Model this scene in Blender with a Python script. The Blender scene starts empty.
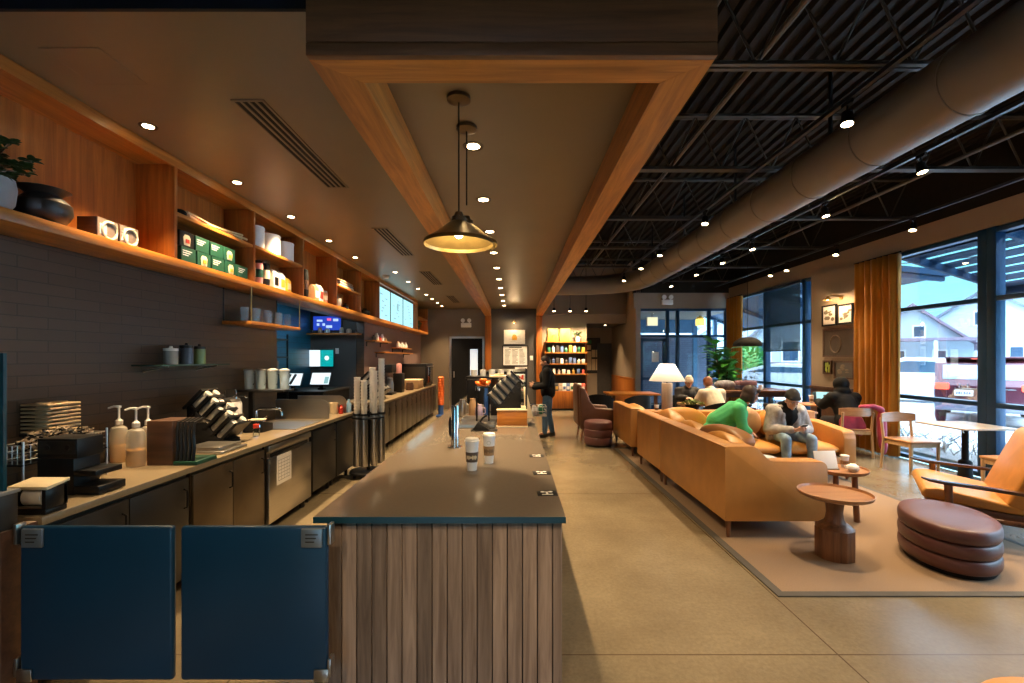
import bpy, bmesh, math, random
from mathutils import Vector, Matrix, Euler
random.seed(11)
PI = math.pi
R = math.radians
C = bpy.context.scene.collection
F, HC, VX, VY = 455.0, 1.62, 514.0, 358.0      # focal length in pixels, eye height, vanishing point
ORD = ['first', 'second', 'third', 'fourth', 'fifth', 'sixth', 'seventh', 'eighth', 'ninth', 'tenth', 'eleventh', 'twelfth', 'thirteenth', 'fourteenth']

def at(px, py, Y):
    return Vector(((px - VX) * Y / F, Y, HC - (py - VY) * Y / F))
def X_(px, Y): return (px - VX) * Y / F
def Z_(py, Y): return HC - (py - VY) * Y / F
def lin(c):
    return tuple(((v / 255) / 12.92 if v <= 10.3 else ((v / 255 + .055) / 1.055) ** 2.4) for v in c)

# ------------------------------------------------------------------ materials
MATS = {}
def _new(name):
    m = bpy.data.materials.new(name); m.use_nodes = True
    nt = m.node_tree; b = nt.nodes['Principled BSDF']
    MATS[name] = m
    return m, nt, b
def N(nt, t, **kw):
    n = nt.nodes.new(t)
    for k, v in kw.items():
        if k in n.inputs: n.inputs[k].default_value = v
        else: setattr(n, k, v)
    return n
def mat(name, col, rough=.5, metal=0, spec=.5, var=.12, scale=8, bump=0, bscale=60, stretch=(1, 1, 1), sheen=0, coat=0, emit=None, es=0, alpha=None):
    """col in linear rgb; noise varies it a little"""
    if name in MATS: return MATS[name]
    m, nt, b = _new(name)
    b.inputs['Roughness'].default_value = rough; b.inputs['Metallic'].default_value = metal
    b.inputs['Specular IOR Level'].default_value = spec
    if sheen: b.inputs['Sheen Weight'].default_value = sheen
    if coat: b.inputs['Coat Weight'].default_value = coat
    tc = N(nt, 'ShaderNodeTexCoord'); mp = N(nt, 'ShaderNodeMapping'); mp.inputs['Scale'].default_value = stretch
    nt.links.new(tc.outputs['Object'], mp.inputs['Vector'])
    no = N(nt, 'ShaderNodeTexNoise', Scale=scale, Detail=5)
    nt.links.new(mp.outputs[0], no.inputs['Vector'])
    cr = N(nt, 'ShaderNodeValToRGB')
    cr.color_ramp.elements[0].position = .3; cr.color_ramp.elements[1].position = .7
    cr.color_ramp.elements[0].color = tuple(c * (1 - var) for c in col) + (1,)
    cr.color_ramp.elements[1].color = tuple(min(1, c * (1 + var)) for c in col) + (1,)
    nt.links.new(no.outputs['Fac'], cr.inputs[0]); nt.links.new(cr.outputs[0], b.inputs['Base Color'])
    if bump:
        n2 = N(nt, 'ShaderNodeTexNoise', Scale=bscale, Detail=3); nt.links.new(mp.outputs[0], n2.inputs['Vector'])
        bp = N(nt, 'ShaderNodeBump', Strength=bump, Distance=.01); nt.links.new(n2.outputs['Fac'], bp.inputs['Height'])
        nt.links.new(bp.outputs[0], b.inputs['Normal'])
    if emit:
        b.inputs['Emission Color'].default_value = tuple(emit) + (1,); b.inputs['Emission Strength'].default_value = es
    return m
def wood(name, c1, c2, rough=.42, axis='y', scale=1.0, island=0, bump=.15):
    """grain stretched along one axis; c1 dark, c2 light"""
    m, nt, b = _new(name)
    b.inputs['Roughness'].default_value = rough
    tc = N(nt, 'ShaderNodeTexCoord'); mp = N(nt, 'ShaderNodeMapping')
    s = {'x': (.9, 14, 14), 'y': (14, .9, 14), 'z': (14, 14, .9)}[axis]
    mp.inputs['Scale'].default_value = tuple(v * scale for v in s)
    geo = N(nt, 'ShaderNodeNewGeometry')
    add = N(nt, 'ShaderNodeVectorMath', operation='ADD')
    sc = N(nt, 'ShaderNodeMath', operation='MULTIPLY'); sc.inputs[1].default_value = 37.0
    nt.links.new(geo.outputs['Random Per Island'], sc.inputs[0])
    nt.links.new(tc.outputs['Object'], mp.inputs['Vector'])
    nt.links.new(mp.outputs[0], add.inputs[0]); nt.links.new(sc.outputs[0], add.inputs[1])
    no = N(nt, 'ShaderNodeTexNoise', Scale=1.6, Detail=7, Roughness=.62, Distortion=.6)
    nt.links.new(add.outputs[0], no.inputs['Vector'])
    cr = N(nt, 'ShaderNodeValToRGB')
    cr.color_ramp.elements[0].position = .32; cr.color_ramp.elements[1].position = .68
    cr.color_ramp.elements[0].color = tuple(c1) + (1,); cr.color_ramp.elements[1].color = tuple(c2) + (1,)
    nt.links.new(no.outputs['Fac'], cr.inputs[0])
    out = cr.outputs[0]
    if island:
        hs = N(nt, 'ShaderNodeHueSaturation'); mr = N(nt, 'ShaderNodeMapRange')
        mr.inputs['To Min'].default_value = 1 - island; mr.inputs['To Max'].default_value = 1 + island
        nt.links.new(geo.outputs['Random Per Island'], mr.inputs['Value'])
        nt.links.new(mr.outputs[0], hs.inputs['Value']); nt.links.new(out, hs.inputs['Color']); out = hs.outputs[0]
    nt.links.new(out, b.inputs['Base Color'])
    bp = N(nt, 'ShaderNodeBump', Strength=bump, Distance=.004); nt.links.new(no.outputs['Fac'], bp.inputs['Height'])
    nt.links.new(bp.outputs[0], b.inputs['Normal'])
    return m
def emis(name, col, strength):
    if name in MATS: return MATS[name]
    m, nt, b = _new(name)
    b.inputs['Base Color'].default_value = (0.02, .02, .02, 1)
    b.inputs['Emission Color'].default_value = tuple(col) + (1,); b.inputs['Emission Strength'].default_value = strength
    return m
def glass(name, tint=(.9, .97, 1), refl=.5, rough=.0):
    m, nt, b = _new(name)
    nt.nodes.remove(b)
    out = nt.nodes['Material Output']
    tr = N(nt, 'ShaderNodeBsdfTransparent'); tr.inputs[0].default_value = tuple(tint) + (1,)
    gl = N(nt, 'ShaderNodeBsdfGlossy'); gl.inputs['Roughness'].default_value = rough
    fr = N(nt, 'ShaderNodeFresnel', IOR=1.45); mu = N(nt, 'ShaderNodeMath', operation='MULTIPLY'); mu.inputs[1].default_value = refl
    mx = N(nt, 'ShaderNodeMixShader')
    nt.links.new(fr.outputs[0], mu.inputs[0]); nt.links.new(mu.outputs[0], mx.inputs[0])
    nt.links.new(tr.outputs[0], mx.inputs[1]); nt.links.new(gl.outputs[0], mx.inputs[2]); nt.links.new(mx.outputs[0], out.inputs[0])
    return m
def mixtrans(name, col, fac, rough=.6):
    """a woven or milky sheet: part of the light goes straight through"""
    m, nt, b = _new(name)
    out = nt.nodes['Material Output']
    b.inputs['Base Color'].default_value = tuple(col) + (1,); b.inputs['Roughness'].default_value = rough
    tr = N(nt, 'ShaderNodeBsdfTransparent'); mx = N(nt, 'ShaderNodeMixShader'); mx.inputs[0].default_value = fac
    nt.links.new(tr.outputs[0], mx.inputs[1]); nt.links.new(b.outputs[0], mx.inputs[2]); nt.links.new(mx.outputs[0], out.inputs[0])
    return m

# ------------------------------------------------------------------ mesh builder
_tmp = bpy.data.meshes.new('tmp')
def T(loc=(0, 0, 0), rot=(0, 0, 0), scl=(1, 1, 1)):
    return Matrix.Translation(Vector(loc)) @ Euler(rot).to_matrix().to_4x4() @ Matrix.Diagonal((*scl, 1))
def frame_z(d):
    d = Vector(d).normalized()
    return d.to_track_quat('Z', 'Y').to_matrix().to_4x4()
class MB:
    def __init__(s): s.bm = bmesh.new()
    def merge(s, b, M=None, mi=0):
        if M is not None: b.transform(M)
        for f in b.faces: f.material_index = mi
        _tmp.clear_geometry(); b.to_mesh(_tmp); b.free(); s.bm.from_mesh(_tmp)
        return s
    def box(s, c, size, rot=(0, 0, 0), bev=0, seg=2, mi=0, M=None):
        b = bmesh.new(); bmesh.ops.create_cube(b, size=1)
        b.transform(Matrix.Diagonal((*size, 1)))
        if bev: bmesh.ops.bevel(b, geom=b.edges[:], offset=min(bev, min(size) * .49), segments=seg, affect='EDGES', profile=.5, clamp_overlap=True)
        m = T(c, rot)
        return s.merge(b, (M @ m) if M is not None else m, mi)
    def span(s, a, b, bev=0, seg=2, mi=0):
        return s.box([(a[i] + b[i]) / 2 for i in range(3)], [abs(b[i] - a[i]) for i in range(3)], bev=bev, seg=seg, mi=mi)
    def cyl(s, a, b, r1, r2=None, n=16, mi=0, cap=True):
        a, b = Vector(a), Vector(b); d = b - a
        if d.length < 1e-6: return s
        m = bmesh.new(); bmesh.ops.create_cone(m, cap_ends=cap, segments=n, radius1=r1, radius2=r1 if r2 is None else r2, depth=d.length)
        return s.merge(m, Matrix.Translation((a + b) / 2) @ frame_z(d), mi)
    def ell(s, c, r, n=16, rot=(0, 0, 0), mi=0):
        if not hasattr(r, '__len__'): r = (r, r, r)
        m = bmesh.new(); bmesh.ops.create_uvsphere(m, u_segments=n, v_segments=max(6, n * 2 // 3), radius=1)
        return s.merge(m, T(c, rot, r), mi)
    def lathe(s, prof, c=(0, 0, 0), n=24, M=None, mi=0, sx=1, sy=1):
        m = bmesh.new(); rings = []
        for (r, z) in prof:
            if r < 1e-5: rings.append([m.verts.new((0, 0, z))])
            else: rings.append([m.verts.new((r * sx * math.cos(2 * PI * k / n), r * sy * math.sin(2 * PI * k / n), z)) for k in range(n)])
        for A, B in zip(rings, rings[1:]):
            for k in range(n):
                k2 = (k + 1) % n
                if len(A) == 1 and len(B) == 1: break
                if len(A) == 1: m.faces.new((A[0], B[k2], B[k]))
                elif len(B) == 1: m.faces.new((A[k], A[k2], B[0]))
                else: m.faces.new((A[k], A[k2], B[k2], B[k]))
        bmesh.ops.recalc_face_normals(m, faces=m.faces[:])
        mm = Matrix.Translation(Vector(c))
        return s.merge(m, mm @ M if M is not None else mm, mi)
    def tube(s, pts, r, n=8, mi=0, closed=False, taper=None):
        pts = [Vector(p) for p in pts]; m = bmesh.new(); rings = []; K = len(pts)
        up = None
        for i, p in enumerate(pts):
            if closed: d = pts[(i + 1) % K] - pts[i - 1]
            else: d = pts[min(i + 1, K - 1)] - pts[max(i - 1, 0)]
            d.normalize()
            if up is None:
                up = Vector((0, 0, 1)) if abs(d.z) < .9 else Vector((1, 0, 0))
            u = (up - d * up.dot(d)).normalized(); v = d.cross(u); up = u
            rr = r if taper is None else r * taper[i]
            rings.append([m.verts.new(p + (u * math.cos(2 * PI * k / n) + v * math.sin(2 * PI * k / n)) * rr) for k in range(n)])
        prs = list(zip(rings, rings[1:])) + ([(rings[-1], rings[0])] if closed else [])
        for A, B in prs:
            for k in range(n): m.faces.new((A[k], A[(k + 1) % n], B[(k + 1) % n], B[k]))
        if not closed: m.faces.new(rings[0][::-1]); m.faces.new(rings[-1])
        bmesh.ops.recalc_face_normals(m, faces=m.faces[:])
        return s.merge(m, None, mi)
    def prism(s, poly, axis, a, b, mi=0, bev=0, seg=2):
        """polygon in the plane across axis, swept from a to b"""
        m = bmesh.new()
        def P(p, t): return {'x': (t, p[0], p[1]), 'y': (p[0], t, p[1]), 'z': (p[0], p[1], t)}[axis]
        A = [m.verts.new(P(p, a)) for p in poly]; B = [m.verts.new(P(p, b)) for p in poly]; n = len(poly)
        m.faces.new(A); m.faces.new(B[::-1])
        for k in range(n): m.faces.new((A[k], A[(k + 1) % n], B[(k + 1) % n], B[k]))
        bmesh.ops.recalc_face_normals(m, faces=m.faces[:])
        if bev:
            ed = [e for e in m.edges if (e.verts[0] in A and e.verts[1] in A) or (e.verts[0] in B and e.verts[1] in B)] if False else m.edges[:]
            bmesh.ops.bevel(m, geom=ed, offset=bev, segments=seg, affect='EDGES', profile=.5, clamp_overlap=True)
        return s.merge(m, None, mi)
    def pillow(s, c, size, rot=(0, 0, 0), e=.55, n=14, mi=0):
        """soft stuffed cushion: superellipsoid"""
        m = bmesh.new(); bmesh.ops.create_uvsphere(m, u_segments=n * 2, v_segments=n, radius=1)
        for v in m.verts:
            x, y, z = v.co
            sg = lambda q, k: math.copysign(abs(q) ** k, q)
            th = math.atan2(y, x); ph = math.asin(max(-1, min(1, z)))
            cp = sg(math.cos(ph), .9)
            v.co = (cp * sg(math.cos(th), e * .6), cp * sg(math.sin(th), e * .6), sg(math.sin(ph), .9))
        return s.merge(m, T(c, rot, [q / 2 for q in size]), mi)
    def quad(s, p, mi=0):
        m = bmesh.new(); m.faces.new([m.verts.new(q) for q in p]); return s.merge(m, None, mi)
    def raw(s, verts, faces, mi=0):
        m = bmesh.new(); V = [m.verts.new(v) for v in verts]
        for f in faces:
            try: m.faces.new([V[i] for i in f])
            except ValueError: pass
        bmesh.ops.recalc_face_normals(m, faces=m.faces[:])
        return s.merge(m, None, mi)
    def build(s, name, mats, parent=None, loc=None, rotz=0, sharp=38):
        me = bpy.data.meshes.new(name); s.bm.to_mesh(me); s.bm.free()
        for x in (mats if isinstance(mats, (list, tuple)) else [mats]): me.materials.append(x)
        me.shade_smooth()
        try: me.set_sharp_from_angle(angle=R(sharp))
        except Exception: pass
        o = bpy.data.objects.new(name, me); C.objects.link(o)
        if parent is not None: o.parent = parent
        if loc is not None: o.location = loc
        if rotz: o.rotation_euler = (0, 0, rotz)
        return o
def thing(name, label, cat, loc=(0, 0, 0), rotz=0, group=None):
    o = bpy.data.objects.new(name, None); C.objects.link(o); o.empty_display_size = .05
    o.location = loc; o.rotation_euler = (0, 0, rotz); o['label'] = label; o['category'] = cat
    if group: o['group'] = group
    return o
def tag(o, label, cat, group=None, kind=None):
    o['label'] = label; o['category'] = cat
    if group: o['group'] = group
    if kind: o['kind'] = kind
    return o
def struct(name, mb, m, loc=None):
    o = mb.build(name, m, loc=loc); o['kind'] = 'structure'; return o
def dup(root, loc, rotz=None, label=None, group=None, scale=None):
    r = root.copy(); C.objects.link(r); r.location = loc
    if rotz is not None: r.rotation_euler = (0, 0, rotz)
    if scale is not None: r.scale = scale
    if label: r['label'] = label
    if group: r['group'] = group
    for ch in list(root.children):
        c = ch.copy(); C.objects.link(c); c.parent = r
        for g in list(ch.children):
            d = g.copy(); C.objects.link(d); d.parent = c
    return r
def blob(name, prims, m, parent, voxel=.012, smooth=4):
    """tapered limbs and rounded masses fused into one continuous surface"""
    b = MB()
    for p in prims:
        if p[0] == 'cap':
            _, a, ra, c, rb = p
            a, c = Vector(a), Vector(c)
            b.cyl(a, c, ra, rb, n=14); b.ell(a, ra, 14); b.ell(c, rb, 14)
        elif p[0] == 'ell':
            b.ell(p[1], p[2], 18, p[3] if len(p) > 3 else (0, 0, 0))
        elif p[0] == 'mell':      # ellipsoid under a matrix
            q = bmesh.new(); bmesh.ops.create_uvsphere(q, u_segments=18, v_segments=12, radius=1)
            b.merge(q, p[1])
        elif p[0] == 'box':
            b.box(p[1], p[2], p[3] if len(p) > 3 else (0, 0, 0), bev=p[4] if len(p) > 4 else .01)
    o = b.build(name, m, None)
    md = o.modifiers.new('r', 'REMESH'); md.mode = 'VOXEL'; md.voxel_size = voxel; md.use_smooth_shade = True
    if smooth:
        s2 = o.modifiers.new('s', 'SMOOTH'); s2.factor = .5; s2.iterations = smooth
    dg = bpy.context.evaluated_depsgraph_get()
    me = bpy.data.meshes.new_from_object(o.evaluated_get(dg)); me.name = name
    old = o.data; o.modifiers.clear(); o.data = me; bpy.data.meshes.remove(old)
    me.shade_smooth()
    if not me.materials: me.materials.append(m)
    if parent is not None: o.parent = parent
    return o
SKY, EXPO = 2.05, 0.33
# ------------------------------------------------------------------ palette
ORANGE = wood('walnut_orange', (.28, .092, .012), (.56, .212, .034), .38, 'y')
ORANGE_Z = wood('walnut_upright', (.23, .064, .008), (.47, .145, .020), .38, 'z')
ORANGE_X = wood('walnut_crosswise', (.28, .092, .012), (.56, .212, .034), .38, 'x')
WEATHER = wood('weathered_planks', (.150, .102, .076), (.335, .245, .19), .62, 'z', 1.3, .38, .3)
OAK = wood('pale_oak', (.50, .30, .14), (.66, .43, .23), .45, 'z')
OAK_X = wood('table_oak', (.36, .17, .07), (.52, .28, .13), .35, 'x')
WALNUT = wood('dark_walnut', (.075, .028, .012), (.24, .10, .042), .38, 'z')
WALNUT_X = wood('walnut_top', (.27, .115, .05), (.44, .22, .10), .36, 'x')
DARKWOOD = wood('espresso_wood', (.05, .022, .012), (.11, .05, .026), .45, 'x')
TAN = mat('tan_leather', (.52, .235, .058), .42, var=.10, scale=5, bump=.12, bscale=180)
TAN2 = mat('tan_leather_cushion', (.58, .26, .05), .38, var=.12, scale=6, bump=.12, bscale=160)
PLUM = mat('plum_leather', (.105, .04, .038), .40, var=.10, scale=6, bump=.10, bscale=200)
BROWNL = mat('brown_leather', (.11, .045, .022), .42, var=.15, scale=6, bump=.1, bscale=200)
BLACK = mat('black_plastic', (.007, .007, .008), .38, spec=.35, var=.1)
MATTE = mat('matte_black', (.005, .005, .006), .7, spec=.25, var=.1)
CHAR = mat('charcoal_laminate', (.016, .014, .012), .45, var=.12, scale=3)
STEEL = mat('brushed_steel', (.55, .52, .48), .30, 1, var=.06, scale=5, stretch=(1, 1, 40))
CHROME = mat('chrome', (.75, .76, .78), .12, 1, var=.03)
BRASS = mat('aged_brass', (.42, .25, .08), .35, 1, var=.15, scale=20)
BRONZE = mat('dark_bronze', (.10, .07, .04), .35, .9, var=.15)
WHITE = mat('white_paint', (.78, .76, .72), .5, var=.04)
PAPER = mat('white_paper', (.80, .78, .75), .7, var=.03)
CREAM = mat('cream_paper', (.72, .60, .40), .7, var=.06)
KRAFT = mat('kraft_card', (.36, .22, .11), .75, var=.1)
GREEN = mat('deep_green_card', (.006, .06, .034), .5, var=.1)
GREENB = mat('bright_green', (.03, .30, .10), .5, var=.1)
RED = mat('tomato_red', (.55, .04, .02), .45)
YELLOW = mat('amber_yellow', (.75, .40, .04), .5)
BLUE = mat('cobalt_blue', (.02, .08, .30), .45)
ORANGEP = mat('orange_plastic', (.75, .14, .015), .4)
PINK = mat('dusty_pink', (.55, .25, .24), .5)
GREYP = mat('grey_plastic', (.22, .22, .22), .5)
GLASS = glass('window_glass', (.93, .975, .99), .55)
CLEAR = glass('clear_glassware', (.90, .95, .95), .9)
MILKY = mixtrans('milky_plastic', (.80, .76, .66), .36, .3)
SYRUP = mat('amber_syrup', (.62, .30, .05), .3)
ALU = mat('dark_bluish_aluminium', (.008, .050, .120), .35, .2, var=.08)
LEAF = mat('leaf_green', (.035, .16, .035), .40, var=.45, scale=9)
LEAFD = mat('dark_leaf_green', (.02, .06, .015), .45, var=.4, scale=14)
SOIL = mat('potting_soil', (.02, .013, .008), .9)
LAMPW = emis('lamp_glow', (1.0, .72, .40), 22)
def hexmat(i):
    cols = [(.02, .14, .07), (.55, .08, .05), (.70, .62, .50), (.06, .05, .05), (.62, .36, .06), (.10, .16, .35), (.45, .30, .20), (.75, .72, .68)]
    return mat('packet_%s' % ['green', 'red', 'cream', 'black', 'amber', 'blue', 'tan', 'white'][i % 8], cols[i % 8], .45)

# ------------------------------------------------------------------ shell of the room
def floor_mat():
    m, nt, b = _new('polished_concrete')
    tc = N(nt, 'ShaderNodeTexCoord')
    n1 = N(nt, 'ShaderNodeTexNoise', Scale=.9, Detail=6, Roughness=.6); n2 = N(nt, 'ShaderNodeTexNoise', Scale=38, Detail=6, Roughness=.7)
    for n in (n1, n2): nt.links.new(tc.outputs['Object'], n.inputs['Vector'])
    c1 = N(nt, 'ShaderNodeValToRGB'); c1.color_ramp.elements[0].position = .3; c1.color_ramp.elements[1].position = .72
    c1.color_ramp.elements[0].color = (.128, .100, .062, 1); c1.color_ramp.elements[1].color = (.235, .190, .122, 1)
    nt.links.new(n1.outputs['Fac'], c1.inputs[0])
    c2 = N(nt, 'ShaderNodeValToRGB'); c2.color_ramp.elements[0].position = .35; c2.color_ramp.elements[1].position = .62
    c2.color_ramp.elements[0].color = (.86, .86, .86, 1); c2.color_ramp.elements[1].color = (1.05, 1.05, 1.05, 1)
    nt.links.new(n2.outputs['Fac'], c2.inputs[0])
    mu = N(nt, 'ShaderNodeMixRGB', blend_type='MULTIPLY'); mu.inputs[0].default_value = 1
    nt.links.new(c1.outputs[0], mu.inputs[1]); nt.links.new(c2.outputs[0], mu.inputs[2])
    sep = N(nt, 'ShaderNodeSeparateXYZ'); nt.links.new(tc.outputs['Object'], sep.inputs[0])
    def joint(sock, off, per):
        a = N(nt, 'ShaderNodeMath', operation='ADD'); a.inputs[1].default_value = -off + per * 50
        nt.links.new(sock, a.inputs[0])
        q = N(nt, 'ShaderNodeMath', operation='MODULO'); q.inputs[1].default_value = per; nt.links.new(a.outputs[0], q.inputs[0])
        l = N(nt, 'ShaderNodeMath', operation='LESS_THAN'); l.inputs[1].default_value = .009; nt.links.new(q.outputs[0], l.inputs[0])
        return l.outputs[0]
    mx = N(nt, 'ShaderNodeMath', operation='MAXIMUM')
    nt.links.new(joint(sep.outputs[0], 1.765, 3.2), mx.inputs[0]); nt.links.new(joint(sep.outputs[1], 2.48, 2.95), mx.inputs[1])
    mj = N(nt, 'ShaderNodeMixRGB'); mj.inputs[2].default_value = (.085, .058, .034, 1)
    nt.links.new(mx.outputs[0], mj.inputs[0]); nt.links.new(mu.outputs[0], mj.inputs[1]); nt.links.new(mj.outputs[0], b.inputs['Base Color'])
    b.inputs['Roughness'].default_value = .25; b.inputs['Specular IOR Level'].default_value = .6
    bp = N(nt, 'ShaderNodeBump', Strength=.02, Distance=.004); nt.links.new(n2.outputs['Fac'], bp.inputs['Height']); nt.links.new(bp.outputs[0], b.inputs['Normal'])
    return m
def tile_mat(name, c, mortar, rot, bw=.36, rh=.072, rough=.32):
    m, nt, b = _new(name)
    tc = N(nt, 'ShaderNodeTexCoord'); mp = N(nt, 'ShaderNodeMapping'); mp.inputs['Rotation'].default_value = rot
    nt.links.new(tc.outputs['Object'], mp.inputs['Vector'])
    sep = N(nt, 'ShaderNodeSeparateXYZ'); nt.links.new(tc.outputs['Object'], sep.inputs[0])
    cmb = N(nt, 'ShaderNodeCombineXYZ')
    a, bb = rot_axes[rot]
    nt.links.new(sep.outputs[a], cmb.inputs[0]); nt.links.new(sep.outputs[bb], cmb.inputs[1])
    br = N(nt, 'ShaderNodeTexBrick', Scale=1.0); br.offset = .5
    br.inputs['Color1'].default_value = tuple(v * .93 for v in c) + (1,); br.inputs['Color2'].default_value = tuple(v * 1.1 for v in c) + (1,)
    br.inputs['Mortar'].default_value = tuple(mortar) + (1,); br.inputs['Mortar Size'].default_value = .004
    br.inputs['Brick Width'].default_value = bw; br.inputs['Row Height'].default_value = rh
    nt.links.new(cmb.outputs[0], br.inputs['Vector']); nt.links.new(br.outputs['Color'], b.inputs['Base Color'])
    b.inputs['Roughness'].default_value = rough
    bp = N(nt, 'ShaderNodeBump', Strength=.5, Distance=.004); bp.invert = True
    nt.links.new(br.outputs['Fac'], bp.inputs['Height']); nt.links.new(bp.outputs[0], b.inputs['Normal'])
    return m
rot_axes = {(0, 0, 0): (1, 2, ), (0, 0, 1): (0, 2)}
TILE = tile_mat('brown_grey_wall_tile', (.066, .041, .025), (.034, .021, .013), (0, 0, 0))
TILEB = tile_mat('blue_wall_tile', (.012, .10, .17), (.006, .04, .07), (0, 0, 0), .3, .1)  # the back room's blue light is put into this tile colour
CEIL = mat('taupe_ceiling_paint', (.19, .142, .082), .40, var=.05, scale=2)
DECK = mat('dark_painted_deck', (.014, .0115, .009), .7, spec=.2, var=.15)
WALLD = mat('charcoal_wall_paint', (.070, .062, .056), .6, var=.06, scale=3)
WALLB = mat('warm_beige_wall_paint', (.30, .23, .165), .6, var=.05, scale=3)
WALLT = mat('taupe_wall_paint', (.19, .145, .10), .6, var=.05, scale=3)
XL, XR, YB, ZK, ZD = -2.95, 6.3, 14.4, 3.18, 4.55
YF = -2.6
m = MB(); m.quad([(XL - 2.2, YF - .3, 0), (XR, YF - .3, 0), (XR, 17.2, 0), (XL - 2.2, 17.2, 0)])
struct('floor', m, floor_mat())
# wall behind the service counter, with the opening to the back room
m = MB(); m.span((XL - .15, YF, 0), (XL, 5.66, ZD)); m.span((XL - .15, 8.95, 0), (XL, YB + .15, ZD)); m.span((XL - .15, 5.66, 2.33), (XL, 8.95, ZD))
struct('wall_left', m, TILE)
m = MB(); m.span((XL - 1.2, 5.5, 0), (XL - 1.05, 9.1, ZD)); struct('wall_recess', m, TILEB)
m = MB(); m.span((XL - 1.05, 8.95, 0), (XL - .16, 9.1, ZD)); struct('wall_recess_end', m, WALLD)
m = MB(); m.span((XL - 1.05, 5.5, 0), (XL - .16, 5.65, ZD)); struct('wall_recess_near', m, WALLD)
m = MB(); m.span((XL - 1.04, 5.66, 2.62), (XL - .16, 8.94, 2.68)); struct('ceiling', m, WALLT)
# back wall: brown by the kitchen door, charcoal between the timber posts, beige by the merchandise
m = MB(); m.span((XL, YB, 0), (-2.04, YB + .15, ZD)); m.span((-.94, YB, 0), (-.72, YB + .15, ZD)); m.span((-2.04, YB, 2.30), (-.94, YB + .15, ZD))
struct('wall_back', m, WALLT)
m = MB(); m.span((-.72, YB, 0), (.72, YB + .15, ZD)); struct('wall_back.001', m, WALLD)
m = MB(); m.span((.72, YB, 0), (2.30, YB + .15, ZD)); m.span((2.30, YB, 2.72), (3.56, YB + .15, ZD)); struct('wall_back.002', m, WALLB)
m = MB(); m.span((2.15, YB + .15, 0), (2.30, 16.7, 2.9)); m.span((2.3, 16.55, 0), (4.1, 16.7, 2.9)); struct('wall_corridor', m, WALLB)
m = MB(); m.span((2.3, YB + .16, 2.72), (3.56, 16.5, 2.85)); struct('ceiling.001', m, WALLD)
m = MB(); m.span((3.56, 13.3, 0), (3.70, 16.55, ZD)); struct('wall_corridor.001', m, WALLB)
m = MB(); m.span((3.535, 13.4, 0), (3.555, 16.5, .98), bev=.004); m.span((3.52, 13.4, .98), (3.558, 16.5, 1.02)); struct('trim_1', m, ORANGE_Z)
# kitchen ceiling, its front edge, and the roof deck
m = MB(); m.span((XL, 2.05, ZK), (.80, YB, ZK + .06)); struct('ceiling.002', m, CEIL)
m = MB(); m.span((XL, 2.03, ZK - .001), (-.915, 2.049, ZD)); struct('trim_2', m, mat('blue_black_paint', (.004, .006, .010), .6, spec=.2))
m = MB()
prof = []
x = XL - .1
while x < XR + .3:
    prof += [(x, ZD), (x + .055, ZD), (x + .075, ZD + .045), (x + .13, ZD + .045)]; x += .15
poly = prof + [(prof[-1][0], ZD + .09), (prof[0][0], ZD + .09)]
m.raw([(p[0], YF, p[1]) for p in prof] + [(p[0], 16.8, p[1]) for p in prof], [(k, k + 1, len(prof) + k + 1, len(prof) + k) for k in range(len(prof) - 1)])
m.quad([(XL - 2, YF, ZD + .12), (XR + .4, YF, ZD + .12), (XR + .4, 17, ZD + .12), (XL - 2, 17, ZD + .12)])
struct('ceiling.003', m, DECK)
# bulkheads over the glass
m = MB(); m.span((XR - .02, YF, 3.34), (XR + .2, 13.42, 3.66)); struct('trim_3', m, WALLB)
m = MB(); m.span((XR, YF, 3.66), (XR + .2, 17, ZD)); struct('wall_right', m, DECK)
m = MB(); m.span((3.5, 13.28, 3.07), (XR, 13.46, 3.52)); struct('trim_4', m, WALLB)
m = MB(); m.span((3.5, 13.30, 3.52), (XR, 13.45, ZD)); struct('wall_back.003', m, DECK)
m = MB(); m.span((.9, YB - .16, 3.0), (3.5, YB - .01, ZD)); struct('trim_5', m, WALLT)
# pier with the pictures
m = MB(); m.span((XR - .08, 8.32, 0), (XR + .2, 9.52, 3.34)); struct('wall_pier', m, WALLB)
m = MB(); m.span((XR - .105, 8.33, .04), (XR - .082, 9.51, 1.0), bev=.004); m.span((XR - .12, 8.325, 1.0), (XR - .082, 9.515, 1.05)); struct('trim_6', m, DARKWOOD)

# ------------------------------------------------------------------ windows
def window(name, Y0, Y1, cols, z0=.02, z1=3.34, bars=(1.0, 2.40), X=XR):
    f = MB()
    def v(y, w=.06): f.span((X - .03, y - w, z0), (X + .10, y + w, z1), bev=.006)
    v(Y0); v(Y1)
    for y in cols: v(y, .055)
    for z in (z0 + .03, z1 - .045) + tuple(bars): f.span((X - .025, Y0, z - .032), (X + .09, Y1, z + .032), bev=.006)
    o = f.build(name, ALU); o['kind'] = 'structure'
    ys = [Y0] + list(cols) + [Y1]; zs = [z0] + list(bars) + [z1]
    for a, b_ in zip(ys, ys[1:]):
        for c, d in zip(zs, zs[1:]):
            g = MB(); g.span((X + .03, a + .05, c + .03), (X + .038, b_ - .05, d - .03)); g.build('pane', GLASS, o)
    return o
window('window_1', 6.10, 8.30, [])
window('window_2', 3.7, 5.98, [])
window('window_3', 1.3, 3.58, [])
m = MB(); m.span((XR, YF, 0), (XR + .2, 1.24, 3.34)); struct('wall_right.001', m, WALLB)
window('window_5', 9.55, 13.22, [9.85, 11.4])
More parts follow.
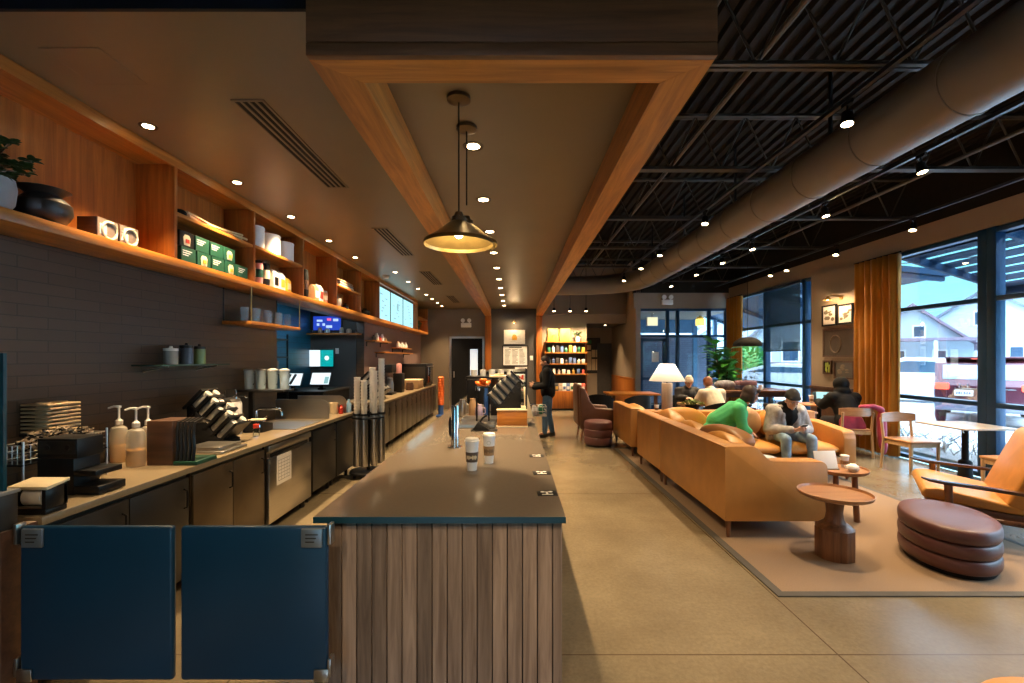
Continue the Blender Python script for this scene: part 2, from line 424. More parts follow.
# glass entrance wall across the far corner
f = MB(); Yg = 13.36
for x in (3.62, 4.50, 4.80, 5.72, 6.22): f.span((x - .045, Yg - .05, 0), (x + .045, Yg + .06, 3.07), bev=.006)
for z in (.06, 2.26, 3.03): f.span((3.6, Yg - .045, z - .04), (6.26, Yg + .055, z + .04), bev=.006)
ent = f.build('window_6', ALU); ent['kind'] = 'structure'
for a, b_ in ((3.62, 4.50), (4.50, 4.80), (4.80, 5.72), (5.72, 6.22)):
    for c, d in ((.1, 2.22), (2.3, 2.99)):
        if a == 3.62 and c < 1: continue
        g = MB(); g.span((a + .04, Yg, c), (b_ - .04, Yg + .008, d)); g.build('pane', GLASS, ent)
f = MB()
f.span((3.68, Yg - .03, .03), (3.78, Yg + .03, 2.2)); f.span((4.36, Yg - .03, .03), (4.45, Yg + .03, 2.2))
f.span((3.68, Yg - .03, .03), (4.45, Yg + .03, .25)); f.span((3.68, Yg - .03, 2.1), (4.45, Yg + .03, 2.2)); f.span((3.68, Yg - .03, .98), (4.45, Yg + .03, 1.06))
d1 = f.build('door_1', ALU); d1['kind'] = 'structure'
g = MB(); g.span((3.77, Yg, .24), (4.37, Yg + .008, 2.11)); g.build('pane', GLASS, d1)
g = MB(); g.tube([(4.33, Yg - .09, .8), (4.33, Yg - .09, 1.35)], .015); g.tube([(4.33, Yg - .09, .85), (4.33, Yg - .03, .85)], .01); g.tube([(4.33, Yg - .09, 1.3), (4.33, Yg - .03, 1.3)], .01); g.build('handle', STEEL, d1)
# vestibule beyond the entrance
m = MB(); m.span((3.7, 16.4, 0), (7.25, 16.5, 2.36)); struct('wall_vestibule', m, tile_mat('mauve_blue_brick', (.10, .115, .17), (.05, .06, .09), (0, 0, 1), .22, .075, .7))
m = MB(); m.span((3.7, 16.4, 2.52), (6.5, 16.5, 3.05)); m.span((6.45, 16.38, 0), (6.6, 16.52, 3.05)); m.span((7.2, 16.38, 0), (7.32, 16.52, 3.0)); struct('wall_vestibule.001', m, mat('deep_blue_facade', (.025, .10, .19), .5))
m = MB(); m.span((3.72, 13.5, 3.0), (6.4, 16.5, 3.1)); struct('ceiling.004', m, WALLT)
# street front behind the viewer: glass between piers
m = MB(); m.span((XL - .15, YF - .2, 0), (-2.35, YF, ZD)); m.span((2.2, YF - .2, 0), (XR + .2, YF, ZD)); m.span((-2.35, YF - .2, 2.0), (2.2, YF, ZD)); m.span((-2.35, YF - .2, 0), (2.2, YF, .5)); m.span((-2.35, YF - .2, .5), (-1.6, YF, 2.0)); m.span((.3, YF - .2, .5), (2.2, YF, 2.0))
struct('wall_front', m, WALLT)
f = MB()
for x in (-1.58, -.65, .28): f.span((x - .04, YF - .12, .5), (x + .04, YF - .04, 2.0))
o = f.build('window_8', ALU); o['kind'] = 'structure'
for a, b_ in ((-1.58, -.65), (-.65, .28)):
    g = MB(); g.span((a + .03, YF - .09, .5), (b_ - .03, YF - .082, 2.0)); g.build('pane', GLASS, o)
# kitchen door in the back wall
m = MB(); m.span((-2.04, YB - .02, 0), (-1.98, YB + .1, 2.30)); m.span((-1.0, YB - .02, 0), (-.94, YB + .1, 2.30)); m.span((-2.04, YB - .02, 2.24), (-.94, YB + .1, 2.30))
struct('trim_7', m, STEEL)
m = MB(); m.span((-1.98, YB + .02, 0), (-1.0, YB + .07, 2.24)); d2 = struct('door_2', m, MATTE)
g = MB(); g.span((-1.39, YB + .005, 1.05), (-1.15, YB + .019, 1.90), bev=.004); o = g.build('vision_panel', mat('frosted_lit_pane', (.75, .78, .78), .3, emit=(.8, .9, 1), es=.55), d2)
g = MB(); g.span((-1.92, YB - .02, 1.0), (-1.88, YB + .018, 1.2), bev=.006); g.build('handle', STEEL, d2)
# corridor door
m = MB(); m.span((3.02, 16.49, 0), (3.54, 16.545, 2.15)); struct('door_3', m, mat('dark_grey_door', (.05, .045, .04), .5))
# ------------------------------------------------------------------ timber frame hung under the kitchen ceiling
ZB = 2.943
t = thing('timber_ceiling_frame', 'big orange walnut timber frame hanging over the counter from the ceiling', 'ceiling frame', (0, 2.0, ZB))
mitre = .19
def rail(x0, x1): return [(x0, 0), (x1, 0)]
m = MB()      # fascia boards facing the street, three planks high
z = .0
for k, h in enumerate((.06, .19, .24, .24)):
    m.span((-.91, -.012, z), (.89, .02, z + h - .004), bev=.002); z += h
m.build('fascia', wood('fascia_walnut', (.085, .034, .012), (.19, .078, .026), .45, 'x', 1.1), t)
m = MB(); m.prism([(-.91, .022), (.89, .022), (.70, .19), (-.72, .19)], 'z', 0, .02); m.span((-.72, .17, .02), (.70, .19, .235)); m.build('front_rail', ORANGE_X, t)
for nm, xo, xi, sx in (('side_rail', -.91, -.72, 1), ('side_rail', .89, .70, -1)):
    m = MB(); m.prism([(xo, .022), (xi, .192), (xi, 12.28), (xo, 12.28)], 'z', 0, .02)
    m.span((min(xi, xi - sx * .02), .192, .02), (max(xi, xi - sx * .02), 12.28, .235)); m.span((min(xo, xo + sx * .02), .022, .02), (max(xo, xo + sx * .02), 12.28, .235 if sx > 0 else .70))
    m.build(nm, ORANGE, t)
for x0, x1 in ((-.91, -.72), (.70, .89)):
    m = MB(); m.span((x0, 12.30, -2.94), (x1, 12.385, .0), bev=.004); m.build('post', ORANGE_Z, t)

# ------------------------------------------------------------------ wall shelf along the service wall
SX0, SX1, ZL, ZT = XL + .004, -2.62, 2.395, ZK - .004
t = thing('wall_shelf_unit', 'long walnut open shelf unit on the tiled wall above the service counter', 'shelf unit', (XL, 0, ZL))
def L(a): return (a[0] - XL, a[1], a[2] - ZL)
def lspan(m, a, b, **k): m.span(L(a), L(b), **k)
m = MB(); lspan(m, (SX0, .2, ZL), (SX0 + .018, 8.87, ZT)); m.build('back_panel', ORANGE_Z, t)
m = MB(); lspan(m, (SX0, .2, 2.33), (SX1, 13.9, ZL), bev=.003); m.build('ledge', ORANGE, t)
m = MB(); lspan(m, (SX0 + .018, .2, ZT - .055), (SX1 - .012, 12.4, ZT - .03)); lspan(m, (SX1 - .03, .2, ZT - .075), (SX1 - .005, 12.4, ZT - .0)); m.build('top_board', ORANGE, t)
DIV = [3.52, 4.59, 5.66, 6.73, 7.80, 8.87]
for y in DIV + [12.42, 13.86]:
    m = MB(); lspan(m, (SX0 + .018, y, ZL), (SX1 - .006, y + .03, ZT - .055), bev=.002); m.build('divider', ORANGE_Z, t)
for y0, y1, z in ((3.55, 4.59, 2.735), (4.62, 5.66, 2.745), (6.76, 7.80, 2.70), (12.45, 13.86, 2.75)):
    m = MB(); lspan(m, (SX0 + .018, y0, z), (SX1 - .012, y1, z + .028), bev=.002); m.build('shelf_board', ORANGE, t)
# menu screens in the shelf run
cy = emis('pale_cyan_screen', (.42, .86, .93), 1.0)
for k in range(3):
    y0 = 8.96 + k * 1.14
    t = thing('menu_screen', '%s pale cyan menu screen above the far counter, counted from the wall shelves' % ORD[k], 'screen', (-2.74, y0 + .55, ZL + .002), 0, 'menu screens above the far counter')
    m = MB(); m.span((-.04, -.55, 0), (0, .55, .70), bev=.006); m.build('housing', BLACK, t)
    m = MB(); m.span((0.001, -.53, .02), (.004, .53, .68)); s = m.build('screen', cy, t)
    m = MB(); rr = random.Random(k)
    for q in range(7):
        yy = -.38 + rr.random() * .6; zz = .12 + q * .07
        m.span((.005, yy, zz), (.006, yy + .08 + rr.random() * .14, zz + .022))
    if k == 1: m.cyl((.005, .05, .42), (.006, .05, .42), .085, n=20)
    m.build('menu_print', emis('menu_grey_print', (.30, .62, .70), .7), s)

# ------------------------------------------------------------------ lamps
def spot(name, loc, power, size=88, blend=.8, col=(1, .70, .38), aim=None, r=.035):
    l = bpy.data.lights.new(name, 'SPOT'); l.energy = power; l.spot_size = R(size); l.spot_blend = blend; l.color = col; l.shadow_soft_size = r
    o = bpy.data.objects.new(name, l); C.objects.link(o); o.location = loc
    if aim: o.rotation_euler = (Vector(aim) - Vector(loc)).to_track_quat('-Z', 'Y').to_euler()
    return o
KP = 250
def downlight(x, y, z, label, group, r=.05, power=KP, recess=True):
    t = thing('recessed_downlight', label, 'ceiling light', (x, y, z), 0, group)
    m = MB(); m.lathe([(r * .8, -.002), (r * 1.25, -.004), (r * 1.3, 0.0), (r * .8, 0.0)], n=20); m.build('trim_ring', BRONZE, t)
    m = MB(); m.cyl((0, 0, -.0035), (0, 0, -.0005), r * .8, n=20); m.build('lens', LAMPW, t)
    spot('downlight_beam', (x, y, z - .012), power)
    return t
ys = [2.06 + .0, 3.06, 4.04, 5.02, 6.05, 7.05, 8.27, 9.3, 10.24, 11.2, 12.0, 12.85, 13.65]
for k, y in enumerate(ys[1:]):
    downlight(-2.46 if y < 7.5 else -2.16, y, ZK - .001, '%s small ceiling downlight beside the wall shelves, counted from the street end' % ORD[k], 'downlights beside the wall shelves', .042, KP)
for k in range(10):
    y = 3.35 + 1.13 * k
    downlight(-.30, y, ZK - .001, '%s round recessed ceiling light inside the timber frame, counted from the pendant lamps' % ORD[k], 'downlights inside the timber frame', .06, KP * 1.5)
# linear air slots and small ceiling pieces
for k, (y0, y1) in enumerate(((2.75, 4.15), (5.46, 6.9), (8.2, 9.65), (11.4, 12.8))):
    t = thing('linear_air_vent', '%s black slotted air vent in the taupe ceiling, counted from the street end' % ORD[k], 'air vent', (-1.61, (y0 + y1) / 2, ZK), 0, 'slot vents in the kitchen ceiling')
    h = (y1 - y0) / 2
    m = MB()
    for s in (-1, 1): m.span((s * .092 - .008, -h, -.008), (s * .092 + .008, h, -.001)); m.span((-.1, s * h - .008, -.008), (.1, s * h + .008, -.001))
    for q in range(1, 4): m.span((-.09 + q * .045 - .008, -h, -.008), (-.09 + q * .045 + .008, h, -.001))
    m.build('frame', CEIL, t)
    m = MB(); m.span((-.086, -h + .01, -.003), (.086, h - .01, -.0008)); m.build('slot_backing', MATTE, t)
t = MB(); h = .15
for s in (-1, 1): t.span((s * h - .004, -h, -.004), (s * h + .004, h, -.0005)); t.span((-h, s * h - .004, -.004), (h, s * h + .004, -.0005))
t.span((-h + .004, -h + .004, -.003), (h - .004, h - .004, -.0005))
tag(t.build('ceiling_access_panel', CEIL, loc=(-2.24, 2.44, ZK)), 'flush square access panel in the taupe ceiling near the street end', 'access panel')
for k, (px, py) in enumerate(((386, 276), (409, 302.5))):
    y = F * (ZK - HC) / (VY - py); t = MB(); t.lathe([(0, -.05), (.045, -.048), (.06, -.02), (.065, -.001), (0, -.001)], n=20)
    tag(t.build('smoke_detector', WHITE, loc=(X_(px, y), y, ZK)), ['small white smoke detector on the ceiling near the first menu screen', 'small white smoke detector on the ceiling over the far counter'][k], 'smoke detector')
# pendants
def pendant(x, y, label, up=0):
    t = thing('pendant_lamp', label, 'pendant lamp', (x, y, ZK), 0, 'metal pendant lamps over the counter')
    m = MB(); m.lathe([(0, -.001), (.07, -.001), (.07, -.022), (.05, -.032), (0, -.034)], n=24); m.build('canopy', BRONZE, t)
    m = MB(); m.cyl((0, 0, -.03), (0, 0, -.70 + up), .0045, n=8); m.build('cord', BLACK, t)
    n0 = len(t.children)
    m = MB(); m.lathe([(.0, -.69), (.022, -.69), (.03, -.715), (.045, -.72), (.045, -.76), (.03, -.765), (0, -.765)], n=20); m.build('socket', BRONZE, t)
    m = MB()
    m.lathe([(.046, -.745), (.075, -.765), (.14, -.82), (.205, -.862), (.212, -.885), (.206, -.885), (.20, -.866), (.135, -.826), (.07, -.772), (.044, -.752)], n=40)
    s = m.build('shade', [mat('bronze_shade', (.26, .19, .07), .3, .85, var=.18, scale=12)], t)
    m = MB(); m.ell((0, 0, -.80), (.034, .034, .045)); m.build('bulb', emis('warm_bulb', (1, .70, .36), 30), t)
    for c in t.children[n0:]: c.location.z += up
    l = bpy.data.lights.new('pendant_light', 'POINT'); l.energy = 22; l.color = (1, .68, .34); l.shadow_soft_size = .04
    o = bpy.data.objects.new('pendant_light', l); C.objects.link(o); o.location = (x, y, ZK - .862 + up)
pendant(-.33, 2.72, 'bronze cone pendant lamp hanging from the ceiling plate by the frame front')
pendant(-.32, 3.07, 'bronze cone pendant lamp half hidden behind another pendant lamp', .085)

# ------------------------------------------------------------------ open ceiling: duct, joists, tracks, pipes
t = thing('air_duct', 'thick round grey beige air duct running under the open dark ceiling', 'air duct', (3.07, 0, 3.5))
DUCT = mat('duct_paint', (.16, .132, .10), .5, var=.05, scale=3)
path = [(0, y, 0) for y in (-2.4, 0, 2, 4, 6, 8, 9.6, 10.4)] + [(-.08, 10.9, 0), (-.28, 11.3, 0), (-.6, 11.6, 0), (-1.0, 11.78, 0), (-1.5, 11.85, 0), (-2.1, 11.86, 0)]
m = MB(); m.tube(path, .24, 32); m.build('duct_run', DUCT, t)
for k in range(13):
    y = .6 + k * .8; m = MB()
    m.tube([(.243 * math.cos(a), y + .05 * a / PI, .243 * math.sin(a)) for a in [2 * PI * q / 32 for q in range(33)]], .006, 5)
    m.build('spiral_seam', DUCT, t)
for k in range(5):
    y = 2.5 + k * 1.9; m = MB(); m.span((-.012, y, .24), (.012, y + .03, 1.03)); m.build('hanger', MATTE, t)
JG = 'steel joists under the roof deck'
JM = mat('joist_paint', (.060, .052, .042), .5)
js = [1.5, 3.45, 5.35, 7.25, 9.18, 11.1, 13.1]
for k, y in enumerate(js):
    t = thing('steel_joist', '%s dark open web steel joist crossing under the roof deck, counted from the street end' % ORD[k], 'joist', (.95, y, 3.82), 0, JG)
    w = XR - .97
    m = MB()
    for dz in (0, .62):
        m.span((0, -.045, dz), (w, -.005, dz + .012)); m.span((0, .005, dz), (w, .045, dz + .012)); m.span((0, -.012, dz), (w, -.004, dz + .05)); m.span((0, .004, dz), (w, .012, dz + .05))
    m.build('chord', JM, t)
    m = MB(); m.span((w - .08, -.05, .60), (w - .005, .05, .612)); m.build('bearing_mount', JM, t)
    m = MB(); q = 0; n = 9; st = w / n
    for q in range(n):
        m.cyl((q * st, 0, .64), (q * st + st / 2, 0, .02), .012, n=6); m.cyl((q * st + st / 2, 0, .02), (q * st + st, 0, .64), .012, n=6)
    m.build('web', JM, t)
TP = 270
def track(x, ys, rail0, rail1, nm, head):
    t = MB(); t.span((-.018, rail0, 0), (.018, rail1, .035)); 
    tag(t.build('track_rail', mat('blue_black_rail', (.02, .022, .03), .3), loc=(x, 0, 3.62)), 'long black track lighting rail ' + nm, 'track rail', 'lighting track rails')
    for k, y in enumerate(ys):
        t = thing('track_spotlight', '%s track spotlight %s, counted from the street end' % (ORD[k], nm), 'spotlight', (x, y, 3.62), 0, 'spotlights on the ceiling tracks')
        m = MB(); m.span((-.012, -.05, -.03), (.012, .05, 0)); m.cyl((0, 0, -.09), (0, 0, -.02), .008, n=8); m.build('mount', MATTE, t)
        ax = Vector(head).normalized(); a = Vector((0, 0, -.13)) - ax * .05; b_ = Vector((0, 0, -.13)) + ax * .05
        m = MB(); m.cyl(a, b_, .038, .046, n=18); m.build('barrel', MATTE, t)
        m = MB(); m.cyl(b_ - ax * .004, b_ + ax * .002, .040, n=18); m.build('lens', LAMPW, t)
        p = Vector((x, y, 3.62)) + b_ + ax * .01
        spot('track_beam', p, TP, 82, .75, (1, .72, .42), p + ax, .025)
track(2.6, [1.6, 3.55, 6.19, 8.1, 9.3, 10.75], 0, 11.0, 'between the timber frame and the duct', (-.12, -.15, -1))
track(4.0, [2.3, 4.47, 5.85, 7.65, 8.75, 10.0, 11.6], 0, 12.2, 'on the duct\'s window side', (.10, -.18, -1))
track(5.7, [4.4, 6.5, 8.05, 9.5, 10.1], 1.5, 12.9, 'close to the street windows', (-.25, -.12, -1))
TP *= .38  # two unseen tracks added behind the viewer to warm the counter front
track(-.75, [-1.7, -.6], -2.4, .4, 'above the street end of the counter', (.05, .55, -1))
track(1.5, [-1.5, -.3], -2.4, .6, 'above the street end walkway', (-.35, .7, -1))
TP /= .38
for k in range(3):     # three over the merchandise shelf
    x = X_(554 + 16 * k, 13.6)
    t = thing('track_spotlight', '%s lit spotlight above the merchandise shelf, counted from the timber post' % ORD[k], 'spotlight', (x, 13.6, 3.1), 0, 'spotlights above the merchandise shelf')
    m = MB(); m.cyl((0, 0, .02), (0, 0, ZD - 3.1), .008, n=8); m.build('stem', MATTE, t)
    m = MB(); m.cyl((0, 0, -.08), (0, .0, .02), .05, .04, n=18); m.build('barrel', MATTE, t)
    m = MB(); m.cyl((0, 0, -.086), (0, 0, -.08), .044, n=18); m.build('lens', LAMPW, t); spot('shelf_beam', (x, 13.6, 3.0), TP, 90, .6, (1, .72, .42), (x, 14.3, 1.2))
downlight(X_(605, 15.2), 15.2, 2.715, 'small round downlight in the dark corridor ceiling by the notice board', 'corridor downlight', .05, 110)
for k, (x, z, r, nm) in enumerate(((1.55, 4.33, .022, 'in front of the first joist bay'), (2.15, 4.25, .028, 'beside the timber frame'), (4.75, 4.2, .03, 'between duct and windows'), (5.2, 3.95, .025, 'above the window track rail'))):
    t = MB(); t.tube([(x, -2.3, z), (x, 13.1, z)], r, 8)
    if k == 2: t.cyl((x, 4.0, z), (x, 4.0, z - .16), .014, n=8); t.cyl((x, 4.0, z - .16), (x, 4.0, z - .175), .035, n=10)
    tag(t.build('ceiling_pipe', mat('pipe_paint', (.075, .065, .055), .45)), 'thin dark pipe running along the open ceiling ' + nm, 'pipe', 'pipes under the roof deck')
# emergency lights
def emergency(x, y, z, label):
    t = thing('emergency_light', label, 'emergency light', (x, y, z), 0, 'twin emergency lights')
    m = MB(); m.box((0, 0, 0), (.32, .09, .14), bev=.012); m.build('battery_box', WHITE, t)
    m = MB(); m.span((-.08, .04, -.05), (.08, .048, .05)); m.build('wall_mount', WHITE, t)
    for s in (-1, 1):
        m = MB(); m.cyl((s * .1, .0, .07), (s * .1, 0, .10), .02, n=10); m.cyl((s * .1, .03, .15), (s * .1, -.05, .145), .05, .065, n=18); m.build('lamp_head', WHITE, t)
        
emergency(X_(466, 14.3), YB - .05, Z_(325, 14.3), 'white twin head emergency light on the brown wall above the kitchen door')
emergency(X_(667.5, 13.2), 13.225, Z_(303.5, 13.2) + .04, 'white twin head emergency light on the bulkhead above the glass entrance')
# ------------------------------------------------------------------ island counter
K = .87
STONE = mat('brown_grey_quartz', (.125, .102, .080), .15, var=.04, scale=60)
STONE2 = mat('sand_quartz', (.25, .19, .115), .28, var=.06, scale=70)
t = thing('counter_cabinet', 'long serving counter body clad in weathered upright grey brown planks', 'counter', (-.33, 2.19, 0))
m = MB(); m.span((-.555, .03, 0), (.53, 8.9, .838)); m.build('carcass', CHAR, t)
m = MB(); x = -.57
rr = random.Random(3)
while x < .555:
    m.span((x, 0, .0), (min(x + .0725, .565) - .004, .028, .836), bev=.002, seg=1); x += .0725
m.build('front_cladding', WEATHER, t)
m = MB(); y = .03
while y < 8.85: m.span((.532, y, 0), (.558, min(y + .0725, 8.9) - .004, .836)); y += .0725
m.build('side_cladding', WEATHER, t)
t = thing('worktop', 'brown grey stone worktop on the plank clad serving counter', 'worktop', (0, 2.146, .84))
m = MB(); m.span((-.948, .004, 0), (.245, 8.95, .03), bev=.003); m.build('slab', STONE, t)
m = MB(); m.span((-.948, 0, 0), (.245, .0035, .0295)); m.build('edge_band', mat('teal_navy_edging', (.008, .045, .075), .35), t)  # added strip; blue daylight reflected on the slab front is put into its colour
# pick-up labels set into the worktop edge
for k, (px, py) in enumerate(((547, 493.5), (541.5, 473), (536.5, 456))):
    Y = F * (HC - K) / (py - VY); x = X_(px, Y)
    t = thing('pickup_label', ['black counter label with white pictogram, the one by the counter front edge', 'black counter label with white pictogram, between two other labels', 'black counter label with white pictogram, the one farther along toward the cups'][k], 'label', (x, Y, K), R(3), 'pictogram labels on the worktop')
    m = MB(); m.span((-.055, -.045, 0), (.055, .045, .003), bev=.001); m.build('plate', MATTE, t)
    m = MB(); m.span((-.03, -.032, .003), (.03, -.02, .0036)); m.span((-.006, -.03, .003), (.006, .02, .0036)); m.cyl((-.022, .022, .003), (-.022, .022, .0036), .012); m.cyl((.022, .022, .003), (.022, .022, .0036), .012); m.span((-.022, .014, .003), (.022, .024, .0037))
    m.build('pictogram', WHITE, t)
# takeaway cups
def paper_cup(loc, label, sleeve, h=.20, r=.043, ring=False, group='takeaway cups on the serving counter', rot=0):
    t = thing('takeaway_cup', label, 'cup', loc, rot, group)
    m = MB(); m.lathe([(0, .001), (r * .68, .001), (r, h * .9), (r * .97, h * .9)], n=28); m.build('cup_body', mat('cool_white_card', (.74, .76, .80), .5, var=.03), t)
    f = lambda z: r * (.68 + .32 * z / (h * .9))
    z0, z1 = h * .27, h * .58
    m = MB(); m.lathe([(f(z0) + .0004, z0), (f(z0) + .0022, z0), (f(z1) + .0022, z1), (f(z1) + .0004, z1)], n=28); s = m.build('sleeve', sleeve, t)
    m = MB()
    for a in range(-4, 5):
        an = R(-90 + a * 12); zz = (z0 + z1) / 2
        m.box((math.cos(an) * (f(zz) + .0026), math.sin(an) * (f(zz) + .0026), zz), (.006, .0008, (.012, .028, .02, .03, .016)[a % 5]), (0, 0, an + PI / 2))
    m.build('sleeve_print', CREAM if sleeve is not KRAFT else mat('brown_print', (.14, .08, .04), .7), s)
    if ring:
        m = MB(); zz = h * .70; an = -PI / 2
        pts = [(math.cos(an + .30 * math.cos(q)) * (f(zz) + .001), math.sin(an + .30 * math.cos(q)) * (f(zz) + .001), zz + .013 * math.sin(q)) for q in [2 * PI * i / 24 for i in range(24)]]
        m.tube(pts, .0012, 5, closed=True); m.build('round_mark', GREENB if False else mat('grey_green_print', (.25, .33, .30), .6), t)
    m = MB(); z = h * .9; m.lathe([(r * .9, z), (r * 1.06, z), (r * 1.06, z + .006), (r * .98, z + .008), (r * .92, z + h * .09), (r * .85, z + h * .1), (r * .8, z + h * .085), (0, z + h * .085)], n=28); m.build('lid', WHITE, t)
    return t
Y = F * .75 / 112; paper_cup((X_(472, Y), Y, K), 'white takeaway cup with dark printed sleeve, the nearer cup to the plank front', mat('dark_kraft', (.075, .055, .045), .7), .215, .047)
Y = F * .75 / 105; paper_cup((X_(489, Y), Y, K), 'white takeaway cup with brown sleeve and round mark, by the wooden box', KRAFT, .215, .045, True)
# chrome post with black grip
Y = 3.83
t = thing('tap_post', 'tall chrome post standing alone on the worktop behind the cups', 'tap', (X_(455, Y), Y, K))
m = MB(); m.lathe([(0, 0), (.06, 0), (.06, .006), (.034, .01), (.033, .34), (.030, .352), (0, .352)], n=28); m.build('column', CHROME, t)
m = MB(); m.tube([(-.036, .012, .09), (-.044, .012, .12), (-.044, .012, .22), (-.036, .012, .25)], .012, 8); m.build('grip', BLACK, t)
# drip trays
for k, (x0, x1, Y) in enumerate(((-.60, -.20, 5.0), (-.62, -.2, 5.5))):
    t = thing('drip_tray', ['shallow steel drip tray beside the wooden display box', 'shallow steel drip tray behind another drip tray, near the espresso machine'][k], 'tray', ((x0 + x1) / 2, Y, K + .002), 0, 'steel drip trays on the serving counter')
    w = (x1 - x0) / 2
    m = MB(); m.span((-w, -.14, 0), (w, .14, .006)); m.span((-w, -.14, .0), (w, -.132, .035)); m.span((-w, .132, 0), (w, .14, .035)); m.span((-w, -.14, 0), (-w + .008, .14, .035)); m.span((w - .008, -.14, 0), (w, .14, .035)); m.build('pan', STEEL, t)
    m = MB()
    for q in range(9): m.span((-w + .01, -.12 + q * .03, .024), (w - .01, -.112 + q * .03, .03))
    m.build('grate', STEEL, t)
# black tent card holder
Y = 4.72
t = thing('scoop_stand', 'small black wedge shaped scoop stand on the worktop before the steel trays', 'scoop stand', (X_(481, Y), Y, K))
m = MB(); m.prism([(-.09, 0), (.10, 0), (.03, .055), (-.02, .095), (-.05, .06)], 'y', -.06, .06, bev=.006); m.span((-.10, -.07, 0), (.17, .07, .008), bev=.002); m.build('wedge', MATTE, t)
m = MB(); m.tube([(-.01, 0, .09), (.02, 0, .13), (.06, 0, .155)], .011, 8); m.build('handle', MATTE, t)
# wooden display box with lid rack behind glass
Yb = 4.95
t = thing('display_plinth', 'orange wooden box plinth on the worktop under the lid rack', 'plinth', (-.02, Yb + .2, K))
m = MB(); m.span((-.165, -.2, .012), (.165, .2, .175), bev=.004); m.build('box', ORANGE_X, t)
m = MB(); m.span((-.17, -.205, 0), (.17, .205, .012)); m.span((-.172, -.207, .175), (.172, .207, .19), bev=.003); m.build('edge_strip', CREAM, t)
def lid_rack(name, label, loc, rotz, n=5, rows=2, scale=1.0, group='lid racks'):
    """black rack; white lids stacked in cradles that lean down to local +x"""
    t = thing(name, label, 'lid rack', loc, rotz, group)
    t.scale = (scale,) * 3
    a = Vector((.70, 0, -.714)); nrm = Vector((.714, 0, .70)); P = .092
    MA = Matrix(((a.x, 0, nrm.x, 0), (0, 1, 0, 0), (a.z, 0, nrm.z, 0), (0, 0, 0, 1)))
    W = rows * .115
    m = MB(); m.prism([(-.06, 0), (.31, 0), (.31, .37), (.27, .37), (.03, .06), (-.06, .03)], 'y', -W / 2, W / 2, bev=.004); m.build('rack_body', MATTE, t)
    c0 = Vector((-.04, 0, .135))
    m = MB()
    for k in range(n + 1): m.box((0, 0, 0), (.25, W + .01, .024), M=Matrix.Translation(c0 + nrm * (P * (k - .5))) @ MA)
    m.build('divider', BLACK, t)
    for r_ in range(rows):
        for k in range(n):
            c = c0 + nrm * (P * k) + Vector((0, -W / 2 + .0575 + r_ * .115, 0)); h = (.115, .09, .125, .10, .12)[(k + r_) % 5]
            m = MB(); q = .115
            m.cyl(c + a * .115, c - a * (h - .02), .031, n=18)
            while q > -h: m.cyl(c + a * q, c + a * (q - .008), .035, .033, n=18); q -= .012
            m.build('lid_stack', mat('warm_white_lid', (.56, .53, .48), .5), t)
    return t
lid_rack('lid_rack', 'black slanted rack of white lids standing on the orange wooden plinth', (-.17, Yb + .2, K + .192), 0, 5, 2, .80)
Y = Yb + .02
t = thing('sneeze_guard', 'clear glass guard with slim steel edge beside the lid rack', 'glass guard', (.135, Yb + .2, K + .192))
m = MB(); m.span((.0, -.16, 0), (.006, .16, .42)); m.build('pane', CLEAR, t)
m = MB(); m.span((-.004, -.17, 0), (.010, -.158, .44)); m.span((-.004, .158, 0), (.01, .17, .44)); m.build('edge_post', BLACK, t)
# espresso machine and neighbours further along
def espresso(loc, label):
    t = thing('espresso_machine', label, 'espresso machine', loc)
    m = MB(); m.span((-.36, -.28, .10), (.36, .28, .46), bev=.03); m.span((-.38, -.24, .46), (.38, .24, .49), bev=.01); m.build('housing', BLACK, t)
    m = MB(); m.span((-.40, -.30, .02), (.40, .30, .10), bev=.01)
    for sx in (-.34, .34):
        for sy in (-.24, .24): m.cyl((sx, sy, 0), (sx, sy, .03), .025)
    m.build('drip_base', STEEL, t)
    m = MB()
    for q in range(5): m.cyl((-.28 + q * .13, 0, .49), (-.28 + q * .13, 0, .58), .042, .046)
    m.build('warming_cup', WHITE, t)
    for sx in (-.2, .2):
        m = MB(); m.cyl((sx, -.30, .30), (sx, -.30, .36), .04); m.tube([(sx, -.32, .32), (sx, -.44, .31)], .014); m.build('portafilter', CHROME, t)
    m = MB(); m.tube([(.30, -.3, .42), (.33, -.36, .38), (.33, -.37, .22)], .008); m.build('steam_wand', CHROME, t)
espresso((-.30, 6.6, K), 'black espresso machine with steel base and cups on top, on the serving counter')
t = thing('bean_hopper', 'black bean grinder with pale lid behind the lid rack', 'grinder', (-.19, 5.95, K))
m = MB(); m.span((-.11, -.13, 0), (.11, .13, .30), bev=.02); m.build('grinder_body', BLACK, t)
m = MB(); m.span((-.10, -.11, .30), (.10, .11, .50), bev=.01); m.build('hopper', mat('smoked_plastic', (.03, .02, .015), .15), t)
m = MB(); m.span((-.13, -.13, .50), (.13, .13, .525), bev=.006); m.span((-.06, -.05, .525), (.06, .05, .545), bev=.004); m.build('lid', CREAM, t)
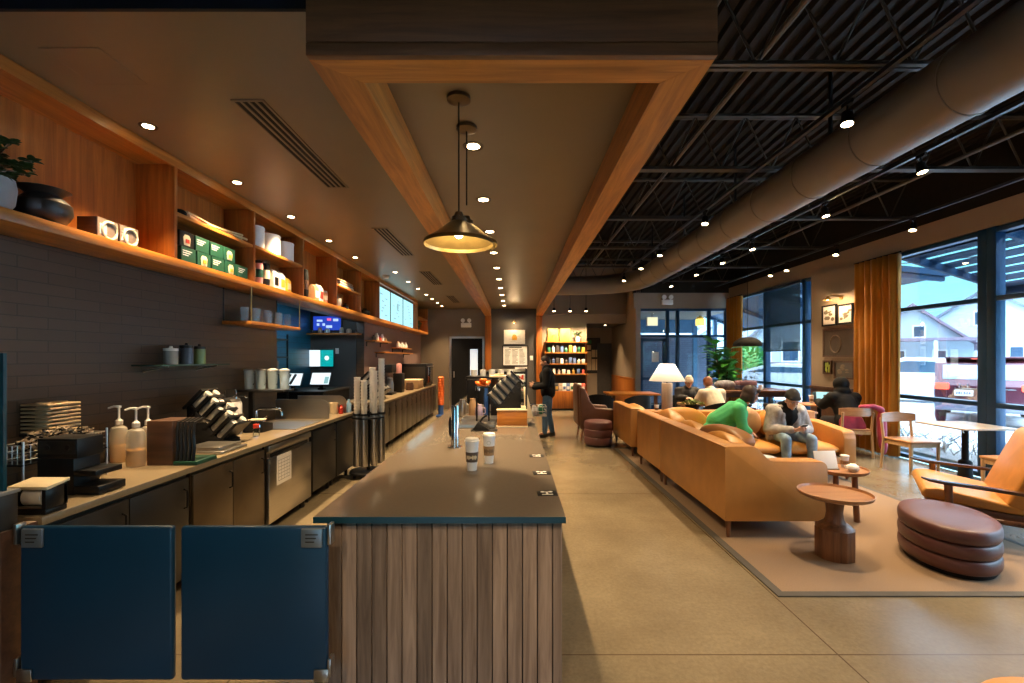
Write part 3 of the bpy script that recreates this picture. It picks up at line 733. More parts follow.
for k, (x, z, h, mt_, nm, lb) in enumerate(((-.52, 0, .24, KRAFT, 'syrup_jug', 'tan plastic jug beside the espresso machine'), (-.66, 0, .22, STEEL, 'milk_pitcher', 'steel milk pitcher beside the drip trays'), (-.44, 0, .17, mat('lilac_plastic', (.42, .33, .48), .4), 'shaker', 'lilac shaker cup between jug and lid rack'), (-.56, .0, .14, WHITE, 'mixing_cup', 'white mixing cup near the espresso machine front'), (-.36, 0, .36, BLUE, 'blue_bottle', 'slim blue bottle standing behind the lid rack'))):
    t = thing(nm, lb, nm.replace('_', ' '), (x, (5.75, 5.85, 5.72, 6.05, 5.9)[k], K))
    r = .05 if k != 4 else .032
    m = MB(); m.lathe([(0, 0), (r * .85, 0), (r, h * .1), (r * .95, h * .7), (r * .7, h * .88), (r * .72, h), (r * .62, h), (0, h * .9)], n=20); m.build('vessel', mt_, t)
    m = MB(); m.tube([(r * .9, 0, h * .75), (r * 1.6, 0, h * .7), (r * 1.6, 0, h * .35), (r * .92, 0, h * .25)], r * .14) if k < 3 else m.cyl((0, 0, h * .97), (0, 0, h * 1.08), r * .5); m.build('handle' if k < 3 else 'cap', mt_ if k < 3 else BLACK, t)
t = thing('wire_frame_stand', 'black wire frame stand at the barista side of the lid rack', 'stand', (-.36, 5.255, K))
m = MB()
for sx in (-.07, .07):
    for sy in (-.06, .06): m.cyl((sx, sy, 0), (sx, sy, .42), .006, n=6)
m.build('upright', BLACK, t)
m = MB(); m.tube([(-.07, -.06, .42), (.07, -.06, .42), (.07, .06, .42), (-.07, .06, .42)], .006, 6, closed=True); m.build('top_loop', BLACK, t)
m = MB(); m.pillow((-.03, 0, .45), (.12, .10, .05), (.2, .3, .4)); m.pillow((.04, .02, .455), (.10, .09, .055), (-.2, -.35, 1.2)); m.pillow((.0, -.02, .485), (.09, .08, .05), (.1, .5, 2)); m.build('orange_pouch', ORANGEP, t)
# pastry case further along
t = thing('pastry_case', 'glass fronted pastry case at the far end of the serving counter', 'pastry case', (-.15, 8.6, K))
m = MB(); m.span((-.35, -.9, 0), (.37, .9, .06)); m.span((-.35, -.9, .48), (.37, .9, .52)); m.span((-.35, -.9, 0), (-.32, .9, .5)); m.build('case_frame', BLACK, t)
m = MB(); m.span((.35, -.88, .06), (.358, .88, .48)); m.span((-.32, -.895, .06), (.35, -.888, .48)); m.build('glazing', CLEAR, t)
m = MB(); m.span((-.3, -.86, .26), (.34, .86, .27)); m.build('glass_shelf', CLEAR, t)
t = thing('card_stand', 'sloping sand coloured menu board leaning beside the wooden plinth', 'menu board', (.20, 5.9, 0.84 + .032))
m = MB(); m.prism([(-.06, 0), (.04, 0), (-.05, .36), (-.07, .36)], 'y', -.22, .22, bev=.004); m.build('board', CREAM, t)
m = MB(); m.span((-.07, -.2, 0), (.03, .2, .012)); m.build('foot', KRAFT, t)
t = thing('chip_basket', 'pale wire basket of snack bags hung on the counter by the standing customer', 'basket', (.42, 8.0, 0))
m = MB()
for sy in (-.12, .12): m.tube([(-.175, sy, .80), (-.155, sy, .81), (-.14, sy, .78)], .006, 6)
m.build('hanging_hook', STEEL, t)
m = MB()
for z in (.62, .70, .78): m.tube([(-.14, -.18, z), (.14, -.18, z), (.14, .18, z), (-.14, .18, z)], .006, 6, closed=True)
for q in range(5): m.cyl((-.14 + q * .07, -.18, .62), (-.14 + q * .07, -.18, .78), .004, n=6); m.cyl((-.14 + q * .07, .18, .62), (-.14 + q * .07, .18, .78), .004, n=6)
m.span((-.14, -.18, .615), (.14, .18, .625)); m.build('wire_basket', STEEL, t)
rr = random.Random(5)
for k in range(5):
    m = MB(); m.pillow((0, 0, .09), (.11, .035, .17), e=.8); o = m.build('snack_bag', hexmat((7, 0, 4, 7, 5)[k]), loc=(.35 + (k % 2) * .12, 7.88 + k * .06, .628), rotz=rr.uniform(-.4, .4)); tag(o, '%s snack bag standing in the pale wire basket' % ['pale', 'green', 'amber', 'white', 'blue'][k], 'snack bag', 'snack bags in the wire basket')

# ------------------------------------------------------------------ swing gates at the counter end
NAVY = mat('navy_laminate', (.003, .030, .074), .34, var=.10, scale=3)
for k, (x0, x1) in enumerate(((-2.175, -1.503), (-1.468, -.822))):
    t = thing('swing_gate', ['navy blue half height swing gate hinged at the timber end post', 'navy blue half height swing gate next to the plank clad counter'][k], 'gate', (x0, 2.0, .2), 0, 'navy half height gates')
    w = x1 - x0
    m = MB(); m.span((0, 0, 0), (w, .03, .678), bev=.012, seg=3); m.build('panel', NAVY, t)
    px = .02 if k == 0 else w - .11
    m = MB(); m.span((px, -.012, .59), (px + .092, -.001, .672), bev=.003); h = m.build('latch_plate', mat('blue_grey_metal', (.22, .26, .30), .35, .7), t)
    m = MB()
    for q in range(3): m.span((px + .02, -.0135, .645 - q * .016), (px + .075 - q * .008, -.0122, .650 - q * .016))
    m.build('engraving', CHAR, h)
    m = MB(); px = -.005 if k == 0 else w - .055
    m.span((px, -.010, .0), (px + .065, -.001, .055), bev=.003); m.build('hinge_mount', STEEL, t)
    m = MB(); hx = -.02 if k == 0 else w + .004
    m.span((hx, -.008, .60), (hx + .016, .036, .69), bev=.003); m.build('pivot', STEEL, t)
    m = MB(); m.span((hx, -.008, .02), (hx + .016, .036, .1), bev=.003); m.build('pivot', STEEL, t)
t = thing('timber_end_post', 'grey and brown timber post at the end of the service counter', 'post', (-2.2, 1.96, 0))
m = MB(); m.span((-.05, -.04, 0), (-.003, .14, .868), bev=.003); m.build('grey_cladding', WEATHER, t)
m = MB(); m.span((-.001, -.01, 0), (.002, .14, .868)); m.span((-.745, -.03, 0), (-.052, .12, .868)); m.build('brown_core', DARKWOOD, t)

# ------------------------------------------------------------------ service counter along the wall
m = MB(); m.span((XL + .003, 2.14, .83), (-2.22, 6.38, K), bev=.004); tag(m.build('worktop', STONE2), 'sand coloured stone worktop along the tiled wall with the sink', 'worktop')
m = MB(); m.span((XL + .003, 7.7, .83), (-2.22, 13.1, K), bev=.004); tag(m.build('worktop', STONE2), 'sand coloured stone worktop along the wall under the menu screens', 'worktop')
def cabinet(y0, y1, label, m_, doors=1, legs=True, group='under counter cabinets', handle=True):
    t = thing('base_cabinet', label, 'cabinet', ((XL - 2.24) / 2, (y0 + y1) / 2, 0), 0, group)
    hx, hy = (-2.25 - XL) / 2 - .005, (y1 - y0) / 2 - .004
    m = MB(); m.span((-hx, -hy, .12), (hx - .01, hy, .828)); m.build('carcass', m_, t)
    for k in range(doors):
        a = -hy + k * 2 * hy / doors; b_ = a + 2 * hy / doors
        m = MB(); m.span((hx - .008, a + .004, .125), (hx + .012, b_ - .004, .80), bev=.003); d = m.build('door', m_, t)
        if handle:
            m = MB(); yy = b_ - .05; m.tube([(hx + .012, yy, .60), (hx + .035, yy, .61), (hx + .035, yy, .72), (hx + .012, yy, .73)], .006, 6); m.build('handle', BLACK, d)
    for sx in (-hx + .05, hx - .08):
        for sy in (-hy + .05, hy - .05):
            m = MB(); m.cyl((sx, sy, 0), (sx, sy, .12), .02, .024, n=10); m.build('leg', BLACK, t)
    return t
CHW = mat('bronze_laminate', (.060, .048, .033), .34, .3, var=.12, scale=3)
cabinet(2.16, 3.14, 'charcoal base cabinet behind the navy gate, under the black tiered holder', CHAR, 2)
cabinet(3.17, 4.09, 'bronze fronted base cabinet beside the steel fridge, under the lid rack', mat('warm_bronze_front', (.10, .07, .04), .35, .5, var=.1), 2)
cabinet(5.06, 5.72, 'charcoal base cabinet under the sink, next to the steel fridge', CHAR, 1)
cabinet(5.74, 6.36, 'charcoal base cabinet at the end of the sink counter by the cup towers', CHAR, 1)
for k in range(6):
    cabinet(7.73 + k * .89, 7.73 + (k + 1) * .89 - .01, '%s bronze base cabinet under the far counter, counted from the cup towers' % ORD[k], CHW, 2, group='cabinets under the far counter')
# under counter fridge
t = thing('undercounter_fridge', 'steel under counter fridge with a white notice on its door', 'fridge', ((XL - 2.24) / 2, 4.575, 0))
hx, hy = .345, .43
m = MB(); m.span((-hx, -hy, .10), (hx - .03, hy, .826)); m.build('cabinet_body', BLACK, t)
m = MB(); m.span((hx - .028, -hy, .10), (hx + .02, hy, .70), bev=.004); m.span((hx - .028, -hy, .755), (hx + .02, hy, .815), bev=.004); m.span((hx - .028, -hy, .70), (hx - .004, hy, .755)); d = m.build('door', STEEL, t)
m = MB(); m.span((hx - .003, -hy + .06, .704), (hx + .008, hy - .06, .735), bev=.004); m.build('handle_recess', BLACK, d)
m = MB(); m.span((hx + .0205, -.30, .42), (hx + .0215, -.02, .70)); p = m.build('notice', PAPER, d)
m = MB()
for q in range(7): m.span((hx + .0216, -.27, .455 + q * .032), (hx + .0219, -.05, .459 + q * .032))
for w in range(5): m.span((hx + .0216, -.27 + w * .054, .455), (hx + .0220, -.267 + w * .054, .651))
m.build('table_print', GREYP, p)
for sy in (-hy + .06, hy - .06):
    m = MB(); m.cyl((hx - .06, sy, 0), (hx - .06, sy, .1), .03); m.cyl((-hx + .06, sy, 0), (-hx + .06, sy, .1), .03); m.build('foot', BLACK, t)
# sink
t = thing('sink', 'steel drop in sink with chrome faucet in the sand coloured worktop', 'sink', (-2.56, 5.12, K))
m = MB(); bw, bd = .25, .33
m.span((-bw - .03, -bd - .03, .0005), (bw + .03, -bd, .008)); m.span((-bw - .03, bd, .0005), (bw + .03, bd + .03, .008)); m.span((-bw - .03, -bd, .0005), (-bw, bd, .008)); m.span((bw, -bd, .0005), (bw + .03, bd, .008))
m.span((-bw, -bd, .001), (bw, bd, .003)); m.build('basin', STEEL, t)
m = MB(); m.lathe([(0, .008), (.035, .008), (.035, .02), (.02, .03), (.018, .16), (0, .165)], c=(-.20, -.25, 0)); m.tube([(-.20, -.25, .14), (-.20, -.25, .19), (-.16, -.25, .21), (.0, -.25, .205), (.06, -.25, .20), (.075, -.25, .17), (.075, -.25, .13)], .013, 10); m.build('faucet', CHROME, t)
m = MB(); m.lathe([(0, .008), (.03, .008), (.025, .07), (.03, .09), (0, .10)], c=(-.20, -.12, 0)); m.tube([(-.2, -.12, .09), (-.14, -.14, .12)], .008); m.build('tap_lever', CHROME, t)
for k, y in enumerate((5.62, 6.2)):
    t = MB(); a = [(.0, 0), (.66, 0)] + [(.66 - .10 + .10 * math.cos(q), .24 - .10 + .10 * math.sin(q)) for q in [PI / 2 * i / 6 for i in range(7)]] + [(0, .24)]
    t.prism(a, 'y', -.006, .006)
    tag(t.build('splash_guard', STEEL, loc=(XL + .006, y, K)), ['rounded brushed steel splash guard standing beside the sink', 'plain brushed steel splash guard at the end of the sink counter'][k], 'splash guard', 'steel splash guards')
# ------------------------------------------------------------------ things on the service counter
t = thing('ledge_partition', 'grey ledge block beside the end post with lilac lit top', 'partition', (-2.56, 1.98, K))
m = MB(); m.span((-.38, -.045, .0), (.355, .045, .155), bev=.006); m.build('block', CHAR, t)
m = MB(); m.span((-.385, -.05, .155), (.36, .05, .17), bev=.003); m.build('cap', GREYP, t)
t = thing('glass_screen', 'upright clear glass screen on the grey ledge at the counter end', 'glass screen', (-2.56, 1.98, K + .171))
m = MB(); m.span((-.38, -.004, 0), (.325, .004, .60)); m.build('pane', CLEAR, t)
m = MB(); m.span((.325, -.007, 0), (.345, .007, .60)); m.build('edge', mat('teal_glass_edge', (.01, .06, .09), .15), t)
# label printer
t = thing('label_printer', 'black label printer with white roll beside the grey ledge', 'printer', (-2.315, 2.22, K)); t.scale = (1, .6, .92)
m = MB(); m.span((-.085, -.09, 0), (.085, .09, .03), bev=.008); m.span((-.085, -.09, .03), (-.065, .09, .14), bev=.005); m.span((.065, -.09, .03), (.085, .09, .14), bev=.005); m.span((-.085, .06, .03), (.085, .09, .14)); m.build('housing', BLACK, t)
m = MB(); m.box((0, 0.0, .150), (.19, .19, .018), (R(6), 0, 0), bev=.004); m.build('cover', CREAM, t)
m = MB(); m.cyl((-.045, -.03, .085), (.045, -.03, .085), .045, n=24); m.build('paper_roll', PAPER, t)
m = MB(); m.cyl((-.065, -.085, .04), (.065, -.085, .04), .007); m.build('tear_bar', STEEL, t)
# wire rack with packets
t = thing('wire_rack', 'black wire rack with steel posts at the counter end', 'rack', (-2.682, 2.685, K))
m = MB()
for sx in (-.06, .055):
    for sy in (-.25, .25): m = MB(); m.cyl((sx, sy, 0), (sx, sy, .30), .006, n=8); m.build('post', STEEL, t)
m = MB(); m.span((-.065, -.26, .17), (.06, .26, .178)); m.span((-.065, -.26, .04), (.06, .26, .048)); m.build('shelf', BLACK, t)
m = MB()
for z in (.20, .24, .28): m.tube([(-.06, -.25, z), (.055, -.25, z), (.055, .25, z), (-.06, .25, z)], .003, 6, closed=True)
for q in range(14):
    m.cyl((.055, -.25 + q * .0384, .178), (.055, -.25 + q * .0384, .28), .0022, n=5)
    if q < 5: m.cyl((-.06 + q * .028, -.25, .178), (-.06 + q * .028, -.25, .28), .0022, n=5)
m.build('basket_side', STEEL, t)
m = MB(); rr = random.Random(8)
for q in range(420):
    a, b_ = rr.uniform(-.035, .03), rr.uniform(-.22, .22)
    zz = .195 + rr.random() * (.15 * (1 - (b_ / .40) ** 2))
    m.box((a, b_, zz), (.028, .010, .006), (rr.uniform(-.6, .6), rr.uniform(-.6, .6), rr.uniform(0, 3.1)), mi=rr.choice((0, 0, 1)))
o = m.build('stirrer_heap', [mat('bamboo', (.34, .25, .16), .6), MATTE], loc=(-2.682, 2.685, K)); tag(o, 'loose heap of bamboo and black stirrers in the wire rack', 'stirrers', kind='stuff')
# stack of card trays on the wall side
for k in range(8):
    m = MB(); z = .33 + k * .023
    m.span((-.09, -.10, 0), (.085, .10, .012), bev=.004)
    for q in (-.048, .048): m.lathe([(.038, .005), (.036, .019), (.028, .019), (.025, .005)], c=(0, q, .0), n=14)
    o = m.build('cup_carrier', mat('pulp_card', (.50, .36, .20), .8, var=.1), loc=(-2.853, 2.81, K + z - .03 + .0), rotz=rr.uniform(-.06, .06))
    tag(o, ('topmost' if k == 7 else 'lowest' if k == 0 else '%s from the bottom' % ORD[k]) + ' tan card cup carrier in the stack by the tiled wall', 'cup carrier', 'stack of card cup carriers')
t = thing('carrier_stand', 'small black stand under the stack of card cup carriers', 'stand', (-2.853, 2.81, K))
m = MB(); m.span((-.09, -.105, .283), (.088, .105, .295)); m.build('top', BLACK, t)
m = MB()
for sx in (-.08, .08):
    for sy in (-.09, .09): m.cyl((sx, sy, 0), (sx, sy, .285), .006)
m.build('leg', BLACK, t)
# black tiered holder
t = thing('tiered_holder', 'black tiered holder with stepped trays facing the aisle', 'holder', (-2.50, 2.56, K))
m = MB(); m.span((-.10, -.08, .0), (.10, .08, .20), bev=.004); m.span((-.10, -.08, .20), (.12, .08, .31), bev=.006); m.build('case', BLACK, t)
m = MB(); m.span((.10, -.08, .005), (.24, .09, .05), bev=.004); m.build('tray', BLACK, t)
m = MB(); m.span((.10, -.08, .105), (.22, .09, .135), bev=.004); m.build('tray', BLACK, t)
m = MB(); m.span((-.09, -.083, .225), (.11, -.0805, .295)); p = m.build('front_plate', CHAR, t)
m = MB()
for x in (-.04, .07): m.cyl((x, -.086, .262), (x, -.083, .262), .014, n=14)
m.build('knob', BLACK, p)
# syrup jugs with pumps
for k, (px, py, r, h, lv) in enumerate(((119, 462, .058, .27, .45), (136, 466, .058, .27, .42), (148, 460, .05, .26, .3))):
    Y = F * .75 / (py - VY); x = X_(px, Y)
    t = thing('syrup_jug', ['milky syrup jug with pump, half full and next to the black tiered holder', 'milky syrup jug with pump in the middle of the three jugs', 'milky syrup jug with pump half hidden by the dark wooden caddy'][k], 'syrup jug', (x, Y, K), 0, 'pump jugs on the service counter')
    m = MB(); m.lathe([(0, .001), (r * .92, .001), (r, .02), (r, h * .78), (r * .8, h * .92), (r * .35, h * .98), (r * .35, h), (0, h)], n=28, sy=.9); m.build('bottle', MILKY, t)
    m = MB(); m.lathe([(0, .004), (r * .9, .004), (r * .95, .02), (r * .95, h * lv), (0, h * lv)], n=24, sy=.9); m.build('syrup', SYRUP, t)
    m = MB(); m.lathe([(0, h), (r * .4, h), (r * .4, h + .03), (r * .2, h + .04), (.007, h + .05), (.007, h + .12), (.014, h + .122), (.014, h + .135), (0, h + .138)], n=16); m.tube([(0, 0, h + .13), (-.03, -.01, h + .132), (-.06, -.02, h + .12)], .0075, 8, taper=(1.2, 1, .8)); m.build('pump', WHITE, t)
# dark caddy with black hoses
t = thing('wooden_caddy', 'dark wooden caddy with green base beside the syrup jugs', 'caddy', (-2.40, 3.28, K))
m = MB(); m.span((-.16, -.11, .0), (.02, .11, .31), bev=.005); m.build('box', DARKWOOD, t)
m = MB()
for q in range(5):
    x = .035 + q * .028
    m.tube([(x, -.09, .0), (x + .015, -.095, .12), (x + .005, -.09, .22), (x - .01, -.06, .29), (x - .015, .03, .31), (x - .01, .1, .28)], .011, 8)
m.build('black_hose', BLACK, t)
m = MB(); m.span((.022, -.11, 0.0), (.19, .11, .03), bev=.006); m.build('green_base', GREEN, t)
# steel plates and the slanted lid rack
for k, (y0, y1, z0, z1, x0, x1) in enumerate(((3.52, 3.86, 0, .022, -2.62, -2.26), (3.56, 3.84, .0225, .05, -2.58, -2.30))):
    m = MB(); m.span((x0, y0, K + z0), (x1, y1, K + z1), bev=.006); tag(m.build('steel_tray', STEEL), ['wide flat steel tray lying on the worktop before the slanted lid rack', 'smaller steel tray lying on top of a wider steel tray'][k], 'tray', 'flat steel trays')
lid_rack('lid_rack', 'black slanted rack of white lids standing on the service counter by the tiled wall', (-2.56, 4.06, K), PI, 5, 2, .92)
# hot water urn and timer
t = thing('hot_water_urn', 'white insulated urn with chrome handles near the tiled wall', 'urn', (-2.78, 4.48, K))
m = MB(); m.lathe([(0, 0), (.085, 0), (.09, .02), (.09, .30), (.082, .32), (0, .325)], n=28); m.build('body', WHITE, t)
m = MB(); m.lathe([(.0, .325), (.08, .325), (.07, .35), (.03, .36), (0, .362)], n=24); m.build('lid', STEEL, t)
m = MB(); m.tube([(-.06, -.02, .35), (-.05, -.02, .44), (.05, -.02, .44), (.06, -.02, .35)], .007); m.build('handle', CHROME, t)
m = MB(); m.tube([(.02, -.02, .36), (.04, -.02, .385), (.14, -.02, .385), (.16, -.02, .36)], .010); m.build('spout', CHROME, t)
m = MB(); m.span((.05, -.094, .12), (.08, -.082, .17), bev=.004); m.build('red_tap', RED, t)
t = thing('digital_timer', 'black digital timer with small blue display near the sink', 'timer', (-2.62, 4.66, K))
m = MB(); m.prism([(-.1, 0), (.1, 0), (.1, .075), (-.1, .115)], 'x', -.10, .10, bev=.006); m.build('case', BLACK, t)
m = MB(); m.span((.03, -.105, .055), (.075, -.1005, .078)); m.build('display', emis('blue_digits', (.25, .65, 1), 2.5), t)
m = MB(); m.span((-.09, -.04, .11), (.06, .06, .125), bev=.005); m.build('top_tray', CREAM, t)
t = thing('red_dispenser', 'small red topped dispenser beside the white urn', 'dispenser', (-2.47, 4.36, K))
m = MB(); m.lathe([(0, 0), (.03, 0), (.03, .07), (.02, .08), (0, .08)], n=18); m.build('bottle', CLEAR, t)
m = MB(); m.lathe([(0, .08), (.028, .08), (.028, .115), (0, .12)], n=18); m.build('cap', RED, t)
# glass wall shelf with canisters
t = thing('glass_wall_shelf', 'short glass shelf on the tiled wall holding three canisters', 'shelf', (XL, 3.92, Z_(364, 4.0)))
m = MB(); m.span((.006, -.42, -.012), (.24, .42, 0)); m.build('shelf_plate', mat('green_edge_glass', (.03, .06, .055), .12), t)
m = MB()
for y in (-.3, .3): m.tube([(.004, y, -.06), (.02, y, -.05), (.2, y, -.016)], .008, 6)
m.build('bracket', STEEL, t)
zsh = Z_(364, 4.0)
for k, (y, r, h, mt_, lb) in enumerate(((3.74, .05, .13, GREYP, 'pale grey canister'), (3.92, .05, .16, mat('slate_blue_tin', (.05, .07, .12), .4), 'slate blue canister'), (4.08, .048, .155, mat('tea_green_tin', (.16, .24, .10), .4), 'green canister'))):
    t = thing('canister', lb + ' with dark lid on the short glass wall shelf', 'canister', (XL + .13, y, zsh + .001), 0, 'canisters on the glass wall shelf')
    m = MB(); m.lathe([(0, 0), (r, 0), (r, h * .85), (0, h * .85)], n=24); m.build('tin', mt_, t)
    m = MB(); m.lathe([(0, h * .85), (r * 1.05, h * .85), (r * 1.05, h), (r * .3, h + .004), (.01, h + .02), (0, h + .02)], n=24); m.build('lid', BLACK if k else WHITE, t)
# blender jars on their stand
t = thing('jar_stand', 'dark stand shelf above the sink carrying clear jars', 'stand', (-2.68, 4.93, K))
m = MB(); m.span((-.25, -.12, .39), (.24, .12, .41), bev=.003); m.build('top', CHAR, t)
m = MB(); m.span((-.25, .09, 0), (-.20, .12, .39)); m.build('leg', CHAR, t)
for k in range(4):
    t = thing('clear_jar', '%s clear plastic jar on the stand above the sink, counted from the tiled wall' % ORD[k], 'jar', (-2.87 + k * .128, 4.93, K + .411), 0, 'clear jars above the sink')
    m = MB(); m.lathe([(0, .001), (.045, .001), (.053, .20), (.049, .20), (.042, .008), (0, .008)], n=20); m.build('jar', mixtrans('frosted_jar', (.70, .82, .84), .38, .2) if k == 0 else MATS['frosted_jar'], t)
    m = MB(); m.lathe([(0, .2), (.055, .2), (.055, .215), (.02, .225), (0, .225)], n=20); m.build('lid', WHITE if k > 1 else GREYP, t)
    m = MB(); m.tube([(.05, -.01, .17), (.070, -.02, .16), (.070, -.02, .07), (.048, -.01, .05)], .005); m.build('handle', CLEAR, t)
# bits at the end of the sink counter
for k, (px, py, Y, r, h, mt_, nm, lb) in enumerate(((334, 404, 6.1, .055, .15, CREAM, 'caddy_tub', 'cream tub at the end of the sink counter'), (341, 406, 6.12, .03, .12, RED, 'red_bottle', 'small red bottle at the end of the sink counter'), (327, 402, 6.32, .03, .13, WHITE, 'white_bottle', 'small white bottle behind the end splash guard'), (349, 404, 6.28, .035, .18, mat('pale_blue_plastic', (.25, .42, .62), .4), 'blue_bottle', 'pale blue spray bottle at the sink counter end'))):
    m = MB(); m.lathe([(0, 0), (r, 0), (r, h * .65), (r * .45, h * .8), (r * .45, h), (0, h)], n=18) if k else m.lathe([(0, 0), (r * .8, 0), (r, h), (r * .9, h), (r * .7, .01), (0, .01)], n=20)
    Yk = Y if k < 2 else Y
    tag(m.build(nm, mt_, loc=(min(X_(px, Y), -2.28), Y, K)), lb, nm.replace('_', ' '))
# hanging glass rack
t = thing('hanging_rack', 'timber board hanging on black and brass rods below the wall shelf', 'hanging rack', (XL, 5.1, 1.96))
m = MB(); m.span((.01, -.52, 0), (.31, .53, .035), bev=.003); m.build('board', ORANGE, t)
m = MB()
for y in (-.51, .52): m.cyl((.02, y, .03), (.02, y, .37), .007, n=8)
m.build('wall_rod', BLACK, t)
m = MB()
for y in (-.51, .52): m.cyl((.30, y, .03), (.30, y, .37), .006, n=8)
m.build('front_rod', BRASS, t)
for k in range(8):
    m = MB(); m.lathe([(0, .002), (.034, .002), (.041, .15), (.038, .15), (.031, .008), (0, .008)], n=18)
    tag(m.build('drinking_glass', mixtrans('bluish_glassware', (.45, .60, .70), .22, .1) if k == 0 else MATS['bluish_glassware'], loc=(XL + .18 + .04 * (k % 2), 4.68 + k * .115, 1.996)), '%s clear drinking glass on the hanging timber board, counted from the plant end' % ORD[k], 'glass', 'glasses on the hanging board')
# ------------------------------------------------------------------ back room seen through the opening
t = thing('order_screen', 'small blue order screen hung high in the back room opening', 'screen', (-3.66, 8.91, 2.30))
m = MB(); m.span((-.29, 0, -.15), (.29, .03, .15), bev=.006); m.build('housing', BLACK, t)
m = MB(); m.span((-.27, -.003, -.135), (.27, -.0005, .135)); s = m.build('screen', emis('deep_blue_screen', (.012, .045, .42), 1.0), t)
m = MB()
for (a, b_, c, d) in ((-.2, .03, .11, .04), (-.2, -.05, .05, .05), (-.09, -.05, .05, .05), (.12, .04, .1, .05), (-.02, -.09, .12, .05)): m.span((a, -.005, b_), (a + c, -.0035, b_ + d))
m.build('screen_tiles', emis('pale_blue_tiles', (.45, .6, 1), 1.0), s)
m = MB(); m.span((.0, -.005, .05), (.08, -.0035, .1)); m.build('pink_tile', emis('pink_tile', (.9, .12, .35), .9), s)
m = MB(); m.span((-3.98, 8.72, 2.07), (-2.99, 8.93, 2.10), bev=.003); tag(m.build('wall_shelf', ORANGE_X), 'thin timber shelf under the blue order screen', 'shelf')
for k in range(7):
    m = MB(); r = .03 + .01 * (k % 3); h = .06 + .025 * ((k * 2) % 3); m.lathe([(0, 0), (r, 0), (r, h * .7), (r * .6, h), (0, h)], n=14)
    tag(m.build('spice_jar', hexmat((3, 6, 7, 3, 2, 6, 3)[k]), loc=(-3.9 + k * .14, 8.82, 2.101)), '%s small jar on the shelf under the order screen, counted from the blue wall' % ORD[k], 'jar', 'jars under the order screen')
t = thing('wall_monitor', 'wall monitor showing a white half and a teal half in the back room', 'monitor', (-3.79, 8.90, Z_(358, 8.9)))
m = MB(); m.span((-.30, 0, -.18), (.27, .03, .17), bev=.006); m.build('housing', BLACK, t)
m = MB(); m.span((-.285, -.004, -.165), (.0, -.0005, .155)); s = m.build('white_half', emis('white_screen', (.80, .95, 1), 1.0), t)
m = MB(); m.span((.0, -.004, -.165), (.255, -.0005, .155)); s = m.build('teal_half', emis('teal_screen', (.0, .33, .33), 1.0), t)
m = MB(); m.cyl((.13, -.007, .0), (.13, -.0045, .0), .045, n=20); m.build('round_icon', emis('white_icon', (.8, .95, .95), 1), s)
t = thing('backroom_counter', 'black counter block in the back room under the tilted order tablets', 'counter', (-3.55, 8.1, 0))
m = MB(); m.span((-.42, -.6, 0), (.40, .6, 1.04)); m.build('body', BLACK, t)
m = MB(); m.span((-.43, -.62, 1.04), (.42, .62, 1.07), bev=.004); m.build('top', CHAR, t)
for k, (x, y) in enumerate(((-3.72, 7.62), (-3.36, 7.9))):
    t = thing('order_tablet', ['tilted order tablet with white and dark display, next to the blue wall', 'tilted order tablet with bright white display, beside the grey wall'][k], 'tablet', (x, y, 1.071), 0, 'order tablets in the back room')
    M = T((0, 0, .19), (R(-28), 0, 0))
    m = MB(); m.box((0, .012, 0), (.34, .02, .24), bev=.006, M=M); m.build('housing', BLACK, t)
    m = MB(); m.box((0, -.001, 0), (.32, .004, .22), M=M); s = m.build('screen', MATS['white_screen'], t)
    m = MB(); 
    if k == 0:
        for q in (-.07, .02): m.box((q, -.005, 0), (.045, .003, .20), (0, R(18), 0), M=M)
    else: m.box((.11, -.005, -.03), (.07, .003, .13), M=M)
    m.build('screen_panel', CHAR if k == 0 else emis('grey_cyan_panel', (.3, .6, .62), .7), s)
    m = MB(); m.span((-.05, .0, 0), (.05, .1, .03)); m.box((0, .06, .1), (.06, .02, .16), (R(-20), 0, 0)); m.build('stand', BLACK, t)
t = thing('backroom_rack', 'dark narrow rack against the blue tiled wall in the back room', 'rack', (-3.80, 6.95, 0))
m = MB()
for z in (.9, 1.35, 1.62, 1.9): m.span((-.18, -.4, z), (.16, .4, z + .025))
m.build('shelf', CHAR, t)
m = MB()
for sx in (-.17, .15):
    for sy in (-.38, .38): m = MB(); m.cyl((sx, sy, 0), (sx, sy, 2.0), .015); m.build('post', BLACK, t)
for k in range(3):
    m = MB(); m.span((-.12, -.12, 0), (.12, .12, .15 + .05 * (k % 2)), bev=.008); tag(m.build('storage_box', (CHAR, GREYP, MATTE)[k], loc=(-3.80, 6.72 + k * .01 + (.28 if k == 1 else 0), (.926, 1.376, 1.646)[k])), ['charcoal storage box on the lowest shelf', 'grey storage box on the middle shelf', 'black storage box on the upper shelf'][k] + ' of the back room rack', 'box', 'boxes on the back room rack')
t = MB(); t.span((-.035, -.008, -.055), (.035, 0, .055), bev=.003); tag(t.build('wall_socket', WHITE, loc=(X_(337, 8.94), 8.948, Z_(351, 8.94))), 'white wall socket on the grey wall beside the wall monitor', 'socket')
l = bpy.data.lights.new('backroom_tube', 'AREA'); l.shape = 'RECTANGLE'; l.size = .1; l.size_y = 1.2; l.energy = 10; l.color = (.55, .8, 1)
o = bpy.data.objects.new('backroom_tube', l); C.objects.link(o); o.location = (-3.5, 7.3, 2.585)
t = thing('ceiling_tube_light', 'cool white tube light on the back room ceiling', 'ceiling light', (-3.5, 7.3, 2.62))
m = MB(); m.span((-.06, -.62, -.025), (.06, .62, -.001), bev=.006); m.build('housing', WHITE, t)
m = MB(); m.span((-.045, -.6, -.032), (.045, .6, -.025)); m.build('diffuser', emis('cool_tube', (.6, .85, 1), 2), t)

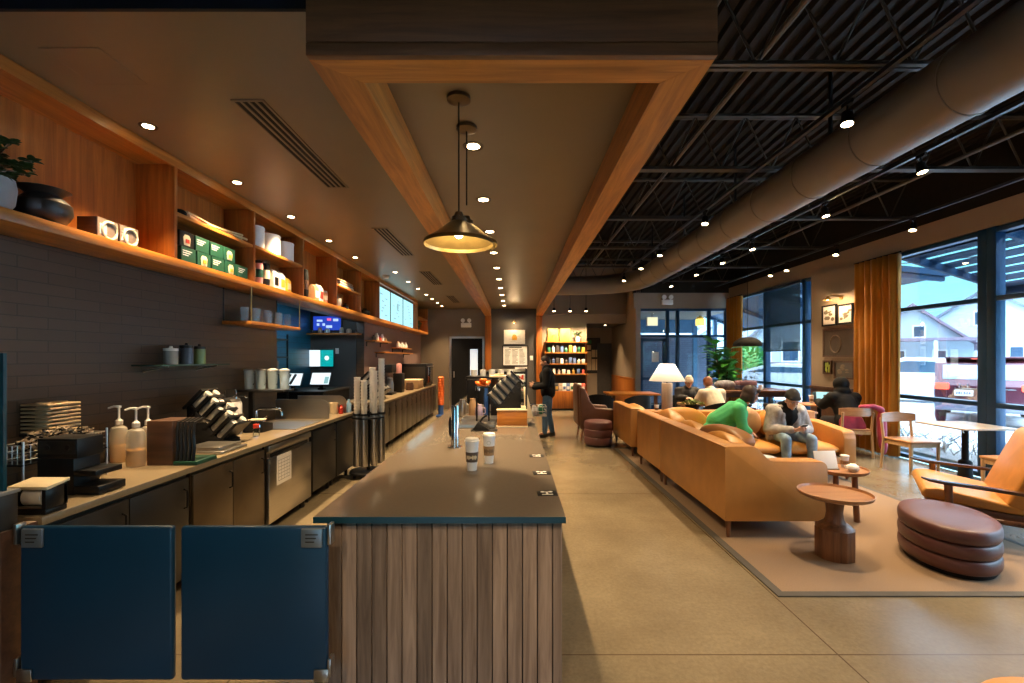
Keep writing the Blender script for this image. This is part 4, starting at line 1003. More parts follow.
# ------------------------------------------------------------------ cup towers in the aisle
t = thing('cup_tower_stand', 'rolling stand of upright steel cup tubes in the aisle', 'cup stand', (-2.0, 6.25, 0))
tubes = [(-.12, -.10, 1.03), (-.02, -.12, 1.0), (.02, .12, 1.16), (.09, -.03, 1.12), (.15, .10, 1.2)]
m = MB(); m.lathe([(0, .05), (.24, .05), (.25, .06), (.25, .08), (.2, .09), (0, .09)], n=32); m.cyl((0, 0, .09), (0, 0, .9), .02); m.build('base', BLACK, t)
for k in range(4):
    a = PI / 4 + k * PI / 2; m = MB(); m.cyl((.2 * math.cos(a) - .012, .2 * math.sin(a), .028), (.2 * math.cos(a) + .012, .2 * math.sin(a), .028), .028); m.build('caster', BLACK, t)
m = MB(); m.lathe([(.05, .80), (.22, .80), (.22, .82), (.05, .82)], n=28); m.build('collar_plate', BLACK, t)
for (x, y, h) in tubes:
    m = MB(); m.lathe([(.050, .16), (.050, .86), (.045, .86), (.045, .16)], c=(x, y, 0), n=20); tb = m.build('tube', STEEL, t)
    m = MB(); m.lathe([(.049, .84), (.056, .845), (.056, .87), (.047, .87)], c=(x, y, 0), n=20); m.build('rubber_ring', BLACK, tb)
CUPW = mat('plain_white_cup', (.74, .72, .69), .5, var=.02)
m = MB(); m.lathe([(0, 0), (.030, 0), (.0425, .118), (.0455, .122), (.0425, .126), (.041, .118), (.028, .004), (0, .004)], n=20); proto = m.build('paper_cup', CUPW)
first = True
NM = ['short', 'second shortest', 'second tallest', 'middle', 'tallest']
for k, (x, y, h) in enumerate(tubes):
    top = h + .34 + (.10 if k == 4 else 0)
    n = int((top - .9) / .042)
    for q in range(n):
        o = proto if first else proto.copy()
        if not first: C.objects.link(o)
        first = False
        o.location = (-2.0 + x, 6.25 + y, .815 + q * .042)
        tag(o, 'plain white paper cup, %s from the bottom of the %s cup tower' % (('number %d' % (q + 1)), NM[k]), 'paper cup', 'white cups in the steel towers')

# ------------------------------------------------------------------ far counter under the screens
lid_rack('lid_rack', 'black slanted rack of cream lids on the far counter under the menu screens', (-2.46, 8.35, K), PI, 5, 3, .98)
t = thing('coffee_brewer', 'tall black coffee brewer on the far counter', 'coffee brewer', (-2.62, 9.35, K))
m = MB(); m.span((-.14, -.18, 0), (.16, .18, .05), bev=.008); m.span((-.14, -.18, .05), (-.02, .18, .55), bev=.01); m.span((-.14, -.18, .45), (.16, .18, .62), bev=.015); m.build('housing', BLACK, t)
m = MB(); m.lathe([(0, .055), (.075, .055), (.08, .2), (.06, .3), (.065, .32), (0, .32)], c=(.07, 0, 0), n=22); m.build('carafe', STEEL, t)
m = MB(); m.lathe([(0, .32), (.06, .32), (.05, .35), (0, .36)], c=(.07, 0, 0), n=20); m.build('carafe_lid', WHITE, t)
t = thing('coffee_grinder', 'black coffee grinder with pink hopper on the far counter', 'grinder', (-2.52, 9.95, K))
m = MB(); m.span((-.1, -.12, 0), (.1, .12, .42), bev=.02); m.build('grinder_body', BLACK, t)
for q in (-.05, .05):
    m = MB(); m.lathe([(0, .42), (.045, .42), (.05, .60), (.03, .63), (0, .63)], c=(.0, q * 1.2, 0), n=18); m.build('hopper', PINK, t)
t = thing('oven', 'wide black warming oven at the end of the far counter', 'oven', (-2.56, 12.2, K))
m = MB(); m.span((-.34, -.45, .03), (.30, .45, .60), bev=.015); m.build('cabinet', BLACK, t)
m = MB(); m.span((-.30, -.46, .12), (.26, -.451, .52), bev=.004); m.build('side_panel', CHAR, t)
m = MB(); m.span((.301, -.4, .1), (.312, .4, .52), bev=.004); d = m.build('door', mat('oven_glass', (.015, .012, .01), .1), t)
m = MB(); m.tube([(.312, -.35, .53), (.34, -.35, .53), (.34, .35, .53), (.312, .35, .53)], .01); m.build('handle', STEEL, d)
for sx in (-.28, .24):
    for sy in (-.4, .4):
        m = MB(); m.cyl((sx, sy, 0), (sx, sy, .03), .02); m.build('foot', BLACK, t)
t = thing('counter_bin', 'low beige bread bin on the far counter before the oven', 'bin', (-2.50, 11.25, K))
m = MB(); m.span((-.22, -.30, 0), (.20, .30, .20), bev=.012); m.build('bin_body', KRAFT, t)
m = MB(); m.span((-.225, -.305, .20), (.205, .305, .225), bev=.006); m.build('lid', CREAM, t)
m = MB(); m.pillow((0, 0, .10), (.20, .22, .20)); tag(m.build('bread_bag', WHITE, loc=(-2.68, 10.6, K)), 'puffy white bag beside the pink grinder', 'bag')
m = MB(); m.lathe([(0, 0), (.09, 0), (.095, .1), (.08, .18), (0, .19)], n=18); tag(m.build('mixing_bowl', DARKWOOD, loc=(-2.44, 10.65, K)), 'dark bowl on the far counter next to the puffy bag', 'bowl')
t = thing('orange_cup_tower', 'orange tower of stacked cups on a blue stand past the far counter', 'cup stand', (X_(441, 12.6), 12.6, 0))
m = MB(); m.lathe([(0, 0), (.14, 0), (.14, .04), (.07, .06), (.07, .32), (0, .32)], n=24); m.build('stand', BLUE, t)
m = MB(); pr = [(0, .32)]
for q in range(17): pr += [(.078, .32 + q * .045), (.090, .355 + q * .045)]
pr += [(.05, 1.11), (0, 1.115)]; m.lathe(pr, n=24); m.build('cup_column', ORANGEP, t)
# small timber wall shelves over the far counter
for k, (y0, y1, pz, lb) in enumerate(((8.98, 10.1, 341, 'short timber wall shelf with small bottles under the first menu screen'), (10.9, 12.1, 348, 'short timber wall shelf with white pots under the last menu screen'), (9.6, 12.2, 352.5, 'longer timber wall shelf over the coffee grinder'))):
    z = Z_(pz, (y0 + y1) / 2); t = thing('wall_shelf', lb, 'shelf', (XL, (y0 + y1) / 2, z), 0, 'timber wall shelves under the screens'); h = (y1 - y0) / 2
    m = MB(); m.span((.005, -h, -.025), (.24, h, 0), bev=.003); m.build('board', ORANGE, t)
    m = MB()
    for y in (-h + .1, h - .1): m.span((.005, y - .01, -.12), (.02, y + .01, -.025)); m.span((.005, y - .01, -.04), (.18, y + .01, -.026))
    m.build('bracket', BLACK, t)
    if k == 2: continue
    for q in range(5):
        m = MB(); r = .045; hh = .10 + .05 * ((q + k) % 2)
        m.lathe([(0, 0), (r, 0), (r, hh * .6), (r * .5, hh * .85), (r * .5, hh), (0, hh)], n=16)
        tag(m.build('bottle' if k == 0 else 'white_pot', (hexmat((3, 2, 1, 7, 6)[q]) if k == 0 else WHITE), loc=(XL + .13, y0 + .18 + q * .19, z + .001)), ('%s small bottle on the shelf under the first menu screen, counted from the opening' if k == 0 else '%s white pot on the shelf under the last menu screen, counted from the opening') % ORD[q], 'bottle' if k == 0 else 'pot', 'bottles under the first screen' if k == 0 else 'pots under the last screen')
# paint the wall beyond the opening in plaster, not tile
m = MB(); m.span((XL + .001, 8.96, .88), (XL + .004, 14.38, 2.325)); o = m.build('wall_left_plaster', mat('mauve_plaster', (.19, .115, .095), .6, var=.06)); o['kind'] = 'structure'
# ------------------------------------------------------------------ goods on the wall shelf
ZS = ZL + .001
def leafy(m, c, dirs, L_, w, mi=0):
    """flat oval leaves, each a folded strip"""
    for (d, up) in dirs:
        d = Vector(d).normalized(); s = d.cross(Vector(up)).normalized(); n = s.cross(d)
        V, Fc = [], []
        K_ = 5
        for i in range(K_ + 1):
            q = i / K_; ww = w * math.sin(PI * min(1, .08 + q * .92)) ** .8
            p = Vector(c) + d * (L_ * q) - n * (.18 * L_ * q * q)
            V += [p - s * ww + n * ww * .25, p, p + s * ww + n * ww * .25]
        for i in range(K_):
            a = 3 * i
            Fc += [(a, a + 1, a + 4, a + 3), (a + 1, a + 2, a + 5, a + 4)]
        b = bmesh.new(); vs = [b.verts.new(v) for v in V]
        for f in Fc: b.faces.new([vs[i] for i in f])
        m.merge(b, None, mi)
rr = random.Random(4)
t = thing('jade_plant', 'leafy jade plant in a pale grey pot on the wall shelf', 'potted plant', (-2.775, 2.40, ZS))
m = MB(); m.lathe([(0, 0), (.07, 0), (.10, .05), (.108, .13), (.10, .18), (.09, .18), (.095, .13), (0, .15)], n=32); m.build('pot', mat('pale_grey_ceramic', (.30, .30, .30), .5), t)
m = MB(); m.cyl((0, 0, .14), (0, 0, .155), .092, n=24); m.build('soil', SOIL, t)
st = MB(); lf = MB()
for k in range(34):
    a = rr.uniform(0, 2 * PI); e = rr.uniform(.15, .85)
    tip = Vector((math.cos(a) * .22 * e, math.sin(a) * .17 * e, .15 + rr.uniform(.03, .26) * (1.1 - e * .6)))
    if tip.x < -.07: tip.x = -.07
    st.tube([(0, 0, .15), tip * .5 + Vector((0, 0, .12)), tip], .0055, 5)
    dirs = []
    for q in range(14):
        aa = rr.uniform(0, 2 * PI); dirs.append(((math.cos(aa), math.sin(aa), rr.uniform(-.1, .9)), (0, .1, 1)))
    leafy(lf, tip, dirs, .052, .017)
st.build('stem', WALNUT, t); lf.build('foliage', LEAFD, t)
t = thing('black_vase', 'squat black vase with wide flared rim on the wall shelf', 'vase', (-2.765, 2.675, ZS))
m = MB(); m.lathe([(0, 0), (.06, 0), (.10, .025), (.130, .08), (.125, .13), (.09, .165), (.075, .18), (.10, .20), (.122, .212), (.115, .215), (.07, .19), (0, .12)], n=40); m.build('body', mat('satin_black_ceramic', (.018, .015, .013), .42), t)
def gift_box(y, z, w, h, d, face, label, group, deco):
    t = thing('gift_box', label, 'gift box', (-2.66 - d / 2, y, z), 0, group)
    m = MB(); m.span((-d / 2, -w / 2, 0), (d / 2, w / 2, h), bev=.002); m.build('carton', face[0], t)
    m = MB(); m.span((d / 2, -w / 2 + .004, .004), (d / 2 + .0012, w / 2 - .004, h - .004)); f = m.build('front_print', face[1], t)
    x = d / 2 + .0016
    m = MB()
    if deco in 'ab':
        m.span((x - .001, -w * .38, h * .22), (x + .0005, -w * .06, h * .72)) if deco == 'a' else m.prism([(-w * .42, h * .2), (-w * .06, h * .2), (-w * .06, h * .55), (-w * .24, h * .85)], 'x', x - .001, x + .0005)
        for q in range(4): m.span((x - .001, -w * .4, h * (.2 + .15 * q)), (x + .0008, -w * .05, h * (.22 + .15 * q)))
        m.build('mug_print', WHITE, f)
        m = MB(); m.tube([(x, w * .06 + .055 * math.cos(q), h * .45 + .055 * math.sin(q)) for q in [2 * PI * i / 20 for i in range(20)]], .009, 6, closed=True); m.build('handle_print', CREAM, f)
    elif deco == 't':
        for q in range(3): m.span((x - .001, -w * .4, h * (.72 - .14 * q)), (x + .0006, -w * .4 + w * (.62 - .12 * q), h * (.78 - .14 * q)))
        m.build('white_lines', WHITE, f)
    else:
        m.lathe([(0, 0), (w * .2, 0), (w * .24, h * .5), (w * .15, h * .68), (0, h * .7)], c=(x - .0, 0, h * .1), n=12, sx=.02); m.build('bottle_print', CREAM, f)
        m = MB(); m.span((x + .004, -w * .12, h * .25), (x + .007, w * .12, h * .5)); m.build('amber_patch', YELLOW if deco == 'm' else RED, f)
    return t
gb = (DARKWOOD, mat('brown_grey_print', (.20, .15, .12), .6)); gg = (GREEN, mat('green_print', (.008, .07, .038), .5))
gift_box(2.98, ZS, .155, .13, .13, gb, 'brown mug gift box with white square print on the wall shelf', 'brown mug gift boxes', 'a')
gift_box(3.145, ZS, .155, .13, .13, gb, 'brown mug gift box with white pointed print on the wall shelf', 'brown mug gift boxes', 'b')
k = 0
for z in (0, .125):
    for j, dc in enumerate('tmtmt' if z == 0 else 'pttmt'):
        if z and j == 4: continue
        lb = '%s green gift box with %s in the %s row of the wall shelf' % (ORD[j], {'t': 'white lines', 'm': 'amber picture', 'p': 'red picture'}[dc], 'upper' if z else 'lower')
        gift_box(3.70 + j * .185 + (.0 if z else .02), ZS + z + .0005 * (z > 0), .17, .124, .11, gg if dc != 'p' else (BLACK, BLACK), lb, 'green gift boxes', dc)
# long pale bundle on the first shelf board
t = thing('reed_bundle', 'long bundle of pale reeds with black tip on the upper shelf board', 'reeds', (-2.74, 3.72, 2.764))
m = MB(); rr = random.Random(6)
for q in range(14):
    yy = rr.uniform(-.05, .05); m.tube([(rr.uniform(-.05, .05), .02 + rr.uniform(0, .05), .02 + rr.uniform(0, .05)), (rr.uniform(-.04, .04), .4, .03 + rr.uniform(0, .03)), (rr.uniform(-.05, .07), .80 + yy, .018 + rr.uniform(0, .05))], .012, 6)
m.build('reed', mat('pale_straw', (.62, .46, .24), .6), t)
m = MB(); m.ell((0, .01, .042), (.05, .05, .035)); m.build('dark_tip', MATTE, t)
for k in range(3):
    t = thing('white_canister', 'white drum canister, %s of three on the shelf board of the second bay' % ['first', 'middle', 'last'][k], 'canister', (-2.745, 4.80 + k * .30, 2.774), 0, 'white drum canisters')
    r, h = (.10, .115, .12)[k], (.22, .21, .20)[k]
    m = MB(); m.lathe([(0, 0), (r, 0), (r, h), (0, h)], n=36); m.build('drum', WHITE, t)
    m = MB(); m.lathe([(0, h), (r * 1.02, h - .015), (r * 1.03, h), (r * .98, h + .01), (0, h + .012)], n=36); m.build('lid', PAPER, t)
def bottle(y, z, r, h, body, cap, label, band=None, group='bottles and tumblers on the wall shelf', x=-2.73):
    t = thing('tumbler', label, 'tumbler', (x, y, z), 0, group)
    m = MB(); m.lathe([(0, 0), (r * .86, 0), (r, h * .25), (r, h * .8), (r * .92, h * .86), (0, h * .86)], n=24); m.build('body', body, t)
    m = MB(); m.lathe([(0, h * .86), (r * .9, h * .86), (r * .85, h * .97), (r * .5, h), (0, h)], n=24); m.build('cap', cap, t)
    if band:
        m = MB(); m.lathe([(r * 1.004, h * .3), (r * 1.02, h * .3), (r * 1.02, h * .62), (r * 1.004, h * .62)], n=24); m.build('band', band, t)
def bag(y, z, w, h, d, body, label, lab, group='coffee bags on the wall shelf', x=-2.72):
    t = thing('coffee_bag', label, 'coffee bag', (x, y, z), 0, group)
    m = MB(); m.raw([(-d, -w, 0), (d, -w, 0), (d, w, 0), (-d, w, 0), (-d * .9, -w, h * .8), (d * .9, -w, h * .8), (d * .9, w, h * .8), (-d * .9, w, h * .8), (-.008, -w, h), (.008, -w, h), (.008, w, h), (-.008, w, h)], [(0, 1, 2, 3), (0, 1, 5, 4), (1, 2, 6, 5), (2, 3, 7, 6), (3, 0, 4, 7), (4, 5, 9, 8), (5, 6, 10, 9), (6, 7, 11, 10), (7, 4, 8, 11), (8, 9, 10, 11)]); m.build('pouch', body, t)
    m = MB(); m.span((d * .97, -w * .7, h * .2), (d + .003, w * .7, h * .62)); m.build('label', lab, t)
z2 = ZS
bottle(4.72, z2, .042, .26, CHAR, GREYP, 'dark tumbler with grey cap at the plant end of the second bay', GREYP)
bottle(4.86, z2, .045, .27, PINK, BLACK, 'pink and green tumbler in the second bay', GREEN)
bottle(5.00, z2, .045, .30, BLACK, CHROME, 'tall black tumbler with chrome cap in the second bay', CREAM)
bag(5.14, z2, .055, .22, .04, WHITE, 'white coffee bag with black label next to a tall black tumbler', BLACK)
bag(5.28, z2, .055, .22, .04, PAPER, 'white coffee bag with amber label between white and yellow bags', YELLOW)
bag(5.43, z2, .05, .18, .04, YELLOW, 'yellow coffee bag at the far end of the second bay', CREAM)
bottle(5.80, z2, .04, .22, KRAFT, BLACK, 'kraft brown tumbler by the bay divider', None)
bottle(5.93, z2, .05, .38, MATTE, MATTE, 'tallest black tumbler in the third bay', DARKWOOD)
bottle(6.04, z2, .04, .37, WHITE, STEEL, 'tall white tumbler behind the tallest black one', None, x=-2.80)
bag(6.18, z2, .06, .22, .045, KRAFT, 'kraft coffee bag with white label in the third bay', WHITE)
bag(6.33, z2, .06, .24, .045, PAPER, 'white coffee bag with red label in the third bay', RED)
bottle(6.55, z2, .045, .19, mat('peach_enamel', (.55, .25, .12), .4), STEEL, 'peach tumbler at the end of the third bay', CREAM)
rr = random.Random(9)
for k in range(3):
    m = MB(); m.span((-.10, -.30, 0), (.10, .30, .035), bev=.014, seg=3); tag(m.build('folded_cloth', (CREAM, GREYP, KRAFT)[k], loc=(-2.76, 7.27, 2.730 + k * .036), rotz=.02 * k), ['cream folded cloth at the bottom of the small stack', 'grey folded cloth in the middle of the small stack', 'brown folded cloth on top of the small stack'][k] + ' on the shelf board', 'cloth', 'folded cloths on the shelf board')
for k, (y, r, h, mm_, lb) in enumerate(((7.05, .085, .20, GREYP, 'round grey lidded jar under the folded cloths'), (7.45, .05, .12, BLACK, 'small black pot under the folded cloths'), (8.0, .05, .30, CREAM, 'slim cream bottle beside the menu screens'), (8.42, .09, .14, MATTE, 'low black bowl beside the menu screens'))):
    m = MB(); m.lathe([(0, 0), (r * .7, 0), (r, h * .35), (r * .9, h * .7), (r * .4, h * .85), (r * .35, h), (0, h)], n=24); tag(m.build('shelf_jar', mm_, loc=(-2.76, y, ZS)), lb, 'jar')
t = thing('trailing_plant', 'small trailing plant in the last bay past the menu screens', 'potted plant', (-2.76, 12.9, ZS))
m = MB(); m.lathe([(0, 0), (.07, 0), (.09, .14), (.08, .14), (0, .12)], n=20); m.build('pot', CHAR, t)
m = MB()
for q in range(40):
    a = rr.uniform(0, 2 * PI); c = Vector((math.cos(a) * .07, math.sin(a) * .12, .15 + rr.uniform(0, .14))); leafy(m, c, [((math.cos(a), math.sin(a), rr.uniform(-.8, .6)), (0, .1, 1))], .09, .03)
m.build('foliage', LEAF, t)

# ------------------------------------------------------------------ framed things on the back wall
def framed(x0, x1, y0, y1, Y, name, label, fm, art, th=.03, matw=0, group=None):
    a, b_ = at(x0, y1, Y), at(x1, y0, Y)
    t = thing(name, label, 'picture' if 'poster' not in name else 'poster', ((a.x + b_.x) / 2, Y, a.z), 0, group)
    w, h = (b_.x - a.x) / 2, b_.z - a.z
    m = MB(); f = .025
    m.span((-w, -th, 0), (w, 0, f)); m.span((-w, -th, h - f), (w, 0, h)); m.span((-w, -th, f), (-w + f, 0, h - f)); m.span((w - f, -th, f), (w, 0, h - f)); m.build('frame', fm, t)
    m = MB(); m.span((-w + f, -th * .5, f), (w - f, -.001, h - f)); p = m.build('sheet', PAPER if art != 'board' else mat('notice_cork', (.03, .028, .026), .7), t)
    y = -th * .5
    rr = random.Random(int(x0 * 7 + y0))
    m = MB()
    if art == 'yellow':
        m.lathe([(0, 0), (h * .16, .0), (h * .19, h * .2), (h * .1, h * .38), (0, h * .4)], c=(0, y, h * .28), n=14, sy=.01); m.build('yellow_motif', YELLOW, p)
        m = MB()
        for q in range(10): m.span((rr.uniform(-w * .8, w * .5), y - .002, h * (.12 + .07 * q)), (rr.uniform(0, w * .8), y - .0012, h * (.13 + .07 * q)))
        m.build('pencil_line', GREYP, p)
    elif art == 'menu':
        for c in range(3):
            for q in range(13): m.span((-w * .8 + c * w * .56, y - .002, h * (.1 + .058 * q)), (-w * .8 + c * w * .56 + w * rr.uniform(.25, .46), y - .0012, h * (.118 + .058 * q)))
        m.span((-w * .5, y - .002, h * .88), (w * .5, y - .0012, h * .92))
        m.build('lettering', CHAR, p)
    elif art == 'floral':
        for q in range(9): m.cyl((rr.uniform(-w * .6, w * .6), y - .002, rr.uniform(h * .2, h * .8)), (rr.uniform(-w * .6, w * .6) * 0 + 0, y - .0012, h * .5), .03) if False else m.ell((rr.uniform(-w * .6, w * .6), y - .001, rr.uniform(h * .2, h * .8)), (.04, .002, .035), 10)
        m.build('red_blot', RED, p)
    elif art == 'board':
        for (a0, a1, c0, c1) in ((-.85, -.25, .08, .62), (-.2, .3, .08, .40), (.36, .85, .08, .40), (-.2, .3, .45, .66), (.36, .85, .45, .66), (-.85, -.3, .66, .8)): m.span((w * a0, y - .003, h * c0), (w * a1, y - .0012, h * c1))
        m.build('pinned_sheet', CREAM, p)
        m = MB(); m.span((-w * .85, y - .003, h * .84), (-w * .25, y - .0012, h * .94)); m.build('green_notice', GREENB, p)
    return t
framed(504, 525, 330, 344, YB - .005, 'framed_drawing', 'white framed drawing with amber motif under the small wall light', WHITE, 'yellow')
framed(502.5, 528, 345.5, 366, YB - .005, 'menu_poster', 'black framed menu sheet on the charcoal wall between the timber posts', MATTE, 'menu')
framed(515, 527, 367, 382, YB - .005, 'framed_print', 'narrow framed print with red blots below the menu sheet', WHITE, 'floral')
m = MB(); m.span((-.05, -.012, -.07), (.05, 0, .07), bev=.004); m.span((-.012, -.018, -.02), (.012, -.012, .02)); tag(m.build('light_switch', WHITE, loc=(X_(531.5, YB), YB - .002, Z_(358, YB))), 'white light switch on the charcoal wall beside the timber post', 'switch')
def wall_lamp(loc, label, nx, ny, power):
    t = thing('wall_lamp', label, 'wall lamp', loc, math.atan2(ny, nx) - PI / 2 * 0)
    m = MB(); m.cyl((0, 0, 0), (.02, 0, 0), .045, n=20); m.tube([(.02, 0, 0), (.10, 0, .04), (.20, 0, .05), (.26, 0, .0)], .008); m.build('bracket', BRASS, t)
    m = MB(); m.lathe([(.0, .03), (.02, .03), (.075, -.045), (.07, -.045), (.018, .022), (0, .022)], c=(.27, 0, -.01), n=24); m.build('shade', BRASS, t)
    m = MB(); m.ell((.27, 0, -.028), .026); m.build('bulb', MATS['warm_bulb'], t)
    l = bpy.data.lights.new('wall_lamp_light', 'POINT'); l.energy = power; l.color = (1, .68, .34); l.shadow_soft_size = .03
    o = bpy.data.objects.new('wall_lamp_light', l); C.objects.link(o); o.location = Vector(loc) + Vector((nx * .27, ny * .27, -.085))
wall_lamp((X_(514, YB), YB - .002, Z_(322, YB)), 'small brass wall lamp over the white framed drawing', 0, -1, 14)
# lit notice board and paper by the corridor
framed(586, 600, 338, 373, 16.54, 'notice_poster', 'black notice board with pinned sheets at the corridor end', MATTE, 'board')
m = MB(); a, b_ = at(652, 362, 13.3), at(659, 352, 13.3); m.span((a.x, 13.318, a.z), (b_.x, 13.325, b_.z)); tag(m.build('door_notice', PAPER), 'white paper notice taped to the entrance door glass', 'notice')
t = thing('lit_sign', 'small glowing box sign high behind the entrance glass', 'sign', (X_(652, 14.2), 14.2, Z_(326, 14.2)))  # glowing box imitates a lamp's reflection in the glass; no sign hangs there
m = MB(); m.span((-.17, -.05, 0), (.17, .05, .28), bev=.01); m.build('sign_box', WHITE, t)
m = MB(); m.span((-.155, -.055, .015), (.155, -.0505, .265)); m.build('sign_face', emis('warm_sign_face', (1, .85, .50), 1.1), t)
m = MB(); m.cyl((0, 0, .28), (0, 0, 3.0 - Z_(326, 14.2)), .008); m.build('rod', MATTE, t)
t = thing('entry_lantern', 'yellow glowing lantern hanging beyond the entrance glass', 'lantern', (X_(700, 14.8), 14.8, Z_(322, 14.8)))
m = MB(); m.cyl((0, 0, .12), (0, 0, 3.0 - Z_(322, 14.8)), .006); m.lathe([(0, .10), (.10, .10), (.13, .14), (.02, .2), (0, .2)], n=16); m.build('hanging_cap', YELLOW, t)
m = MB(); m.span((-.11, -.11, -.12), (.11, .11, .10), bev=.02); m.build('lantern_glass', emis('lantern_glow', (1, .72, .12), 1.6), t)

# ------------------------------------------------------------------ merchandise shelf on the back wall
bx0, bx1, by0, by1 = .97, 2.27, 14.02, 14.385
t = thing('merchandise_shelf', 'timber merchandise shelf with closed base against the beige back wall', 'shelf unit', ((bx0 + bx1) / 2, 14.2, 0))
w = (bx1 - bx0) / 2
m = MB(); m.span((-w, -.17, .06), (w, .18, .60), bev=.004); m.build('base_cabinet', ORANGE_Z, t)
m = MB(); m.span((-w + .02, -.14, 0), (w - .02, .17, .06)); m.build('plinth', MATTE, t)
m = MB(); m.span((-w, -.02, .60), (-w + .03, .18, 2.13)); m.span((w - .03, -.02, .60), (w, .18, 2.13)); m.build('side_panel', ORANGE_Z, t)
m = MB(); m.span((-w, .165, .60), (w, .183, 2.13)); m.build('back_panel', mat('brown_back_panel', (.075, .040, .022), .6), t)
bz = [1.13, 1.45, 1.80, 2.13]
for z in bz:
    m = MB(); m.span((-w - .01, -.15, z - .035), (w + .01, .165, z), bev=.003); m.build('shelf_board', ORANGE_X, t)
cx = (bx0 + bx1) / 2
for k in range(2):
    t = thing('yellow_canvas', ['yellow framed canvas with dark script on top of the merchandise shelf', 'yellow framed canvas beside the small potted plant on the merchandise shelf'][k], 'picture', (cx - .40 + k * .37, 14.22, 2.131), 0, 'yellow canvases')
    m = MB(); m.box((0, 0, .205), (.32, .03, .40), (R(-7), 0, 0), bev=.004); m.build('canvas', YELLOW, t)
    m = MB()
    if k == 0:
        for q in range(4): m.box((-.05 + q * .035, -.018 - .0, .19 + .012 * (q % 2)), (.03, .004, .012), (R(-7), .3, 0))
    else: m.box((0, -.018, .20), (.05, .004, .03), (R(-7), 0, 0))
    m.build('script_mark', DARKWOOD, t)
t = thing('potted_herb', 'small green plant in a white pot on the merchandise shelf', 'potted plant', (cx + .37, 14.18, 2.131))
m = MB(); m.lathe([(0, 0), (.07, 0), (.085, .15), (.075, .15), (0, .13)], n=22); m.build('pot', WHITE, t)
m = MB(); rr = random.Random(2)
for q in range(60):
    a = rr.uniform(0, 2 * PI); e = rr.uniform(0, .12); leafy(m, (math.cos(a) * e, math.sin(a) * e * .8, .14 + rr.uniform(0, .16)), [((math.cos(a), math.sin(a), rr.uniform(0, 1)), (.1, 0, 1))], .08, .028)
m.build('foliage', LEAF, t)
rowdef = [(1.80, 9, (0, 7, 3, 5, 0, 4, 2, 0, 4), .20, 'top'), (1.45, 9, (3, 5, 3, 7, 3, 5, 5, 2, 2), .17, 'second'), (1.13, 8, (6, 2, 7, 7, 2, 4, 5, 1), .15, 'third')]
protoc = None
for (z, n, cols, hh, nm) in rowdef:
    for k in range(n):
        m = MB(); h = hh * (.8 + .3 * ((k * 7) % 4) / 3); r = .048
        if (k + n) % 3 == 0: m.lathe([(0, 0), (r, 0), (r, h * .8), (r * .8, h * .9), (r * .8, h), (0, h)], n=14)
        elif (k + n) % 3 == 1: m.lathe([(0, 0), (r * .8, 0), (r, h * .6), (r * .5, h * .78), (r * .4, h), (0, h)], n=14)
        else: m.span((-r, -.05, 0), (r, .05, h), bev=.006)
        tag(m.build('merchandise_item', hexmat(cols[k]), loc=(cx - .53 + k * (1.06 / (n - 1)), 14.14, z + .001)), '%s item on the %s shelf board of the merchandise shelf, counted from the timber post' % (ORD[k], {'top': 'upper', 'second': 'middle', 'third': 'lower'}[nm]), 'merchandise', 'goods on the merchandise shelf, %s board' % nm)
for k in range(10):
    m = MB(); m.raw([(-.055, -.04, 0), (.055, -.04, 0), (.055, .04, 0), (-.055, .04, 0), (-.055, -.035, .19), (.055, -.035, .19), (.055, .035, .19), (-.055, .035, .19), (-.055, -.006, .24), (.055, -.006, .24), (.055, .006, .24), (-.055, .006, .24)], [(0, 1, 2, 3), (0, 1, 5, 4), (1, 2, 6, 5), (2, 3, 7, 6), (3, 0, 4, 7), (4, 5, 9, 8), (5, 6, 10, 9), (6, 7, 11, 10), (7, 4, 8, 11), (8, 9, 10, 11)])
    m.span((-.038, -.044, .05), (.038, -.037, .14), mi=1)
    tag(m.build('coffee_bag', [hexmat((2, 1, 3, 6, 7, 5, 2, 0, 7, 1)[k]), hexmat((1, 7, 4, 2, 5, 7, 0, 7, 3, 2)[k])], loc=(cx - .53 + k * .118, 14.12, .601)), '%s coffee bag on the merchandise shelf base, counted from the timber post' % ORD[k], 'coffee bag', 'coffee bags on the merchandise base')
